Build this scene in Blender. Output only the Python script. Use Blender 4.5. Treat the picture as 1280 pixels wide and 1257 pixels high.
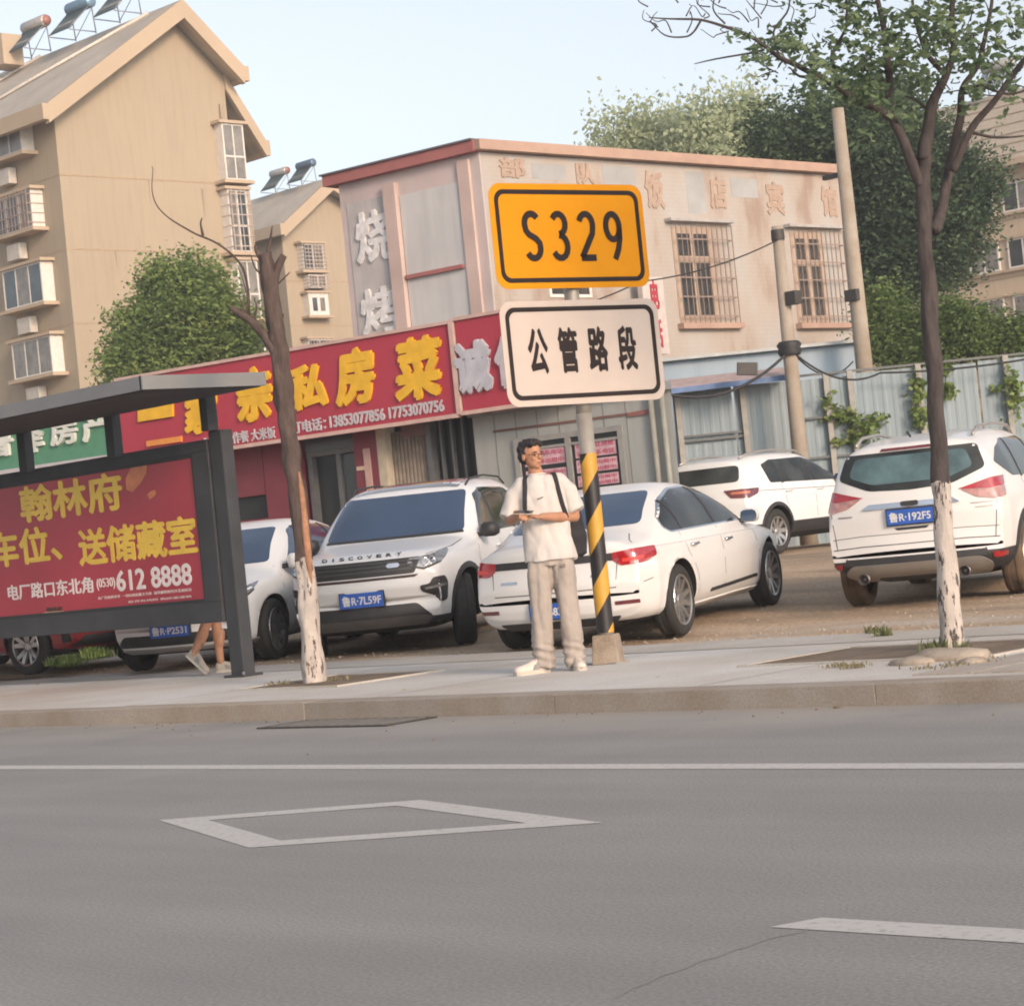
import bpy, bmesh, math, random
import numpy as np
from mathutils import Vector, Matrix, noise
from mathutils.bvhtree import BVHTree
R = math.radians
random.seed(7)
rng = np.random.default_rng(7)
S = bpy.context.scene
for o in list(bpy.data.objects):
    bpy.data.objects.remove(o)
COL = S.collection

# ---------------------------------------------------------------- camera
# world: X runs right along the road, Y across it towards the car park, Z up; road surface z=0
CAM = Vector((0, 0, 1.08))
FPX = 2800.0
F0 = Vector((-1, 1, 0)).normalized()
R0 = Vector((1, 1, 0)).normalized()
PITCH, ROLL = R(1.13), R(5.71)
FW = F0 * math.cos(PITCH) + Vector((0, 0, 1)) * math.sin(PITCH)
U0 = R0.cross(FW)
RC = R0 * math.cos(ROLL) - U0 * math.sin(ROLL)
UC = R0 * math.sin(ROLL) + U0 * math.cos(ROLL)
cam_data = bpy.data.cameras.new('camera')
cam = bpy.data.objects.new('camera', cam_data)
COL.objects.link(cam)
cam.matrix_world = Matrix(((RC.x, UC.x, -FW.x, CAM.x), (RC.y, UC.y, -FW.y, CAM.y), (RC.z, UC.z, -FW.z, CAM.z), (0, 0, 0, 1)))
cam_data.sensor_width = 36
cam_data.lens = 36 * FPX / 1280
cam_data.clip_start = 0.3
cam_data.clip_end = 3000
S.camera = cam

# ---------------------------------------------------------------- light
SUN_DIR = (R0 * 0.48 - F0 * 0.86).normalized() * math.cos(R(20)) + Vector((0, 0, math.sin(R(20))))
w = bpy.data.worlds.new('World'); S.world = w; w.use_nodes = True
nt = w.node_tree
bg = nt.nodes['Background']
sky = nt.nodes.new('ShaderNodeTexSky')
sky.sky_type = 'NISHITA'; sky.sun_disc = False
sky.sun_elevation = R(20)
sky.sun_rotation = math.atan2(SUN_DIR.x, SUN_DIR.y)
sky.air_density = 1.0; sky.dust_density = 2.5; sky.ozone_density = 1.0
hs = nt.nodes.new('ShaderNodeHueSaturation'); hs.inputs['Saturation'].default_value = 0.42
nt.links.new(sky.outputs[0], hs.inputs['Color'])
nt.links.new(hs.outputs[0], bg.inputs[0])
bg.inputs[1].default_value = 0.094
sd = bpy.data.lights.new('sun', 'SUN'); sd.energy = 1.0; sd.angle = R(11); sd.color = (1.0, 0.68, 0.46)
so = bpy.data.objects.new('sun', sd); COL.objects.link(so)
so.rotation_euler = SUN_DIR.to_track_quat('Z', 'Y').to_euler()
S.view_settings.view_transform = 'Standard'
S.view_settings.look = 'None'
S.view_settings.exposure = 1.3
S.view_settings.gamma = 1.0
S.view_settings.use_curve_mapping = False
S.cycles.max_bounces = 6
S.cycles.filter_width = 1.9

# ---------------------------------------------------------------- pixel -> place helpers
def ray(px, py):
    return FW * FPX + RC * (px - 640) + UC * (628.5 - py)
def P(px, py, d):
    r = ray(px, py); return CAM + r * (d / r.dot(F0))
def G(px, py, z):
    r = ray(px, py); return CAM + r * ((z - CAM.z) / r.z)
def PL(px, py, p0, n):
    r = ray(px, py); return CAM + r * ((p0 - CAM).dot(n) / r.dot(n))
def depth(p):
    return (p - CAM).dot(F0)
def camxy(x, y, z=0):
    """lateral x, forward y from the camera -> world"""
    return R0 * x + F0 * y + Vector((0, 0, z))

def ss(a, b, x):
    t = min(1, max(0, (x - a) / (b - a))); return t * t * (3 - 2 * t)
def ground_z(x, y):
    d = -x * .7071 + y * .7071
    lat = x * .7071 + y * .7071
    z = 0.12 + 0.46 * ss(23 - 4 * ss(-1.5, 1.5, lat), 39, d)
    z += .08 * math.exp(-((d - 25.6) / 2.2) ** 2 - ((lat - 2.8) / 1.6) ** 2) - .05 * math.exp(-((d - 20.6) / 1.5) ** 2 - ((lat - 1.3) / 1.8) ** 2)
    if y > 14.6:
        z += 0.035 * (noise.noise(Vector((x * .45, y * .45, 0)))) * min(1, (y - 14.6) / 1.0)
    return z

# ---------------------------------------------------------------- materials
MATS = {}
def nodes(name):
    m = bpy.data.materials.new(name); m.use_nodes = True
    t = m.node_tree; b = t.nodes['Principled BSDF']
    return m, t, b
def mat(name, col, rough=.7, metal=0, var=.12, scale=6, bump=.0, bscale=60, spec=.5, coat=0, streak=0, dirt=None, emit=0, trans=0, noise_detail=5):
    """principled surface whose colour wanders by noise; optional bump, coat, vertical streaks and dirt patches"""
    if name in MATS: return MATS[name]
    m, t, b = nodes(name)
    N, L = t.nodes.new, t.links.new
    tc = N('ShaderNodeTexCoord')
    nz = N('ShaderNodeTexNoise'); nz.inputs['Scale'].default_value = scale; nz.inputs['Detail'].default_value = noise_detail
    L(tc.outputs['Object'], nz.inputs['Vector'])
    cr = N('ShaderNodeValToRGB')
    lo = [c * (1 - var) for c in col]; hi = [min(1, c * (1 + var)) for c in col]
    cr.color_ramp.elements[0].position = .3; cr.color_ramp.elements[1].position = .7
    cr.color_ramp.elements[0].color = (*lo, 1); cr.color_ramp.elements[1].color = (*hi, 1)
    L(nz.outputs['Fac'], cr.inputs['Fac'])
    out = cr.outputs['Color']
    if streak:
        mp = N('ShaderNodeMapping'); mp.inputs['Scale'].default_value = (3, 3, .25)
        L(tc.outputs['Object'], mp.inputs['Vector'])
        n2 = N('ShaderNodeTexNoise'); n2.inputs['Scale'].default_value = 1.6; n2.inputs['Detail'].default_value = 6
        L(mp.outputs['Vector'], n2.inputs['Vector'])
        c2 = N('ShaderNodeValToRGB'); c2.color_ramp.elements[0].position = .48; c2.color_ramp.elements[1].position = .72
        c2.color_ramp.elements[0].color = (0, 0, 0, 1); c2.color_ramp.elements[1].color = (streak, streak, streak, 1)
        L(n2.outputs['Fac'], c2.inputs['Fac'])
        mx = N('ShaderNodeMix'); mx.data_type = 'RGBA'
        L(c2.outputs['Color'], mx.inputs['Factor']); L(out, mx.inputs['A'])
        dc = dirt or [c * .55 for c in col]
        mx.inputs['B'].default_value = (*dc, 1); out = mx.outputs['Result']
    L(out, b.inputs['Base Color'])
    b.inputs['Roughness'].default_value = rough; b.inputs['Metallic'].default_value = metal
    b.inputs['Specular IOR Level'].default_value = spec
    if coat:
        b.inputs['Coat Weight'].default_value = coat; b.inputs['Coat Roughness'].default_value = .06
    if bump:
        n3 = N('ShaderNodeTexNoise'); n3.inputs['Scale'].default_value = bscale; n3.inputs['Detail'].default_value = 4
        L(tc.outputs['Object'], n3.inputs['Vector'])
        bp = N('ShaderNodeBump'); bp.inputs['Strength'].default_value = min(1, bump * 10); bp.inputs['Distance'].default_value = bump * .1
        L(n3.outputs['Fac'], bp.inputs['Height']); L(bp.outputs['Normal'], b.inputs['Normal'])
    if emit:
        b.inputs['Emission Color'].default_value = (*col, 1); b.inputs['Emission Strength'].default_value = emit
    if trans:
        b.inputs['Transmission Weight'].default_value = trans
    MATS[name] = m
    return m

# ---------------------------------------------------------------- object helpers
def link(name, me, mt=None, parent=None, kind=None, loc=None):
    o = bpy.data.objects.new(name, me); COL.objects.link(o)
    if mt is not None and me is not None and hasattr(me, 'materials') and len(me.materials) == 0:
        for m in (mt if isinstance(mt, (list, tuple)) else [mt]): me.materials.append(m)
    if parent is not None: o.parent = parent
    if kind: o['kind'] = kind
    if loc is not None: o.location = loc
    return o
def tag(o, label, cat, group=None, kind=None):
    o['label'] = label; o['category'] = cat
    if group: o['group'] = group
    if kind: o['kind'] = kind
    return o
def empty(name, loc=(0, 0, 0), rz=0, label=None, cat=None, group=None, scale=1):
    o = bpy.data.objects.new(name, None); COL.objects.link(o)
    o.location = loc; o.rotation_euler = (0, 0, rz); o.empty_display_size = .2
    if scale != 1: o.scale = (scale,) * 3
    if label: tag(o, label, cat, group)
    return o
def copy_tree(o, parent=None):
    c = o.copy(); COL.objects.link(c)
    if parent is not None:
        c.parent = parent
    for ch in o.children: copy_tree(ch, c)
    return c
def pymesh(name, v, f, smooth=False, mi=None):
    me = bpy.data.meshes.new(name)
    me.from_pydata([tuple(p) for p in v], [], f); me.update()
    if smooth: me.shade_smooth()
    if mi is not None: me.polygons.foreach_set('material_index', mi)
    return me

class MB:
    """collects shapes, then links them as one mesh"""
    def __init__(s): s.v = []; s.f = []; s.m = []; s.mi = 0; s.sm = []
    def add(s, v, f, smooth=False):
        n = len(s.v); s.v += [tuple(p) for p in v]
        for q in f:
            s.f.append(tuple(n + i for i in q)); s.m.append(s.mi); s.sm.append(smooth)
        return s
    def box(s, x0, x1, y0, y1, z0, z1):
        v = [(x0, y0, z0), (x1, y0, z0), (x1, y1, z0), (x0, y1, z0), (x0, y0, z1), (x1, y0, z1), (x1, y1, z1), (x0, y1, z1)]
        return s.add(v, [(0, 3, 2, 1), (4, 5, 6, 7), (0, 1, 5, 4), (1, 2, 6, 5), (2, 3, 7, 6), (3, 0, 4, 7)])
    def prism(s, pts, d):
        """closed polygon of 3D points pushed along vector d"""
        n = len(pts); d = Vector(d); a = [Vector(p) for p in pts]
        v = a + [p + d for p in a]
        f = [tuple(range(n))[::-1], tuple(range(n, 2 * n))] + [(i, (i + 1) % n, n + (i + 1) % n, n + i) for i in range(n)]
        return s.add(v, f)
    def tube(s, pts, rad, seg=8, cap=True, wob=0, seed=0):
        pts = [Vector(p) for p in pts]; n = len(pts)
        if not hasattr(rad, '__len__'): rad = [rad] * n
        v = []; prev = None
        for i, p in enumerate(pts):
            t = (pts[min(i + 1, n - 1)] - pts[max(i - 1, 0)]).normalized()
            if prev is None:
                a = t.orthogonal().normalized()
            else:
                a = (prev - t * prev.dot(t)).normalized()
            prev = a; b = t.cross(a)
            for k in range(seg):
                th = 2 * math.pi * k / seg
                r = rad[i]
                if wob: r *= 1 + wob * noise.noise(Vector((math.cos(th) * 1.5 + seed, math.sin(th) * 1.5, i * .35)))
                v.append(p + (a * math.cos(th) + b * math.sin(th)) * r)
        f = []
        for i in range(n - 1):
            for k in range(seg):
                f.append((i * seg + k, i * seg + (k + 1) % seg, (i + 1) * seg + (k + 1) % seg, (i + 1) * seg + k))
        if cap:
            f.append(tuple(range(seg))[::-1]); f.append(tuple(range((n - 1) * seg, n * seg)))
        return s.add(v, f, True)
    def lathe(s, prof, seg=24, axis='z', org=(0, 0, 0)):
        """prof: (r, h) pairs spun about an axis"""
        v = []; n = len(prof); o = Vector(org)
        for r, h in prof:
            for k in range(seg):
                th = 2 * math.pi * k / seg
                c, q = r * math.cos(th), r * math.sin(th)
                v.append(o + Vector({'z': (c, q, h), 'y': (c, h, q), 'x': (h, c, q)}[axis]))
        f = []
        for i in range(n - 1):
            for k in range(seg):
                f.append((i * seg + k, i * seg + (k + 1) % seg, (i + 1) * seg + (k + 1) % seg, (i + 1) * seg + k))
        return s.add(v, f, True)
    def build(s, name, mt, parent=None, kind=None, loc=None, bevel=0):
        me = pymesh(name, s.v, s.f)
        me.polygons.foreach_set('material_index', s.m); me.polygons.foreach_set('use_smooth', s.sm)
        o = link(name, me, mt, parent, kind, loc)
        if bevel:
            b = o.modifiers.new('b', 'BEVEL'); b.width = bevel; b.segments = 2; b.limit_method = 'ANGLE'
        return o
def fixn(o):
    bm = bmesh.new(); bm.from_mesh(o.data); bmesh.ops.recalc_face_normals(bm, faces=bm.faces); bm.to_mesh(o.data); bm.free(); return o
def rbox(name, x0, x1, y0, y1, z0, z1, mt, parent=None, bevel=0, **k):
    return MB().box(x0, x1, y0, y1, z0, z1).build(name, mt, parent, bevel=bevel, **k)

def text_mesh(body, bold=.0, extrude=.02, res=3):
    c = bpy.data.curves.new('txt', 'FONT'); c.body = body; c.size = 1
    c.offset = bold; c.extrude = extrude; c.resolution_u = res
    o = bpy.data.objects.new('txt', c); COL.objects.link(o)
    bpy.context.view_layer.update()
    me = bpy.data.meshes.new_from_object(o.evaluated_get(bpy.context.evaluated_depsgraph_get()))
    bpy.data.objects.remove(o); bpy.data.curves.remove(c)
    return me
def text_on(name, body, x0, x1, z0, z1, y, mt, parent, bold=0, depth=.02, shear=0, res=3, fit=True):
    """lettering standing on a facade frame (x along, z up, -y outwards), filling the given box; heavy faces are several shifted layers"""
    me = text_mesh(body, 0, 1.0, res)
    n = len(me.vertices)
    co = np.empty(n * 3, np.float32); me.vertices.foreach_get('co', co); co = co.reshape(-1, 3)
    if n == 0: return None
    a, b = co.min(0), co.max(0)
    H = max(1e-6, b[1] - a[1]); Wd = b[0] - a[0]
    if Wd < 1e-6: return None
    faces = [tuple(p.vertices) for p in me.polygons]
    bpy.data.meshes.remove(me)
    sh_ = [(0, 0)] if bold <= 0 else [(-bold, 0), (bold, 0), (0, bold), (0, -bold), (-bold * .7, bold * .7), (bold * .7, -bold * .7)]
    V, Fc = [], []
    bx = bold
    for k, (dx, dy) in enumerate(sh_):
        ux = (co[:, 0] - a[0] + dx + bx) / (Wd + 2 * bx); uz = (co[:, 1] - a[1] + dy + bx) / (H + 2 * bx) if H > .2 else (co[:, 1] - a[1]) / H
        out = np.empty_like(co)
        out[:, 0] = x0 + ux * (x1 - x0) + shear * (uz - .5) * (z1 - z0)
        out[:, 2] = z0 + uz * (z1 - z0)
        out[:, 1] = y - np.where(co[:, 2] > 0, depth + k * .0004, 0)
        V.append(out); Fc += [tuple(i + k * n for i in f) for f in faces]
    V = np.concatenate(V)
    return link(name, pymesh(name, V.tolist(), Fc), mt, parent)

class Frame:
    """upright facade plane: origin, local x along it, local -y outwards, z up"""
    def __init__(s, p0, p1, name=None, label=None, cat=None, group=None, make=True):
        s.o = Vector((p0.x, p0.y, 0)); d = Vector((p1.x - p0.x, p1.y - p0.y, 0)); s.w = d.length; s.e = d.normalized()
        s.n = Vector((s.e.y, -s.e.x, 0))   # outward (towards viewer when x runs to the right)
        s.rz = math.atan2(s.e.y, s.e.x)
        if name: s.root = empty(name, s.o, s.rz, label, cat, group)
    def at(s, px, py, off=0):
        p = PL(px, py, s.o + s.n * off, s.n); q = p - s.o
        return q.dot(s.e), p.z
# ================================================================ SETTING
# asphalt with worn streaks
def asphalt():
    m, t, b = nodes('asphalt'); N, L = t.nodes.new, t.links.new
    tc = N('ShaderNodeTexCoord')
    n1 = N('ShaderNodeTexNoise'); n1.inputs['Scale'].default_value = .9; n1.inputs['Detail'].default_value = 6
    mp = N('ShaderNodeMapping'); mp.inputs['Scale'].default_value = (.10, 2.4, 1)
    L(tc.outputs['Object'], mp.inputs['Vector']); L(mp.outputs['Vector'], n1.inputs['Vector'])
    n2 = N('ShaderNodeTexNoise'); n2.inputs['Scale'].default_value = 75; n2.inputs['Detail'].default_value = 6
    L(tc.outputs['Object'], n2.inputs['Vector'])
    n3 = N('ShaderNodeTexNoise'); n3.inputs['Scale'].default_value = .8; n3.inputs['Detail'].default_value = 8; n3.inputs['Distortion'].default_value = .6
    L(tc.outputs['Object'], n3.inputs['Vector'])
    a = N('ShaderNodeValToRGB'); a.color_ramp.elements[0].position = .36; a.color_ramp.elements[1].position = .66
    a.color_ramp.elements[0].color = (.238, .232, .226, 1); a.color_ramp.elements[1].color = (.290, .283, .274, 1)
    mixf = N('ShaderNodeMath'); mixf.operation = 'MULTIPLY_ADD'; mixf.inputs[1].default_value = .55
    L(n1.outputs['Fac'], mixf.inputs[0])
    m3 = N('ShaderNodeMath'); m3.operation = 'MULTIPLY'; m3.inputs[1].default_value = .45
    L(n3.outputs['Fac'], m3.inputs[0]); L(m3.outputs[0], mixf.inputs[2]); L(mixf.outputs[0], a.inputs['Fac'])
    g = N('ShaderNodeMix'); g.data_type = 'RGBA'; g.blend_type = 'MULTIPLY'; g.inputs['Factor'].default_value = .6
    c2 = N('ShaderNodeValToRGB'); c2.color_ramp.elements[0].position = .3; c2.color_ramp.elements[1].position = .7
    c2.color_ramp.elements[0].color = (.62, .62, .62, 1); c2.color_ramp.elements[1].color = (1.25, 1.22, 1.2, 1)
    L(n2.outputs['Fac'], c2.inputs['Fac']); L(a.outputs['Color'], g.inputs['A']); L(c2.outputs['Color'], g.inputs['B'])
    # dust that gathers towards the kerb
    sx = N('ShaderNodeSeparateXYZ'); L(tc.outputs['Object'], sx.inputs[0])
    mr = N('ShaderNodeMapRange'); mr.inputs['From Min'].default_value = 8.7; mr.inputs['From Max'].default_value = 10.2; mr.inputs['To Max'].default_value = .6
    L(sx.outputs['Y'], mr.inputs['Value'])
    mm = N('ShaderNodeMath'); mm.operation = 'MULTIPLY'; L(mr.outputs[0], mm.inputs[0])
    c3 = N('ShaderNodeMapRange'); c3.inputs['From Min'].default_value = .3; c3.inputs['From Max'].default_value = .65; L(n3.outputs['Fac'], c3.inputs['Value']); L(c3.outputs[0], mm.inputs[1])
    d = N('ShaderNodeMix'); d.data_type = 'RGBA'; d.inputs['B'].default_value = (.40, .35, .295, 1)
    L(mm.outputs[0], d.inputs['Factor']); L(g.outputs['Result'], d.inputs['A'])
    L(d.outputs['Result'], b.inputs['Base Color'])
    b.inputs['Roughness'].default_value = .82
    bp = N('ShaderNodeBump'); bp.inputs['Strength'].default_value = .5; bp.inputs['Distance'].default_value = .004
    L(n2.outputs['Fac'], bp.inputs['Height']); L(bp.outputs['Normal'], b.inputs['Normal'])
    return m
M_ASPH = asphalt()
MB().add([(-590, -40, 0), (590, -40, 0), (590, 10.3, 0), (-590, 10.3, 0)], [(0, 1, 2, 3)]).build('road', M_ASPH, kind='structure')

def paint_mat():
    m, t, b = nodes('road_paint'); N, L = t.nodes.new, t.links.new
    tc = N('ShaderNodeTexCoord')
    n = N('ShaderNodeTexNoise'); n.inputs['Scale'].default_value = 28; n.inputs['Detail'].default_value = 8; n.inputs['Roughness'].default_value = .7
    L(tc.outputs['Object'], n.inputs['Vector'])
    c = N('ShaderNodeValToRGB'); c.color_ramp.elements[0].position = .33; c.color_ramp.elements[1].position = .47
    c.color_ramp.elements[0].color = (.31, .30, .285, 1); c.color_ramp.elements[1].color = (.50, .485, .46, 1)
    L(n.outputs['Fac'], c.inputs['Fac']); L(c.outputs['Color'], b.inputs['Base Color']); b.inputs['Roughness'].default_value = .7
    return m
M_PAINT = paint_mat()
def strip(name, pts, z=.002, m=M_PAINT):
    return MB().add([(p[0], p[1], z) for p in pts], [tuple(range(len(pts)))]).build(name, m, kind='structure')
strip('road_edge_line', [(-90, 7.68), (40, 7.68), (40, 7.85), (-90, 7.85)])
for k in range(-3, 2):
    x0 = -3.85 + k * 10 if k else -3.85
    a = -3.85 + 15 * k
    strip('lane_dash', [(a, 4.66), (a + 6, 4.66), (a + 6, 4.81), (a + .06, 4.81)])
# diamond marking: outline of four mitred strips
dl, dr, dt, db = Vector((-8.50, 6.02)), Vector((-5.90, 6.22)), Vector((-7.46, 6.70)), Vector((-7.12, 5.46))
cen = (dl + dr + dt + db) / 4
def inner(p):
    return p
dd = [dl, db, dr, dt]
def offset_poly(pts, t):
    n = len(pts); out = []
    for i in range(n):
        a, b, c = pts[i - 1], pts[i], pts[(i + 1) % n]
        e1 = (b - a).normalized(); e2 = (c - b).normalized()
        n1 = Vector((-e1.y, e1.x)); n2 = Vector((-e2.y, e2.x))
        bis = (n1 + n2); k = t / max(.15, bis.dot(n1)); out.append(b + bis * k)
    return out
di = offset_poly(dd, .155)
mb = MB()
mb.add([(p.x, p.y, .002) for p in dd + di], [(0, 1, 5, 4), (1, 2, 6, 5), (2, 3, 7, 6), (3, 0, 4, 7)])
mb.build('diamond_marking', M_PAINT, kind='structure')
# tyre-scuffed pale streaks and a filled crack on the asphalt
M_SCUFF = mat('road_dust_streak', (.30,.29,.27), .85, var=.06, scale=20)
def ribbon(name, pts, w, z, m):
    v = []; f = []
    for i, p in enumerate(pts):
        a = Vector(pts[max(i - 1, 0)]); b = Vector(pts[min(i + 1, len(pts) - 1)]); t = (b - a).normalized(); nn = Vector((-t.y, t.x))
        ww = w * (.5 + .5 * math.sin(math.pi * (i + .5) / len(pts))) * random.uniform(.7, 1.2)
        q = Vector(p[:2]); v += [(*(q + nn * ww / 2), z), (*(q - nn * ww / 2), z)]
        if i: f.append((2 * i - 2, 2 * i - 1, 2 * i + 1, 2 * i))
    return MB().add(v, f).build(name, m, kind='structure')
M_CRACK = mat('crack_filler', (.240,.234,.228), .7, var=.1)
cpts = []
for k in range(15):
    px = 770 + 250 * k / 14; py = 1248 - 90 * (k / 14) ** .8 + random.uniform(-2.5, 2.5)
    q = G(px, py, 0); cpts.append((q.x, q.y))
ribbon('road_crack', cpts, .016, .0015, M_CRACK)

# pavement: slab, kerb stones each its own piece
def concrete(name, col, var=.12, sc=1.2, bump=.3):
    m, t, b = nodes(name); N, L = t.nodes.new, t.links.new
    tc = N('ShaderNodeTexCoord')
    n1 = N('ShaderNodeTexNoise'); n1.inputs['Scale'].default_value = sc; n1.inputs['Detail'].default_value = 9; n1.inputs['Roughness'].default_value = .62
    n2 = N('ShaderNodeTexNoise'); n2.inputs['Scale'].default_value = 60; n2.inputs['Detail'].default_value = 4
    L(tc.outputs['Object'], n1.inputs['Vector']); L(tc.outputs['Object'], n2.inputs['Vector'])
    a = N('ShaderNodeValToRGB'); a.color_ramp.elements[0].position = .35; a.color_ramp.elements[1].position = .66
    a.color_ramp.elements[0].color = (*[c * (1 - var) * f for c, f in zip(col, (1, .93, .85))], 1); a.color_ramp.elements[1].color = (*[c * (1 + var) for c in col], 1)
    L(n1.outputs['Fac'], a.inputs['Fac'])
    g = N('ShaderNodeMix'); g.data_type = 'RGBA'; g.blend_type = 'MULTIPLY'; g.inputs['Factor'].default_value = .5
    c2 = N('ShaderNodeValToRGB'); c2.color_ramp.elements[0].position = .35; c2.color_ramp.elements[1].position = .65
    c2.color_ramp.elements[0].color = (.75, .75, .75, 1); c2.color_ramp.elements[1].color = (1.15, 1.15, 1.15, 1)
    L(n2.outputs['Fac'], c2.inputs['Fac']); L(a.outputs['Color'], g.inputs['A']); L(c2.outputs['Color'], g.inputs['B'])
    L(g.outputs['Result'], b.inputs['Base Color']); b.inputs['Roughness'].default_value = .85
    bp = N('ShaderNodeBump'); bp.inputs['Strength'].default_value = bump; bp.inputs['Distance'].default_value = .01
    L(n2.outputs['Fac'], bp.inputs['Height']); L(bp.outputs['Normal'], b.inputs['Normal'])
    return m
M_PAVE = concrete('pavement_concrete', (.54, .525, .505), .13, .55)
M_KERB = [concrete('kerb_stone_%s' % k, c, .1, 2.5) for k, c in (('a', (.33, .29, .25)), ('b', (.31, .275, .24)), ('c', (.35, .305, .26)))]
M_DIRT = concrete('dirt', (.27, .215, .16), .22, .5, .6)
pave = MB().box(-90, 40, 10.45, 14.5, -.2, .12).build('pavement', M_PAVE, kind='structure')
kb = None
for i in range(-26, 11):
    x0 = i * 2.5
    if x0 > 0 or x0 < -40.1: continue
    dz = random.uniform(-.003, .003)
    k = MB().box(x0 + .001, x0 + 2.499, 10.2 + random.uniform(-.001, .001), 10.447, -.1, .123 + dz).build('kerb_stone', random.choice(M_KERB), pave, bevel=.006)
MB().box(-90, 40, 10.43, 10.452, -.15, .1).build('kerb_bedding', M_DIRT, pave)
MB().box(-90, -40.0, 10.2, 10.447, -.1, .12).build('kerb_run', M_KERB[0], pave)
MB().box(2.5, 40, 10.2, 10.447, -.1, .12).build('kerb_run', M_KERB[0], pave)
# saw-cut bay joints and a darker strip of older concrete along the back edge
M_JOINT = mat('joint', (.12, .11, .10), .9)
for x in np.arange(-36, 0, 3.0):
    MB().add([(x, 10.45, .1245), (x + .012, 10.45, .1245), (x + .012, 13.55, .1245), (x, 13.55, .1245)], [(0, 1, 2, 3)]).build('bay_joint', M_JOINT, pave)
M_OLD = concrete('older_concrete', (.46, .445, .42), .08, .9)
MB().add([(-60, 13.55, .1240), (20, 13.55, .1240), (20, 14.5, .1240), (-60, 14.5, .1240)], [(0, 1, 2, 3)]).build('older_strip', M_OLD, pave)
# tree pits: sunk squares of soil with a concrete rim
M_SOIL = concrete('pit_soil', (.17, .125, .085), .3, 3, .8)
def pit(x0, x1, y0, y1):
    o = MB().add([(x0, y0, .127), (x1, y0, .127), (x1, y1, .127), (x0, y1, .127)], [(0, 1, 2, 3)]).build('tree_pit', M_SOIL, kind='structure')
    r = MB(); t = .035
    r.box(x0 - t, x1 + t, y0 - t, y0, .1, .135); r.box(x0 - t, x1 + t, y1, y1 + t, .1, .135)
    r.box(x0 - t, x0, y0, y1, .1, .1345); r.box(x1, x1 + t, y0, y1, .1, .1345)
    r.build('pit_rim', M_OLD, o)
    return o
pit(-14.95, -13.65, 11.5, 12.6)
pit(-9.7, -7.75, 11.75, 12.95)
# tiled patch of pavement at the right
M_TILE = concrete('paver', (.42, .38, .34), .14, 2)
tm = {}
for i in range(9):
    for j in range(6):
        x0 = -7.55 + i * .42; y0 = 10.62 + j * .42
        if y0 + .4 > 13.2 or x0 > -4: continue
        k = MB().box(x0 + .006, x0 + .41, y0 + .006, y0 + .41, .1, .1285 + random.uniform(0, .003)).build('paving_tile', M_TILE, pave)

# car park: one sheet of bare ground out to the horizon
def ground_mat():
    m, t, b = nodes('bare_ground'); N, L = t.nodes.new, t.links.new
    tc = N('ShaderNodeTexCoord')
    n1 = N('ShaderNodeTexNoise'); n1.inputs['Scale'].default_value = .45; n1.inputs['Detail'].default_value = 9; n1.inputs['Distortion'].default_value = .8
    mp = N('ShaderNodeMapping'); mp.inputs['Rotation'].default_value = (0, 0, R(45)); mp.inputs['Scale'].default_value = (.5, 1.4, 1)
    L(tc.outputs['Object'], mp.inputs['Vector']); L(mp.outputs['Vector'], n1.inputs['Vector'])
    a = N('ShaderNodeValToRGB'); e = a.color_ramp.elements
    e[0].position = .3; e[0].color = (.26, .21, .16, 1); e[1].position = .75; e[1].color = (.55, .50, .44, 1)
    k = a.color_ramp.elements.new(.5); k.color = (.48, .36, .255, 1)
    L(n1.outputs['Fac'], a.inputs['Fac'])
    n2 = N('ShaderNodeTexNoise'); n2.inputs['Scale'].default_value = 25; n2.inputs['Detail'].default_value = 6; L(tc.outputs['Object'], n2.inputs['Vector'])
    g = N('ShaderNodeMix'); g.data_type = 'RGBA'; g.blend_type = 'MULTIPLY'; g.inputs['Factor'].default_value = .7
    c2 = N('ShaderNodeValToRGB'); c2.color_ramp.elements[0].position = .32; c2.color_ramp.elements[1].position = .68
    c2.color_ramp.elements[0].color = (.55, .53, .5, 1); c2.color_ramp.elements[1].color = (1.2, 1.2, 1.2, 1)
    L(n2.outputs['Fac'], c2.inputs['Fac']); L(a.outputs['Color'], g.inputs['A']); L(c2.outputs['Color'], g.inputs['B'])
    L(g.outputs['Result'], b.inputs['Base Color']); b.inputs['Roughness'].default_value = .95; b.inputs['Specular IOR Level'].default_value = .2
    bp = N('ShaderNodeBump'); bp.inputs['Strength'].default_value = .7; bp.inputs['Distance'].default_value = .03
    L(n2.outputs['Fac'], bp.inputs['Height']); L(bp.outputs['Normal'], b.inputs['Normal'])
    return m
xs = np.concatenate([[-600, -400, -250, -120, -80], np.arange(-60, 20, .5), [25, 40, 80, 200, 500, 600]])
ys = np.concatenate([[14.46, 14.52], np.arange(14.9, 48, .5), [50, 55, 62, 75, 100, 150, 300, 450, 600]])
gv = []; 
for y in ys:
    for x in xs:
        z = ground_z(x, y)
        if y < 14.5: z = -.1
        elif y < 14.6: z = .118
        gv.append((x, y, z))
nx = len(xs)
gf = [(j * nx + i, j * nx + i + 1, (j + 1) * nx + i + 1, (j + 1) * nx + i) for j in range(len(ys) - 1) for i in range(nx - 1)]
link('car_park_ground', pymesh('car_park_ground', gv, gf, True), ground_mat(), kind='structure')
# ground under and beyond everything else on the far sides
MB().add([(-600, -600, -.25), (600, -600, -.25), (600, 14.4, -.25), (-600, 14.4, -.25)], [(0, 1, 2, 3)]).build('terrain', M_DIRT, kind='structure')

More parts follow.
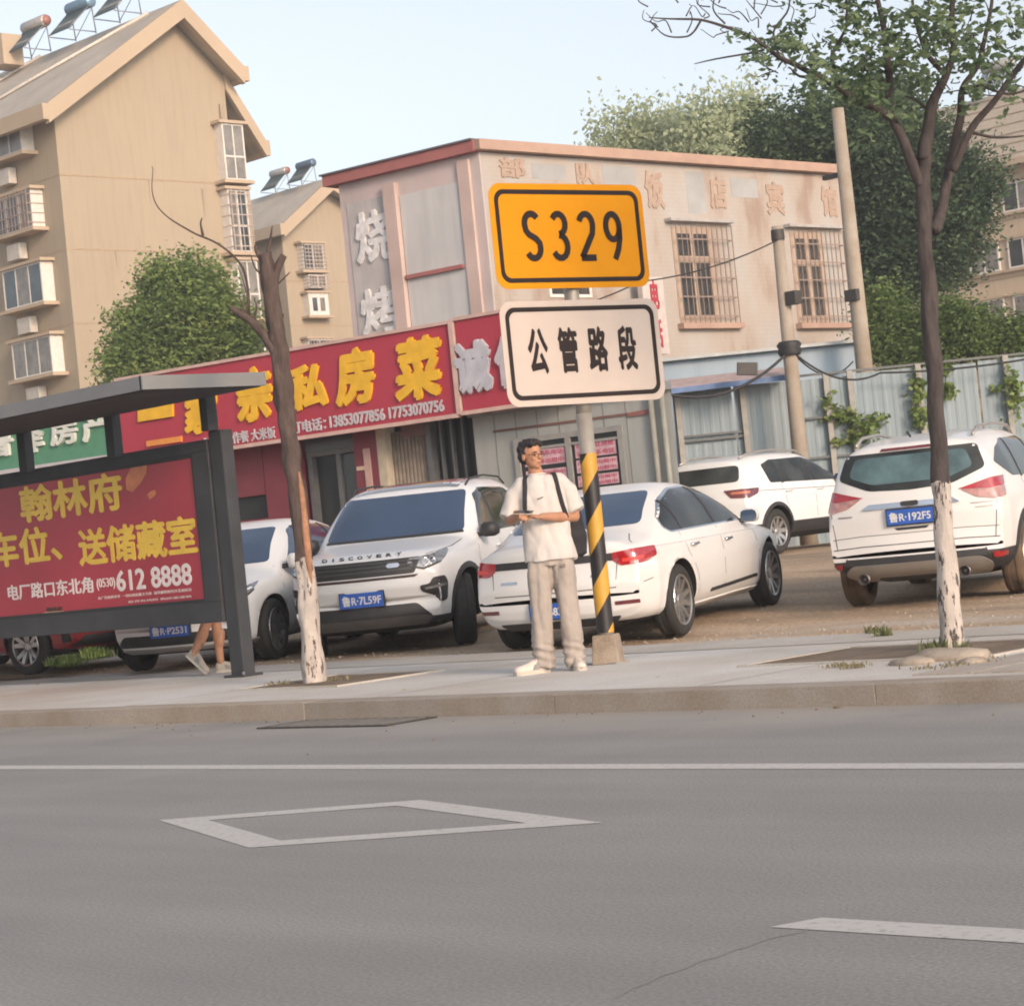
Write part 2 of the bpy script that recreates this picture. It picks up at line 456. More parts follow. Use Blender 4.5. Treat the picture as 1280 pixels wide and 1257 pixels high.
# drain grate by the kerb
gq = G(438, 903, 0)
g0 = empty('drain_grate', (gq.x, 9.90, 0), 0, 'slotted dark drain grate set in the road against the kerb', 'drain grate')
M_IRON = mat('cast_iron', (.07, .065, .06), .6, .4)
M_HOLE_SHADE = mat('drain_shade', (.012, .011, .01), .9)
rbox('pit', -.64, .64, -.2, .2, .0035, .0045, M_HOLE_SHADE, g0)  # flat near-black sheet stands in for the shade below the bars
fr = MB(); fr.box(-.68, .68, -.23, -.2, .002, .010); fr.box(-.68, .68, .2, .23, .002, .010); fr.box(-.68, -.64, -.2, .2, .002, .010); fr.box(.64, .68, -.2, .2, .002, .010)
fr.build('grate_frame', M_IRON, g0)
bar0 = None
for i in range(12):
    x = -.60 + i * .104
    b = MB().prism([(x, -.2, .0125), (x + .055, -.2, .0125), (x + .055, .2, .0125), (x, .2, .0125)], (0, 0, -.006)).build('grate_bar', mat('worn_iron', (.17, .16, .15), .6, .3), g0)

# ---------------------------------------------------------------- bus shelter with the advert board
M_STEEL = mat('charcoal_steel', (.058, .061, .067), .7, .0, var=.15, scale=3, spec=.2)
M_GALV = mat('pale_steel', (.24, .25, .26), .5, .2, var=.1, scale=2)
SH = Frame(Vector((-40, 13.1, 0)), Vector((-15, 13.1, 0)), 'bus_shelter', 'dark grey steel bus shelter with flat roof beside the pavement', 'bus shelter')
def sh(px, py, off=0): return SH.at(px, py, off)
xp = sh(312, 845)[0]; zt = 2.82
zb0 = sh(262, 771)[1] ; zb1 = sh(240, 546)[1]
xr = sh(277, 650)[0]
post = MB().box(xp - .19, xp + .01, -.07, .07, .12, 2.46).build('post', M_STEEL, SH.root, bevel=.012)
rbox('post_foot', xp - .24, xp + .06, -.12, .12, .12, .145, M_STEEL, SH.root, bevel=.006)
for dx in (-.215, .035):
    MB().lathe([(0, .17), (.014, .17), (.014, .14), (0, .14)], 8, org=(xp + dx, -.095, 0)).build('bolt', M_GALV, SH.root)
MB().box(xp - .15, xp - .04, -.17, -.05, 2.46, zt - .02).build('post_top', M_STEEL, SH.root)
for px in (152, 40, -90, -330):
    xa = sh(px, 520)[0]
    MB().box(xa - .07, xa + .07, -.17, -.07, 2.36, zt - .02).build('post_top', M_STEEL, SH.root)
# second post far out of frame
MB().box(xp - 9.2, xp - 8.9, -.10, .10, .12, 2.46).build('post', M_STEEL, SH.root, bevel=.012)
# roof: slab with paler fascia, deep dark beam below
rx1 = xp + .80; zt = 2.82
def tilt_slab(mb, xa, xb, ya, yb, lo, hi):
    """slab that rises gently from the road side to the back"""
    k = .008
    mb.prism([(xa, ya, zt + lo + (ya + 1.5) * k), (xb, ya, zt + lo + (ya + 1.5) * k), (xb, yb, zt + lo + (yb + 1.5) * k), (xa, yb, zt + lo + (yb + 1.5) * k)], (0, 0, hi - lo))
zt = 2.78
rm_ = MB(); tilt_slab(rm_, rx1 - 10.8, rx1 - .022, -1.46, -.16, -.02, .09); rf = fixn(rm_.build('roof', M_STEEL, SH.root))
fa = MB(); tilt_slab(fa, rx1 - 10.8, rx1, -1.50, -1.462, -.01, .11); tilt_slab(fa, rx1 - .02, rx1 + .02, -1.50, -.12, -.01, .112); tilt_slab(fa, rx1 - 10.8, rx1 - .022, -.158, -.12, -.01, .11)
fixn(fa.build('roof_fascia', mat('fascia_grey', (.20, .205, .21), .6, .0, var=.1, scale=2), rf))
# advert board hung between the posts
x1 = xp - .20; x0 = xp - 8.9
# (board built as its own thing: it could be unbolted)
AB = empty('advert_board', (0, 0, 0), 0, 'framed red advert board with yellow Chinese lettering under the shelter roof', 'advert board')
AB.location = SH.root.location; AB.rotation_euler = SH.root.rotation_euler
fw = .17
xin = sh(257, 660)[0]
zi1 = sh(240, 568)[1]; zi0 = sh(262, 752)[1]
zb1 = 2.39; zb0 = sh(262, 778)[1]
mb = MB(); mb.box(x0, x1, -.09, .09, zi1, zb1); mb.box(x0, x1, -.09, .09, zb0, zi0); mb.box(xin, x1, -.088, .088, zi0, zi1); mb.box(x0, x0 + .2, -.088, .088, zi0, zi1)
mb.build('frame', M_STEEL, AB, bevel=.008)
mb = MB(); mb.box(x0 + .2, xin, -.075, -.055, zi1 - .035, zi1); mb.box(x0 + .2, xin, -.075, -.055, zi0, zi0 + .035); mb.box(xin - .03, xin, -.074, -.056, zi0, zi1)
mb.build('inner_trim', mat('black_rubber', (.02, .02, .021), .5), AB)
M_AD = mat('advert_red', (.39, .032, .052), .35, var=.14, scale=.8, spec=.4, coat=.2)
ad = MB().box(x0 + .2, xin - .03, -.058, .05, zi0 + .035, zi1 - .035).build('poster', M_AD, AB)
M_GOLD = mat('advert_gold', (.78, .52, .05), .4, var=.1, spec=.5, coat=.3)
M_WHITE = mat('advert_white', (.75, .68, .66), .4, var=.06, coat=.3)
M_ORG = mat('advert_orange', (.55, .17, .06), .4, var=.25, coat=.3)
def onboard(name, s, px0, px1, pyt, pyb, m, bold=.02, fr=SH, parent=ad, off=.059, depth=.003, shear=0, dx=0):
    """text whose box is given by its left/right pixel columns and top/bottom rows at its middle"""
    pm = (px0 + px1) / 2
    xa = fr.at(px0, (pyt + pyb) / 2, off)[0] + dx; xb = fr.at(px1, (pyt + pyb) / 2, off)[0] + dx
    za = fr.at(pm, pyb, off)[1]; zb = fr.at(pm, pyt, off)[1]
    return text_on(name, s, xa, xb, za, zb, -off, m, parent, bold, depth, shear)
onboard('lettering', '翰林府', 24, 154, 598, 646, M_GOLD, .032)
onboard('lettering', '送储藏室', 97, 247, 652, 700, M_GOLD, .032)
onboard('lettering', '购房送车位、', -118, 78, 667, 712, M_GOLD, .032)
onboard('lettering', '地址：电厂路口东北角', -36, 117, 728, 748, M_WHITE, .022)
onboard('lettering', '(0530)', 121, 144, 722, 737, M_WHITE, .01)
onboard('lettering', '612 8888', 145, 240, 708, 735, M_WHITE, .025)
onboard('small_print', '本广告仅供参考  一切以政府批文为准  最终解释权归开发商所有', 122, 240, 740, 744, M_WHITE, 0)
onboard('small_print', '投资有风险 购房需谨慎', 160, 240, 747, 750, M_WHITE, 0)
onboard('lettering', '翰林府', 58, 78, 758, 764, mat('advert_dark', (.06, .04, .03), .5), .02)
# orange brush shape printed at the head of the poster
pts = [(158, 612), (157, 598), (164, 584), (175, 577), (184, 580), (183, 592), (176, 604), (166, 615)]
q = [sh(a, b, .06) for a, b in pts]
MB().prism([(x, -.0595, z) for x, z in q], (0, -.002, 0)).build('printed_leaf', M_ORG, ad)
pts = [(187, 624), (184, 618), (188, 614), (194, 612), (196, 617), (191, 622)]
q = [sh(a, b, .06) for a, b in pts]
MB().prism([(x, -.0595, z) for x, z in q], (0, -.002, 0)).build('printed_leaf', M_ORG, ad)
pts = [(42, 770), (60, 764), (78, 763), (92, 767), (76, 771), (56, 772)]
q = [sh(a, b, .06) for a, b in pts]
MB().prism([(x, -.0592, z) for x, z in q], (0, -.001, 0)).build('printed_emblem', mat('advert_sand', (.55, .36, .25), .5), ad)

# ---------------------------------------------------------------- route sign on its pole
pb = G(761, 829, .12)
SGN = empty('road_sign', pb, 0, 'yellow route sign above a white sign on a black and yellow striped pole', 'road sign')
prad = .062
M_POLE = mat('sign_pole_grey', (.36, .33, .29), .5, .3, var=.15)
# black and yellow spiral as geometry-true bands
def spiral_mat():
    m, t, b = nodes('hazard_stripes'); N, L = t.nodes.new, t.links.new
    tc = N('ShaderNodeTexCoord'); sx = N('ShaderNodeSeparateXYZ'); L(tc.outputs['Object'], sx.inputs[0])
    # diagonal bands: height plus a slope across the tube
    mx = N('ShaderNodeVectorMath'); mx.operation = 'DOT_PRODUCT'; L(tc.outputs['Object'], mx.inputs[0]); mx.inputs[1].default_value = (-1.05, -1.05, 1)
    md = N('ShaderNodeMath'); md.operation = 'MODULO'; md.inputs[1].default_value = .47
    ad_ = N('ShaderNodeMath'); ad_.operation = 'ADD'; ad_.inputs[1].default_value = 10.0 + .12
    L(mx.outputs['Value'], ad_.inputs[0]); L(ad_.outputs[0], md.inputs[0])
    gt = N('ShaderNodeMath'); gt.operation = 'GREATER_THAN'; gt.inputs[1].default_value = .235; L(md.outputs[0], gt.inputs[0])
    n = N('ShaderNodeTexNoise'); n.inputs['Scale'].default_value = 9; n.inputs['Detail'].default_value = 6; L(tc.outputs['Object'], n.inputs['Vector'])
    c = N('ShaderNodeMix'); c.data_type = 'RGBA'; c.inputs['A'].default_value = (.022, .02, .022, 1); c.inputs['B'].default_value = (.66, .36, .045, 1)
    L(gt.outputs[0], c.inputs['Factor'])
    g = N('ShaderNodeMix'); g.data_type = 'RGBA'; g.blend_type = 'MULTIPLY'; g.inputs['Factor'].default_value = .35
    L(c.outputs['Result'], g.inputs['A']); L(n.outputs['Fac'], g.inputs['B']); L(g.outputs['Result'], b.inputs['Base Color'])
    b.inputs['Roughness'].default_value = .45
    return m
pole = MB().tube([(0, 0, .0), (0, 0, 1.0), (0, 0, 1.93)], prad, 24).build('pole', M_POLE, SGN)
MB().tube([(0, 0, 1.93), (0, 0, 3.62)], prad - .004, 24).build('upper_pole', M_POLE, SGN)
wrap = MB().tube([(0, 0, .24), (0, 0, .9), (0, 0, 1.62)], prad + .004, 28, cap=False).build('hazard_wrap', spiral_mat(), pole)
foot = MB().prism([(-.15, -.08, .001), (.15, -.08, .001), (.15, .08, .001), (-.15, .08, .001)], (0, 0, .012)).build('foot_plate', M_POLE, SGN)
M_STUMP = concrete('footing_concrete', (.30, .25, .20), .2, 5)
ft = MB(); 
v = [(-.11, -.11, 0), (.11, -.11, 0), (.11, .11, 0), (-.11, .11, 0), (-.09, -.09, .225), (.09, -.09, .225), (.09, .09, .225), (-.09, .09, .225)]
ft.add(v, [(0, 3, 2, 1), (4, 5, 6, 7), (0, 1, 5, 4), (1, 2, 6, 5), (2, 3, 7, 6), (3, 0, 4, 7)]); fo = ft.build('concrete_footing', M_STUMP, SGN, bevel=.012)
fo.rotation_euler = (0, 0, R(30))
# sign plates: turned to face the traffic coming from the right
ang = R(35)
e_ = R0 * math.cos(ang) + F0 * math.sin(ang)
nS = Vector((e_.y, -e_.x, 0))
rzS = math.atan2(e_.y, e_.x)
plane0 = pb + nS * (prad + .03)
def sgp(px, py):
    q = PL(px, py, plane0, nS) - plane0; return q.dot(e_), q.z + plane0.z - pb.z
def rrect(x0, x1, z0, z1, r, n=8):
    out = []
    for cx, cz, a0 in ((x1 - r, z1 - r, 0), (x0 + r, z1 - r, 90), (x0 + r, z0 + r, 180), (x1 - r, z0 + r, 270)):
        for k in range(n + 1):
            a = R(a0 + 90 * k / n); out.append((cx + r * math.cos(a), cz + r * math.sin(a)))
    return out[::-1]
def ring(mb, outer, inner_, y0, y1):
    n = len(outer)
    v = [(x, y1, z) for x, z in outer] + [(x, y1, z) for x, z in inner_] + [(x, y0, z) for x, z in outer] + [(x, y0, z) for x, z in inner_]
    f = []
    for i in range(n):
        j = (i + 1) % n
        f += [(i, j, n + j, n + i), (2 * n + j, 2 * n + i, 3 * n + i, 3 * n + j), (i, 2 * n + i, 2 * n + j, j), (n + i, n + j, 3 * n + j, 3 * n + i)]
    mb.add(v, f)
M_YEL = mat('sign_yellow', (.60, .25, .006), .5, var=.03, spec=.1)
M_SW = mat('sign_white', (.50, .43, .385), .5, var=.03, spec=.15)
M_SK = mat('sign_black', (.028, .022, .022), .7, spec=.1)
M_BACK = mat('aluminium', (.4, .4, .4), .4, .8)
def plate(cx, w, zc, h, m, name):
    o = MB().prism([(x, 0, z) for x, z in rrect(cx - w / 2, cx + w / 2, zc - h / 2, zc + h / 2, .105)], (0, .004, 0)).build(name, [m], SGN)
    o.rotation_euler = (0, 0, rzS); o.location = nS * (prad + .03)
    fixn(o)
    r = MB(); a = rrect(cx - w / 2 + .047, cx + w / 2 - .045, zc - h / 2 + .047, zc + h / 2 - .047, .085); b = rrect(cx - w / 2 + .082, cx + w / 2 - .082, zc - h / 2 + .082, zc + h / 2 - .082, .06)
    ring(r, a, b, 0, -.003); fixn(r.build('border', M_SK, o))
    for k in (-.22, .22):
        bk = MB().box(cx - w / 2 + .1, cx + w / 2 - .1, .004, .03, zc + k * h * 1.1 - .02, zc + k * h * 1.1 + .02).build('bracket', M_BACK, o)
    return o
def fitq(c):   # four pixel corners -> centre, width, height in the sign plane
    p = [sgp(*q) for q in c]
    xa = (p[0][0] + p[3][0]) / 2; xb = (p[1][0] + p[2][0]) / 2; zt_ = (p[0][1] + p[1][1]) / 2; zb_ = (p[2][1] + p[3][1]) / 2
    return (xa + xb) / 2, xb - xa, (zt_ + zb_) / 2, zt_ - zb_
c1 = fitq([(607, 229), (802, 231), (812, 359), (624, 361)])
c2 = fitq([(620, 377), (821, 373), (832, 497), (639, 511)])
s1 = plate(c1[0], c1[1], c1[2], c1[3], M_YEL, 'route_plate')
s2 = plate(c2[0], c2[1], c2[2], c2[3], M_SW, 'name_plate')
# numerals drawn as strokes, like the stencil face of the road authority
def stroke_glyph(mb, paths, x, z, w, h, t, y):
    for path in paths:
        pts = [Vector((x + a * w, 0, z + b * h)) for a, b in path]
        L_, R_ = [], []
        for i, p in enumerate(pts):
            d = (pts[min(i + 1, len(pts) - 1)] - pts[max(i - 1, 0)]).normalized(); n = Vector((-d.z, 0, d.x))
            L_.append(p + n * t / 2); R_.append(p - n * t / 2)
        k = len(pts)
        v = [(q.x, y, q.z) for q in L_ + R_] + [(q.x, y - .003, q.z) for q in L_ + R_]
        f = [(i, i + 1, k + i + 1, k + i) for i in range(k - 1)] + [(2 * k + i + 1, 2 * k + i, 3 * k + i, 3 * k + i + 1) for i in range(k - 1)]
        mb.add(v, f)
def arc(cx, cz, rx, rz, a0, a1, n=10):
    return [(cx + rx * math.cos(R(a0 + (a1 - a0) * k / n)), cz + rz * math.sin(R(a0 + (a1 - a0) * k / n))) for k in range(n + 1)]
GL = {
    'S': [arc(.5, .76, .42, .22, 35, 180) + [(.13, .62), (.3, .53), (.7, .44), (.9, .34)][0:] + arc(.5, .24, .42, .22, 10, -150)],
    '3': [arc(.48, .76, .40, .22, 150, -90)[:], arc(.46, .27, .46, .25, 90, -150)],
    '2': [arc(.5, .74, .42, .24, 160, -10) + [(.86, .55), (.1, .03)], [(.05, .02), (.97, .02)]],
    '9': [arc(.5, .70, .42, .28, 0, 360, 20), [(.92, .70), (.90, .45), (.75, .2), (.5, -.02)]],
}
cx, w_, zc, h_ = c1
gm = MB(); gw = .155; gh = h_ * .44
for i, ch in enumerate('S329'):
    x = cx - w_ * .295 + i * w_ * .176 - .01
    stroke_glyph(gm, GL[ch], x, zc - gh / 2 + .0, gw, gh, .050, -.0035)
fixn(gm.build('route_number', M_SK, s1))
cx, w_, zc, h_ = c2
for i, ch in enumerate('公管路段'):
    x = cx - w_ * .35 + i * w_ * .188
    text_on('lettering', ch, x, x + .185, zc - h_ * .20, zc + h_ * .24, -.001, M_SK, s2, .034, .003)
# ================================================================ BUILDINGS
M_GLASS = mat('window_glass', (.055, .075, .09), .12, var=.35, scale=1.5, spec=.8)
M_GLASSD = mat('dark_glass', (.035, .037, .04), .15, var=.3, scale=2, spec=.6)
M_CURT = mat('curtained_glass', (.20, .19, .175), .3, var=.3, scale=3, spec=.6)
M_WF = mat('white_upvc', (.66, .62, .58), .5, var=.08)
M_WFW = mat('cream_upvc', (.58, .50, .42), .5, var=.1)
M_BEIGE = mat('beige_render', (.365, .30, .218), .9, var=.05, scale=.15, bump=.02, bscale=8, streak=.18)
M_CREAMT = mat('cream_trim', (.44, .345, .25), .85, var=.06, scale=.5)
M_TILE_ROOF = mat('grey_roof_sheet', (.42, .375, .32), .85, var=.12, scale=.6, streak=.3)
M_AC = mat('ac_white', (.5, .46, .41), .6)
M_RUST = mat('rusty_bars', (.27, .205, .17), .7)
M_PALEBAR = mat('pale_bars', (.45, .37, .32), .6)

def window(root, x0, x1, z0, z1, out=.45, cols=2, split=.5, glass=None, fm=None, bars=0, hood=True, y=0, cur=True, name='window', ft=.07, barm=None):
    """bay or flush window on a facade frame: frame mesh with panes, sill and hood beneath it"""
    glass = glass or M_GLASS; fm = fm or M_WF
    fb = MB(); yo = y - out
    fb.box(x0, x0 + ft, yo, y + .05, z0, z1); fb.box(x1 - ft, x1, yo, y + .05, z0, z1)
    fb.box(x0 + ft, x1 - ft, yo, yo + .06, z0, z0 + ft); fb.box(x0 + ft, x1 - ft, yo, yo + .06, z1 - ft, z1)
    zs = z0 + (z1 - z0) * split if split else None
    for k in range(1, cols):
        xm = x0 + (x1 - x0) * k / cols
        fb.box(xm - ft * .4, xm + ft * .4, yo + .004, yo + .05, z0 + ft, z1 - ft)
    if zs: fb.box(x0 + ft, x1 - ft, yo + .002, yo + .055, zs - ft * .5, zs + ft * .5)
    f = fb.build(name, fm, root)
    rows = [(z0 + ft, zs), (zs, z1 - ft)] if zs else [(z0 + ft, z1 - ft)]
    for k in range(cols):
        xa = x0 + (x1 - x0) * k / cols + (ft if k == 0 else 0); xb = x0 + (x1 - x0) * (k + 1) / cols - (ft if k == cols - 1 else 0)
        for (ra, rb_) in rows:
            g = glass if random.random() > .45 or not cur else M_CURT
            MB().box(xa, xb, yo + .02, yo + .03, ra, rb_).build('pane', g, f)
    if hood:
        MB().box(x0 - .18, x1 + .18, yo - .12, y + .02, z1 + .002, z1 + .12).build('window_hood', M_CREAMT, f)
        MB().box(x0 - .22, x1 + .22, yo - .16, y + .02, z0 - .14, z0 - .002).build('sill', M_CREAMT, f)
    if bars:
        bm_ = MB(); n = max(3, int((x1 - x0) / .22))
        for k in range(n + 1):
            xx = x0 + (x1 - x0) * k / n; bm_.box(xx - .014, xx + .014, yo - .22, yo - .19, z0, z1)
        for k in range(bars):
            zz = z0 + (z1 - z0) * (k + .5) / bars; bm_.box(x0, x1, yo - .235, yo - .215, zz - .02, zz + .02)
            bm_.box(x0 - .012, x0 + .012, yo - .215, y, zz - .02, zz + .02); bm_.box(x1 - .012, x1 + .012, yo - .215, y, zz - .02, zz + .02)
        bm_.build('window_bars', barm or M_PALEBAR, f)
    return f
def winpx(fr, root, px0, py0, px1, py1, **k):
    """window given by its top-left and bottom-right pixels on the facade"""
    a = fr.at(px0, py0); b = fr.at(px1, py1)
    pm = (px0 + px1) / 2
    x0, x1 = min(a[0], b[0]), max(a[0], b[0])
    return window(root, x0, x1, b[1], a[1], **k)
def ac_unit(root, x, z, y=0):
    a = MB().box(x, x + .85, y - .34, y - .04, z, z + .58).build('air_conditioner', M_AC, root, bevel=.02)
    MB().lathe([(0, -.01), (.21, -.01), (.21, .0), (.0, .0)], 16, 'y', (x + .32, y - .345, z + .29)).build('fan_grille', mat('grille_dark', (.16, .15, .14), .6), a)
def slab(mb, a, b, t, y0, y1):
    (x0, z0), (x1, z1) = a, b
    mb.prism([(x0, y0, z0), (x1, y0, z1), (x1, y0, z1 - t), (x0, y0, z0 - t)], (0, y1 - y0, 0))
def heater(loc, rz, label, s=1.0, tank=(.5, .5, .5), red=False, group='solar water heaters on the roof ridges'):
    """solar water heater: tank on a leaning rack of tubes"""
    h = empty('solar_water_heater', loc, rz, label, 'water heater', group, scale=s)
    mt = mat('tank_%02d' % int(tank[2] * 50), tank, .4, .3)
    MB().lathe([(0, -.8), (.2, -.8), (.25, -.74), (.25, .74), (.2, .8), (0, .8)], 16, 'x', (0, 0, 1.25)).build('tank', mt, h)
    if red: MB().lathe([(0, .8), (.19, .8), (.2, .86), (0, .88)], 16, 'x', (0, 0, 1.25)).build('tank_cap', mat('red_cap', (.32, .14, .11), .5), h)
    tb = MB()
    for i in range(14):
        x = -.68 + i * .105; tb.tube([(x, -.05, 1.15), (x, -1.05, .12)], .028, 6)
    tb.build('collector_tubes', mat('tube_dark', (.05, .07, .08), .2, .1), h)
    lg = MB()
    for x in (-.7, .7):
        lg.tube([(x, .15, 0), (x, .05, 1.05)], .025, 6); lg.tube([(x, -1.1, .05), (x, .15, .05)], .025, 6); lg.tube([(x, -1.1, .1), (x, -.05, 1.1)], .022, 6)
    lg.tube([(-.7, .15, .1), (.7, .05, 1.0)], .018, 6)
    lg.build('rack', M_GALV, h)
    return h

# ---------------------------------------------------------------- big beige block, left
C0 = P(66, 132, 85)
LG = Frame(C0, C0 + Vector((0, 14, 0)))          # gable, faces +X
LF = Frame(C0 + Vector((-42, 0, 0)), C0)         # long front, faces -Y
L = empty('apartment_block', LG.o, LG.rz, 'tall beige apartment block with a grey pitched roof at the left edge', 'apartment block')
def lg(px, py, off=0): return LG.at(px, py, off)
pk = lg(211, 22); el = lg(66, 134); er = lg(279, 95); b1 = lg(322, 178)
zb = .3
# wall of the gable and the volume behind it
ga = MB()
ga.prism([(0, 0, zb), (er[0], 0, zb), (er[0], 0, er[1]), (pk[0], 0, pk[1]), (0, 0, el[1])], (0, 42, 0))
fixn(ga.build('wall', M_BEIGE, L))
r2 = lg(279, 125)
ga = MB(); ga.prism([(er[0], .9, zb), (b1[0], .9, zb), (b1[0], .9, b1[1]), (er[0], .9, r2[1] + .4)], (0, 41, 0)); fixn(ga.build('wall', M_BEIGE, L))
# roof slabs (axis runs back along the block) with pale verge boards
def roof_pair(root, le, p, re, over=.9, t=.55, depth=43, over_r=None):
    sl = (p[1] - le[1]) / (p[0] - le[0]); sr = (re[1] - p[1]) / (re[0] - p[0])
    a = (le[0] - over, le[1] - over * sl + t); top = (p[0], p[1] + t); over_r = over if over_r is None else over_r; c = (re[0] + over_r, re[1] + over_r * sr + t)
    rb = MB(); slab(rb, a, top, t * .9, -.75, depth); slab(rb, top, c, t * .9, -.75, depth)
    r = fixn(rb.build('roof', M_TILE_ROOF, root))
    vb = MB(); slab(vb, a, top, t * 1.5, -1.0, -.752); slab(vb, top, c, t * 1.5, -1.0, -.752)
    fixn(vb.build('verge_board', M_CREAMT, r))
    gb = MB(); gb.box(a[0] - .25, a[0] - .002, -1.0, depth, a[1] - t * 1.25, a[1] - .02); gb.box(c[0] + .002, c[0] + .25, -1.0, depth, c[1] - t * 1.25, c[1] - .02)
    gb.build('eaves_gutter', M_CREAMT, r)
    return r, a, top, c
rL, ra, rt, rc = roof_pair(L, el, pk, er, t=.5, over_r=.3)
# lower lean-to roof of the stepped bay
rb = MB(); sr = (b1[1] - r2[1] - .4) / (b1[0] - er[0]); 
a2 = (er[0], r2[1] + 1.1); c2_ = (b1[0] + .35, b1[1] + .35 * sr + .6)
slab(rb, a2, c2_, .45, .1, 42); r2o = fixn(rb.build('roof', M_TILE_ROOF, L))
vb = MB(); slab(vb, a2, c2_, .7, -.12, .098); fixn(vb.build('verge_board', M_CREAMT, r2o))
MB().box(c2_[0] + .002, c2_[0] + .2, -.12, 42, c2_[1] - .65, c2_[1] - .02).build('eaves_gutter', M_CREAMT, r2o)
# snow battens running down the visible roof slope (pale pipes)
M_PIPE = mat('pale_pipe', (.55, .50, .44), .5)
nrm = Vector((-(rt[1] - ra[1]), 0, rt[0] - ra[0])).normalized()
def on_slope(u, y, h=.0):
    return Vector((ra[0] + (rt[0] - ra[0]) * u, y, ra[1] + (rt[1] - ra[1]) * u)) + nrm * h
for y0, u0, y1, u1 in ((1.0, .97, 9.5, .04), (9.0, .99, 12.5, .40), (15, .98, 17, .45), (12.5, .40, 14.0, .1)):
    MB().tube([on_slope(u0, y0, .06), on_slope((u0 + u1) / 2, (y0 + y1) / 2, .1), on_slope(u1, y1, .06)], .07, 6).build('roof_pipe', M_PIPE, rL)
for k in range(26):
    y = 1.4 + k * 1.6
    MB().box(ra[0] + .1, ra[0] + .12, y, y + .02, ra[1], ra[1] + .01)
# recessed render joints at each storey
M_JNT = mat('render_joint', (.36, .27, .18), .9)
fz = [lg(72, 219)[1] - k * 2.85 for k in range(-0, 7)]
for z in fz:
    MB().box(.01, er[0] - .01, -.012, .02, z, z + .06).build('render_joint', M_JNT, L)
    MB().box(er[0] + .01, b1[0] - .01, .888, .93, z, z + .06).build('render_joint', M_JNT, L)
# gable bay windows
for i, (a_, b_, c_, d_) in enumerate(((261, 158, 303, 229), (268, 240, 308, 318), (280, 328, 321, 400), (288, 418, 330, 490))):
    q0 = lg(a_, b_); q1 = lg(c_, d_); x0 = q0[0]; x1 = q1[0] - .1
    window(L, x0 + .25, x1, q1[1], lg((a_ + c_) / 2, b_)[1], out=.5, cols=2, split=.42, bars=(6 if i in (1,) else 0), cur=True)
    if i == 1: pass
# front face, parented in its own frame (children of the block, local coords turned)
LFr = empty('front', LF.o, LF.rz); 
def to_block(o):
    pass
# the front face lies along local +y (back) of the gable frame at x=0; build windows in front-frame coordinates and turn them
turn = Matrix.Rotation(-math.pi / 2, 4, 'Z')
def front_window(z0, z1, u0, u1, **k):
    """u = distance back from the gable corner"""
    o = window(L, -u1, -u0, z0, z1, **k)
    o.matrix_parent_inverse = Matrix.Identity(4)
    o.rotation_euler = (0, 0, -math.pi / 2)
    return o
bpy.data.objects.remove(LFr)
def lf(px, py, off=.55):
    x, z = LF.at(px, py, off); return 42 - x, z     # distance back from the corner
for i, (pr, py0, py1, pyr0) in enumerate(((24, 147, 190, 0), (37, 236, 285, 0), (50, 326, 378, 0), (62, 418, 466, 0))):
    u0, z1 = lf(pr, py0); _, z0 = lf(pr, py1)
    for rep in range(5):
        uu = u0 + rep * 6.4
        front_window(z0, z1, uu, uu + 2.7, out=.55, cols=3, split=0, bars=(4 if i == 1 and rep == 0 else 0), barm=M_RUST)
        o = MB().box(-(uu + 2.2), -(uu + 1.3), -.42, -.06, z0 - 1.0, z0 - .38).build('air_conditioner', M_AC, L, bevel=.02); o.rotation_euler = (0, 0, -math.pi / 2)
for z in fz:
    o = MB().box(-41, -.01, -.012, .02, z, z + .06).build('render_joint', M_JNT, L); o.rotation_euler = (0, 0, -math.pi / 2)
for i in range(1, 3):
    pass
# rainwater pipe, cable runs and rain marks on the gable
M_PIPEW = mat('rain_pipe', (.36, .29, .21), .6)
MB().tube([(er[0] - .35, -.09, .4), (er[0] - .35, -.09, 10), (er[0] - .35, -.09, er[1] - 1.2)], .06, 8).build('rain_pipe', M_PIPEW, L)
M_RAIN = mat('rain_mark', (.25, .20, .145), .95, var=.1, scale=1.2)
for x_, z_, w_, h_ in ((er[0] - 1.7, lg(262, 232)[1] - .15, .10, 1.3), (er[0] - .55, lg(300, 232)[1] - .15, .07, .9), (er[0] - 1.6, lg(268, 320)[1] - .15, .08, 1.2), (2.2, fz[1] - .0, .06, .8), (4.1, fz[0] - .0, .05, 1.1), (3.1, fz[2], .07, .7)):
    MB().prism([(x_, -.002, z_), (x_ + w_, -.002, z_), (x_ + w_ * .6, -.002, z_ - h_)], (0, -.002, 0)).build('rain_mark', M_RAIN, L)
# heaters along the ridge
def ridge_pt(px, py, z):
    return G(px, py, z)
ridge_z = rt[1]
def on_ridge(px, lab, **k):
    # point on ridge line: X varies, Y fixed
    yy = LG.o.y + rt[0] - .6
    r = ray(px, 30)
    # intersect vertical plane Y=yy
    t = (yy - CAM.y) / r.y; x = CAM.x + r.x * t
    return heater((x, yy, ridge_z - .15), 0, lab, **k)
on_ridge(44, 'solar water heater with a pale tank and red end on the left block roof', s=1.05, tank=(.45, .42, .40), red=True)
on_ridge(102, 'solar water heater with a blue tank on the left block roof', s=1.05, tank=(.16, .26, .36))
on_ridge(160, 'solar water heater with a dark tank near the top of the gable', s=1.05, tank=(.10, .13, .16))
ch = MB().box(-.6, .6, -.5, .5, 0, 1.3).build('chimney_stack', M_CREAMT, None)
yy = LG.o.y + rt[0] - 1.5; r = ray(4, 40); t = (yy - CAM.y) / r.y
ch.location = (CAM.x + r.x * t, yy, ridge_z - .5); tag(ch, 'squat beige vent stack on the roof at the left edge', 'chimney')

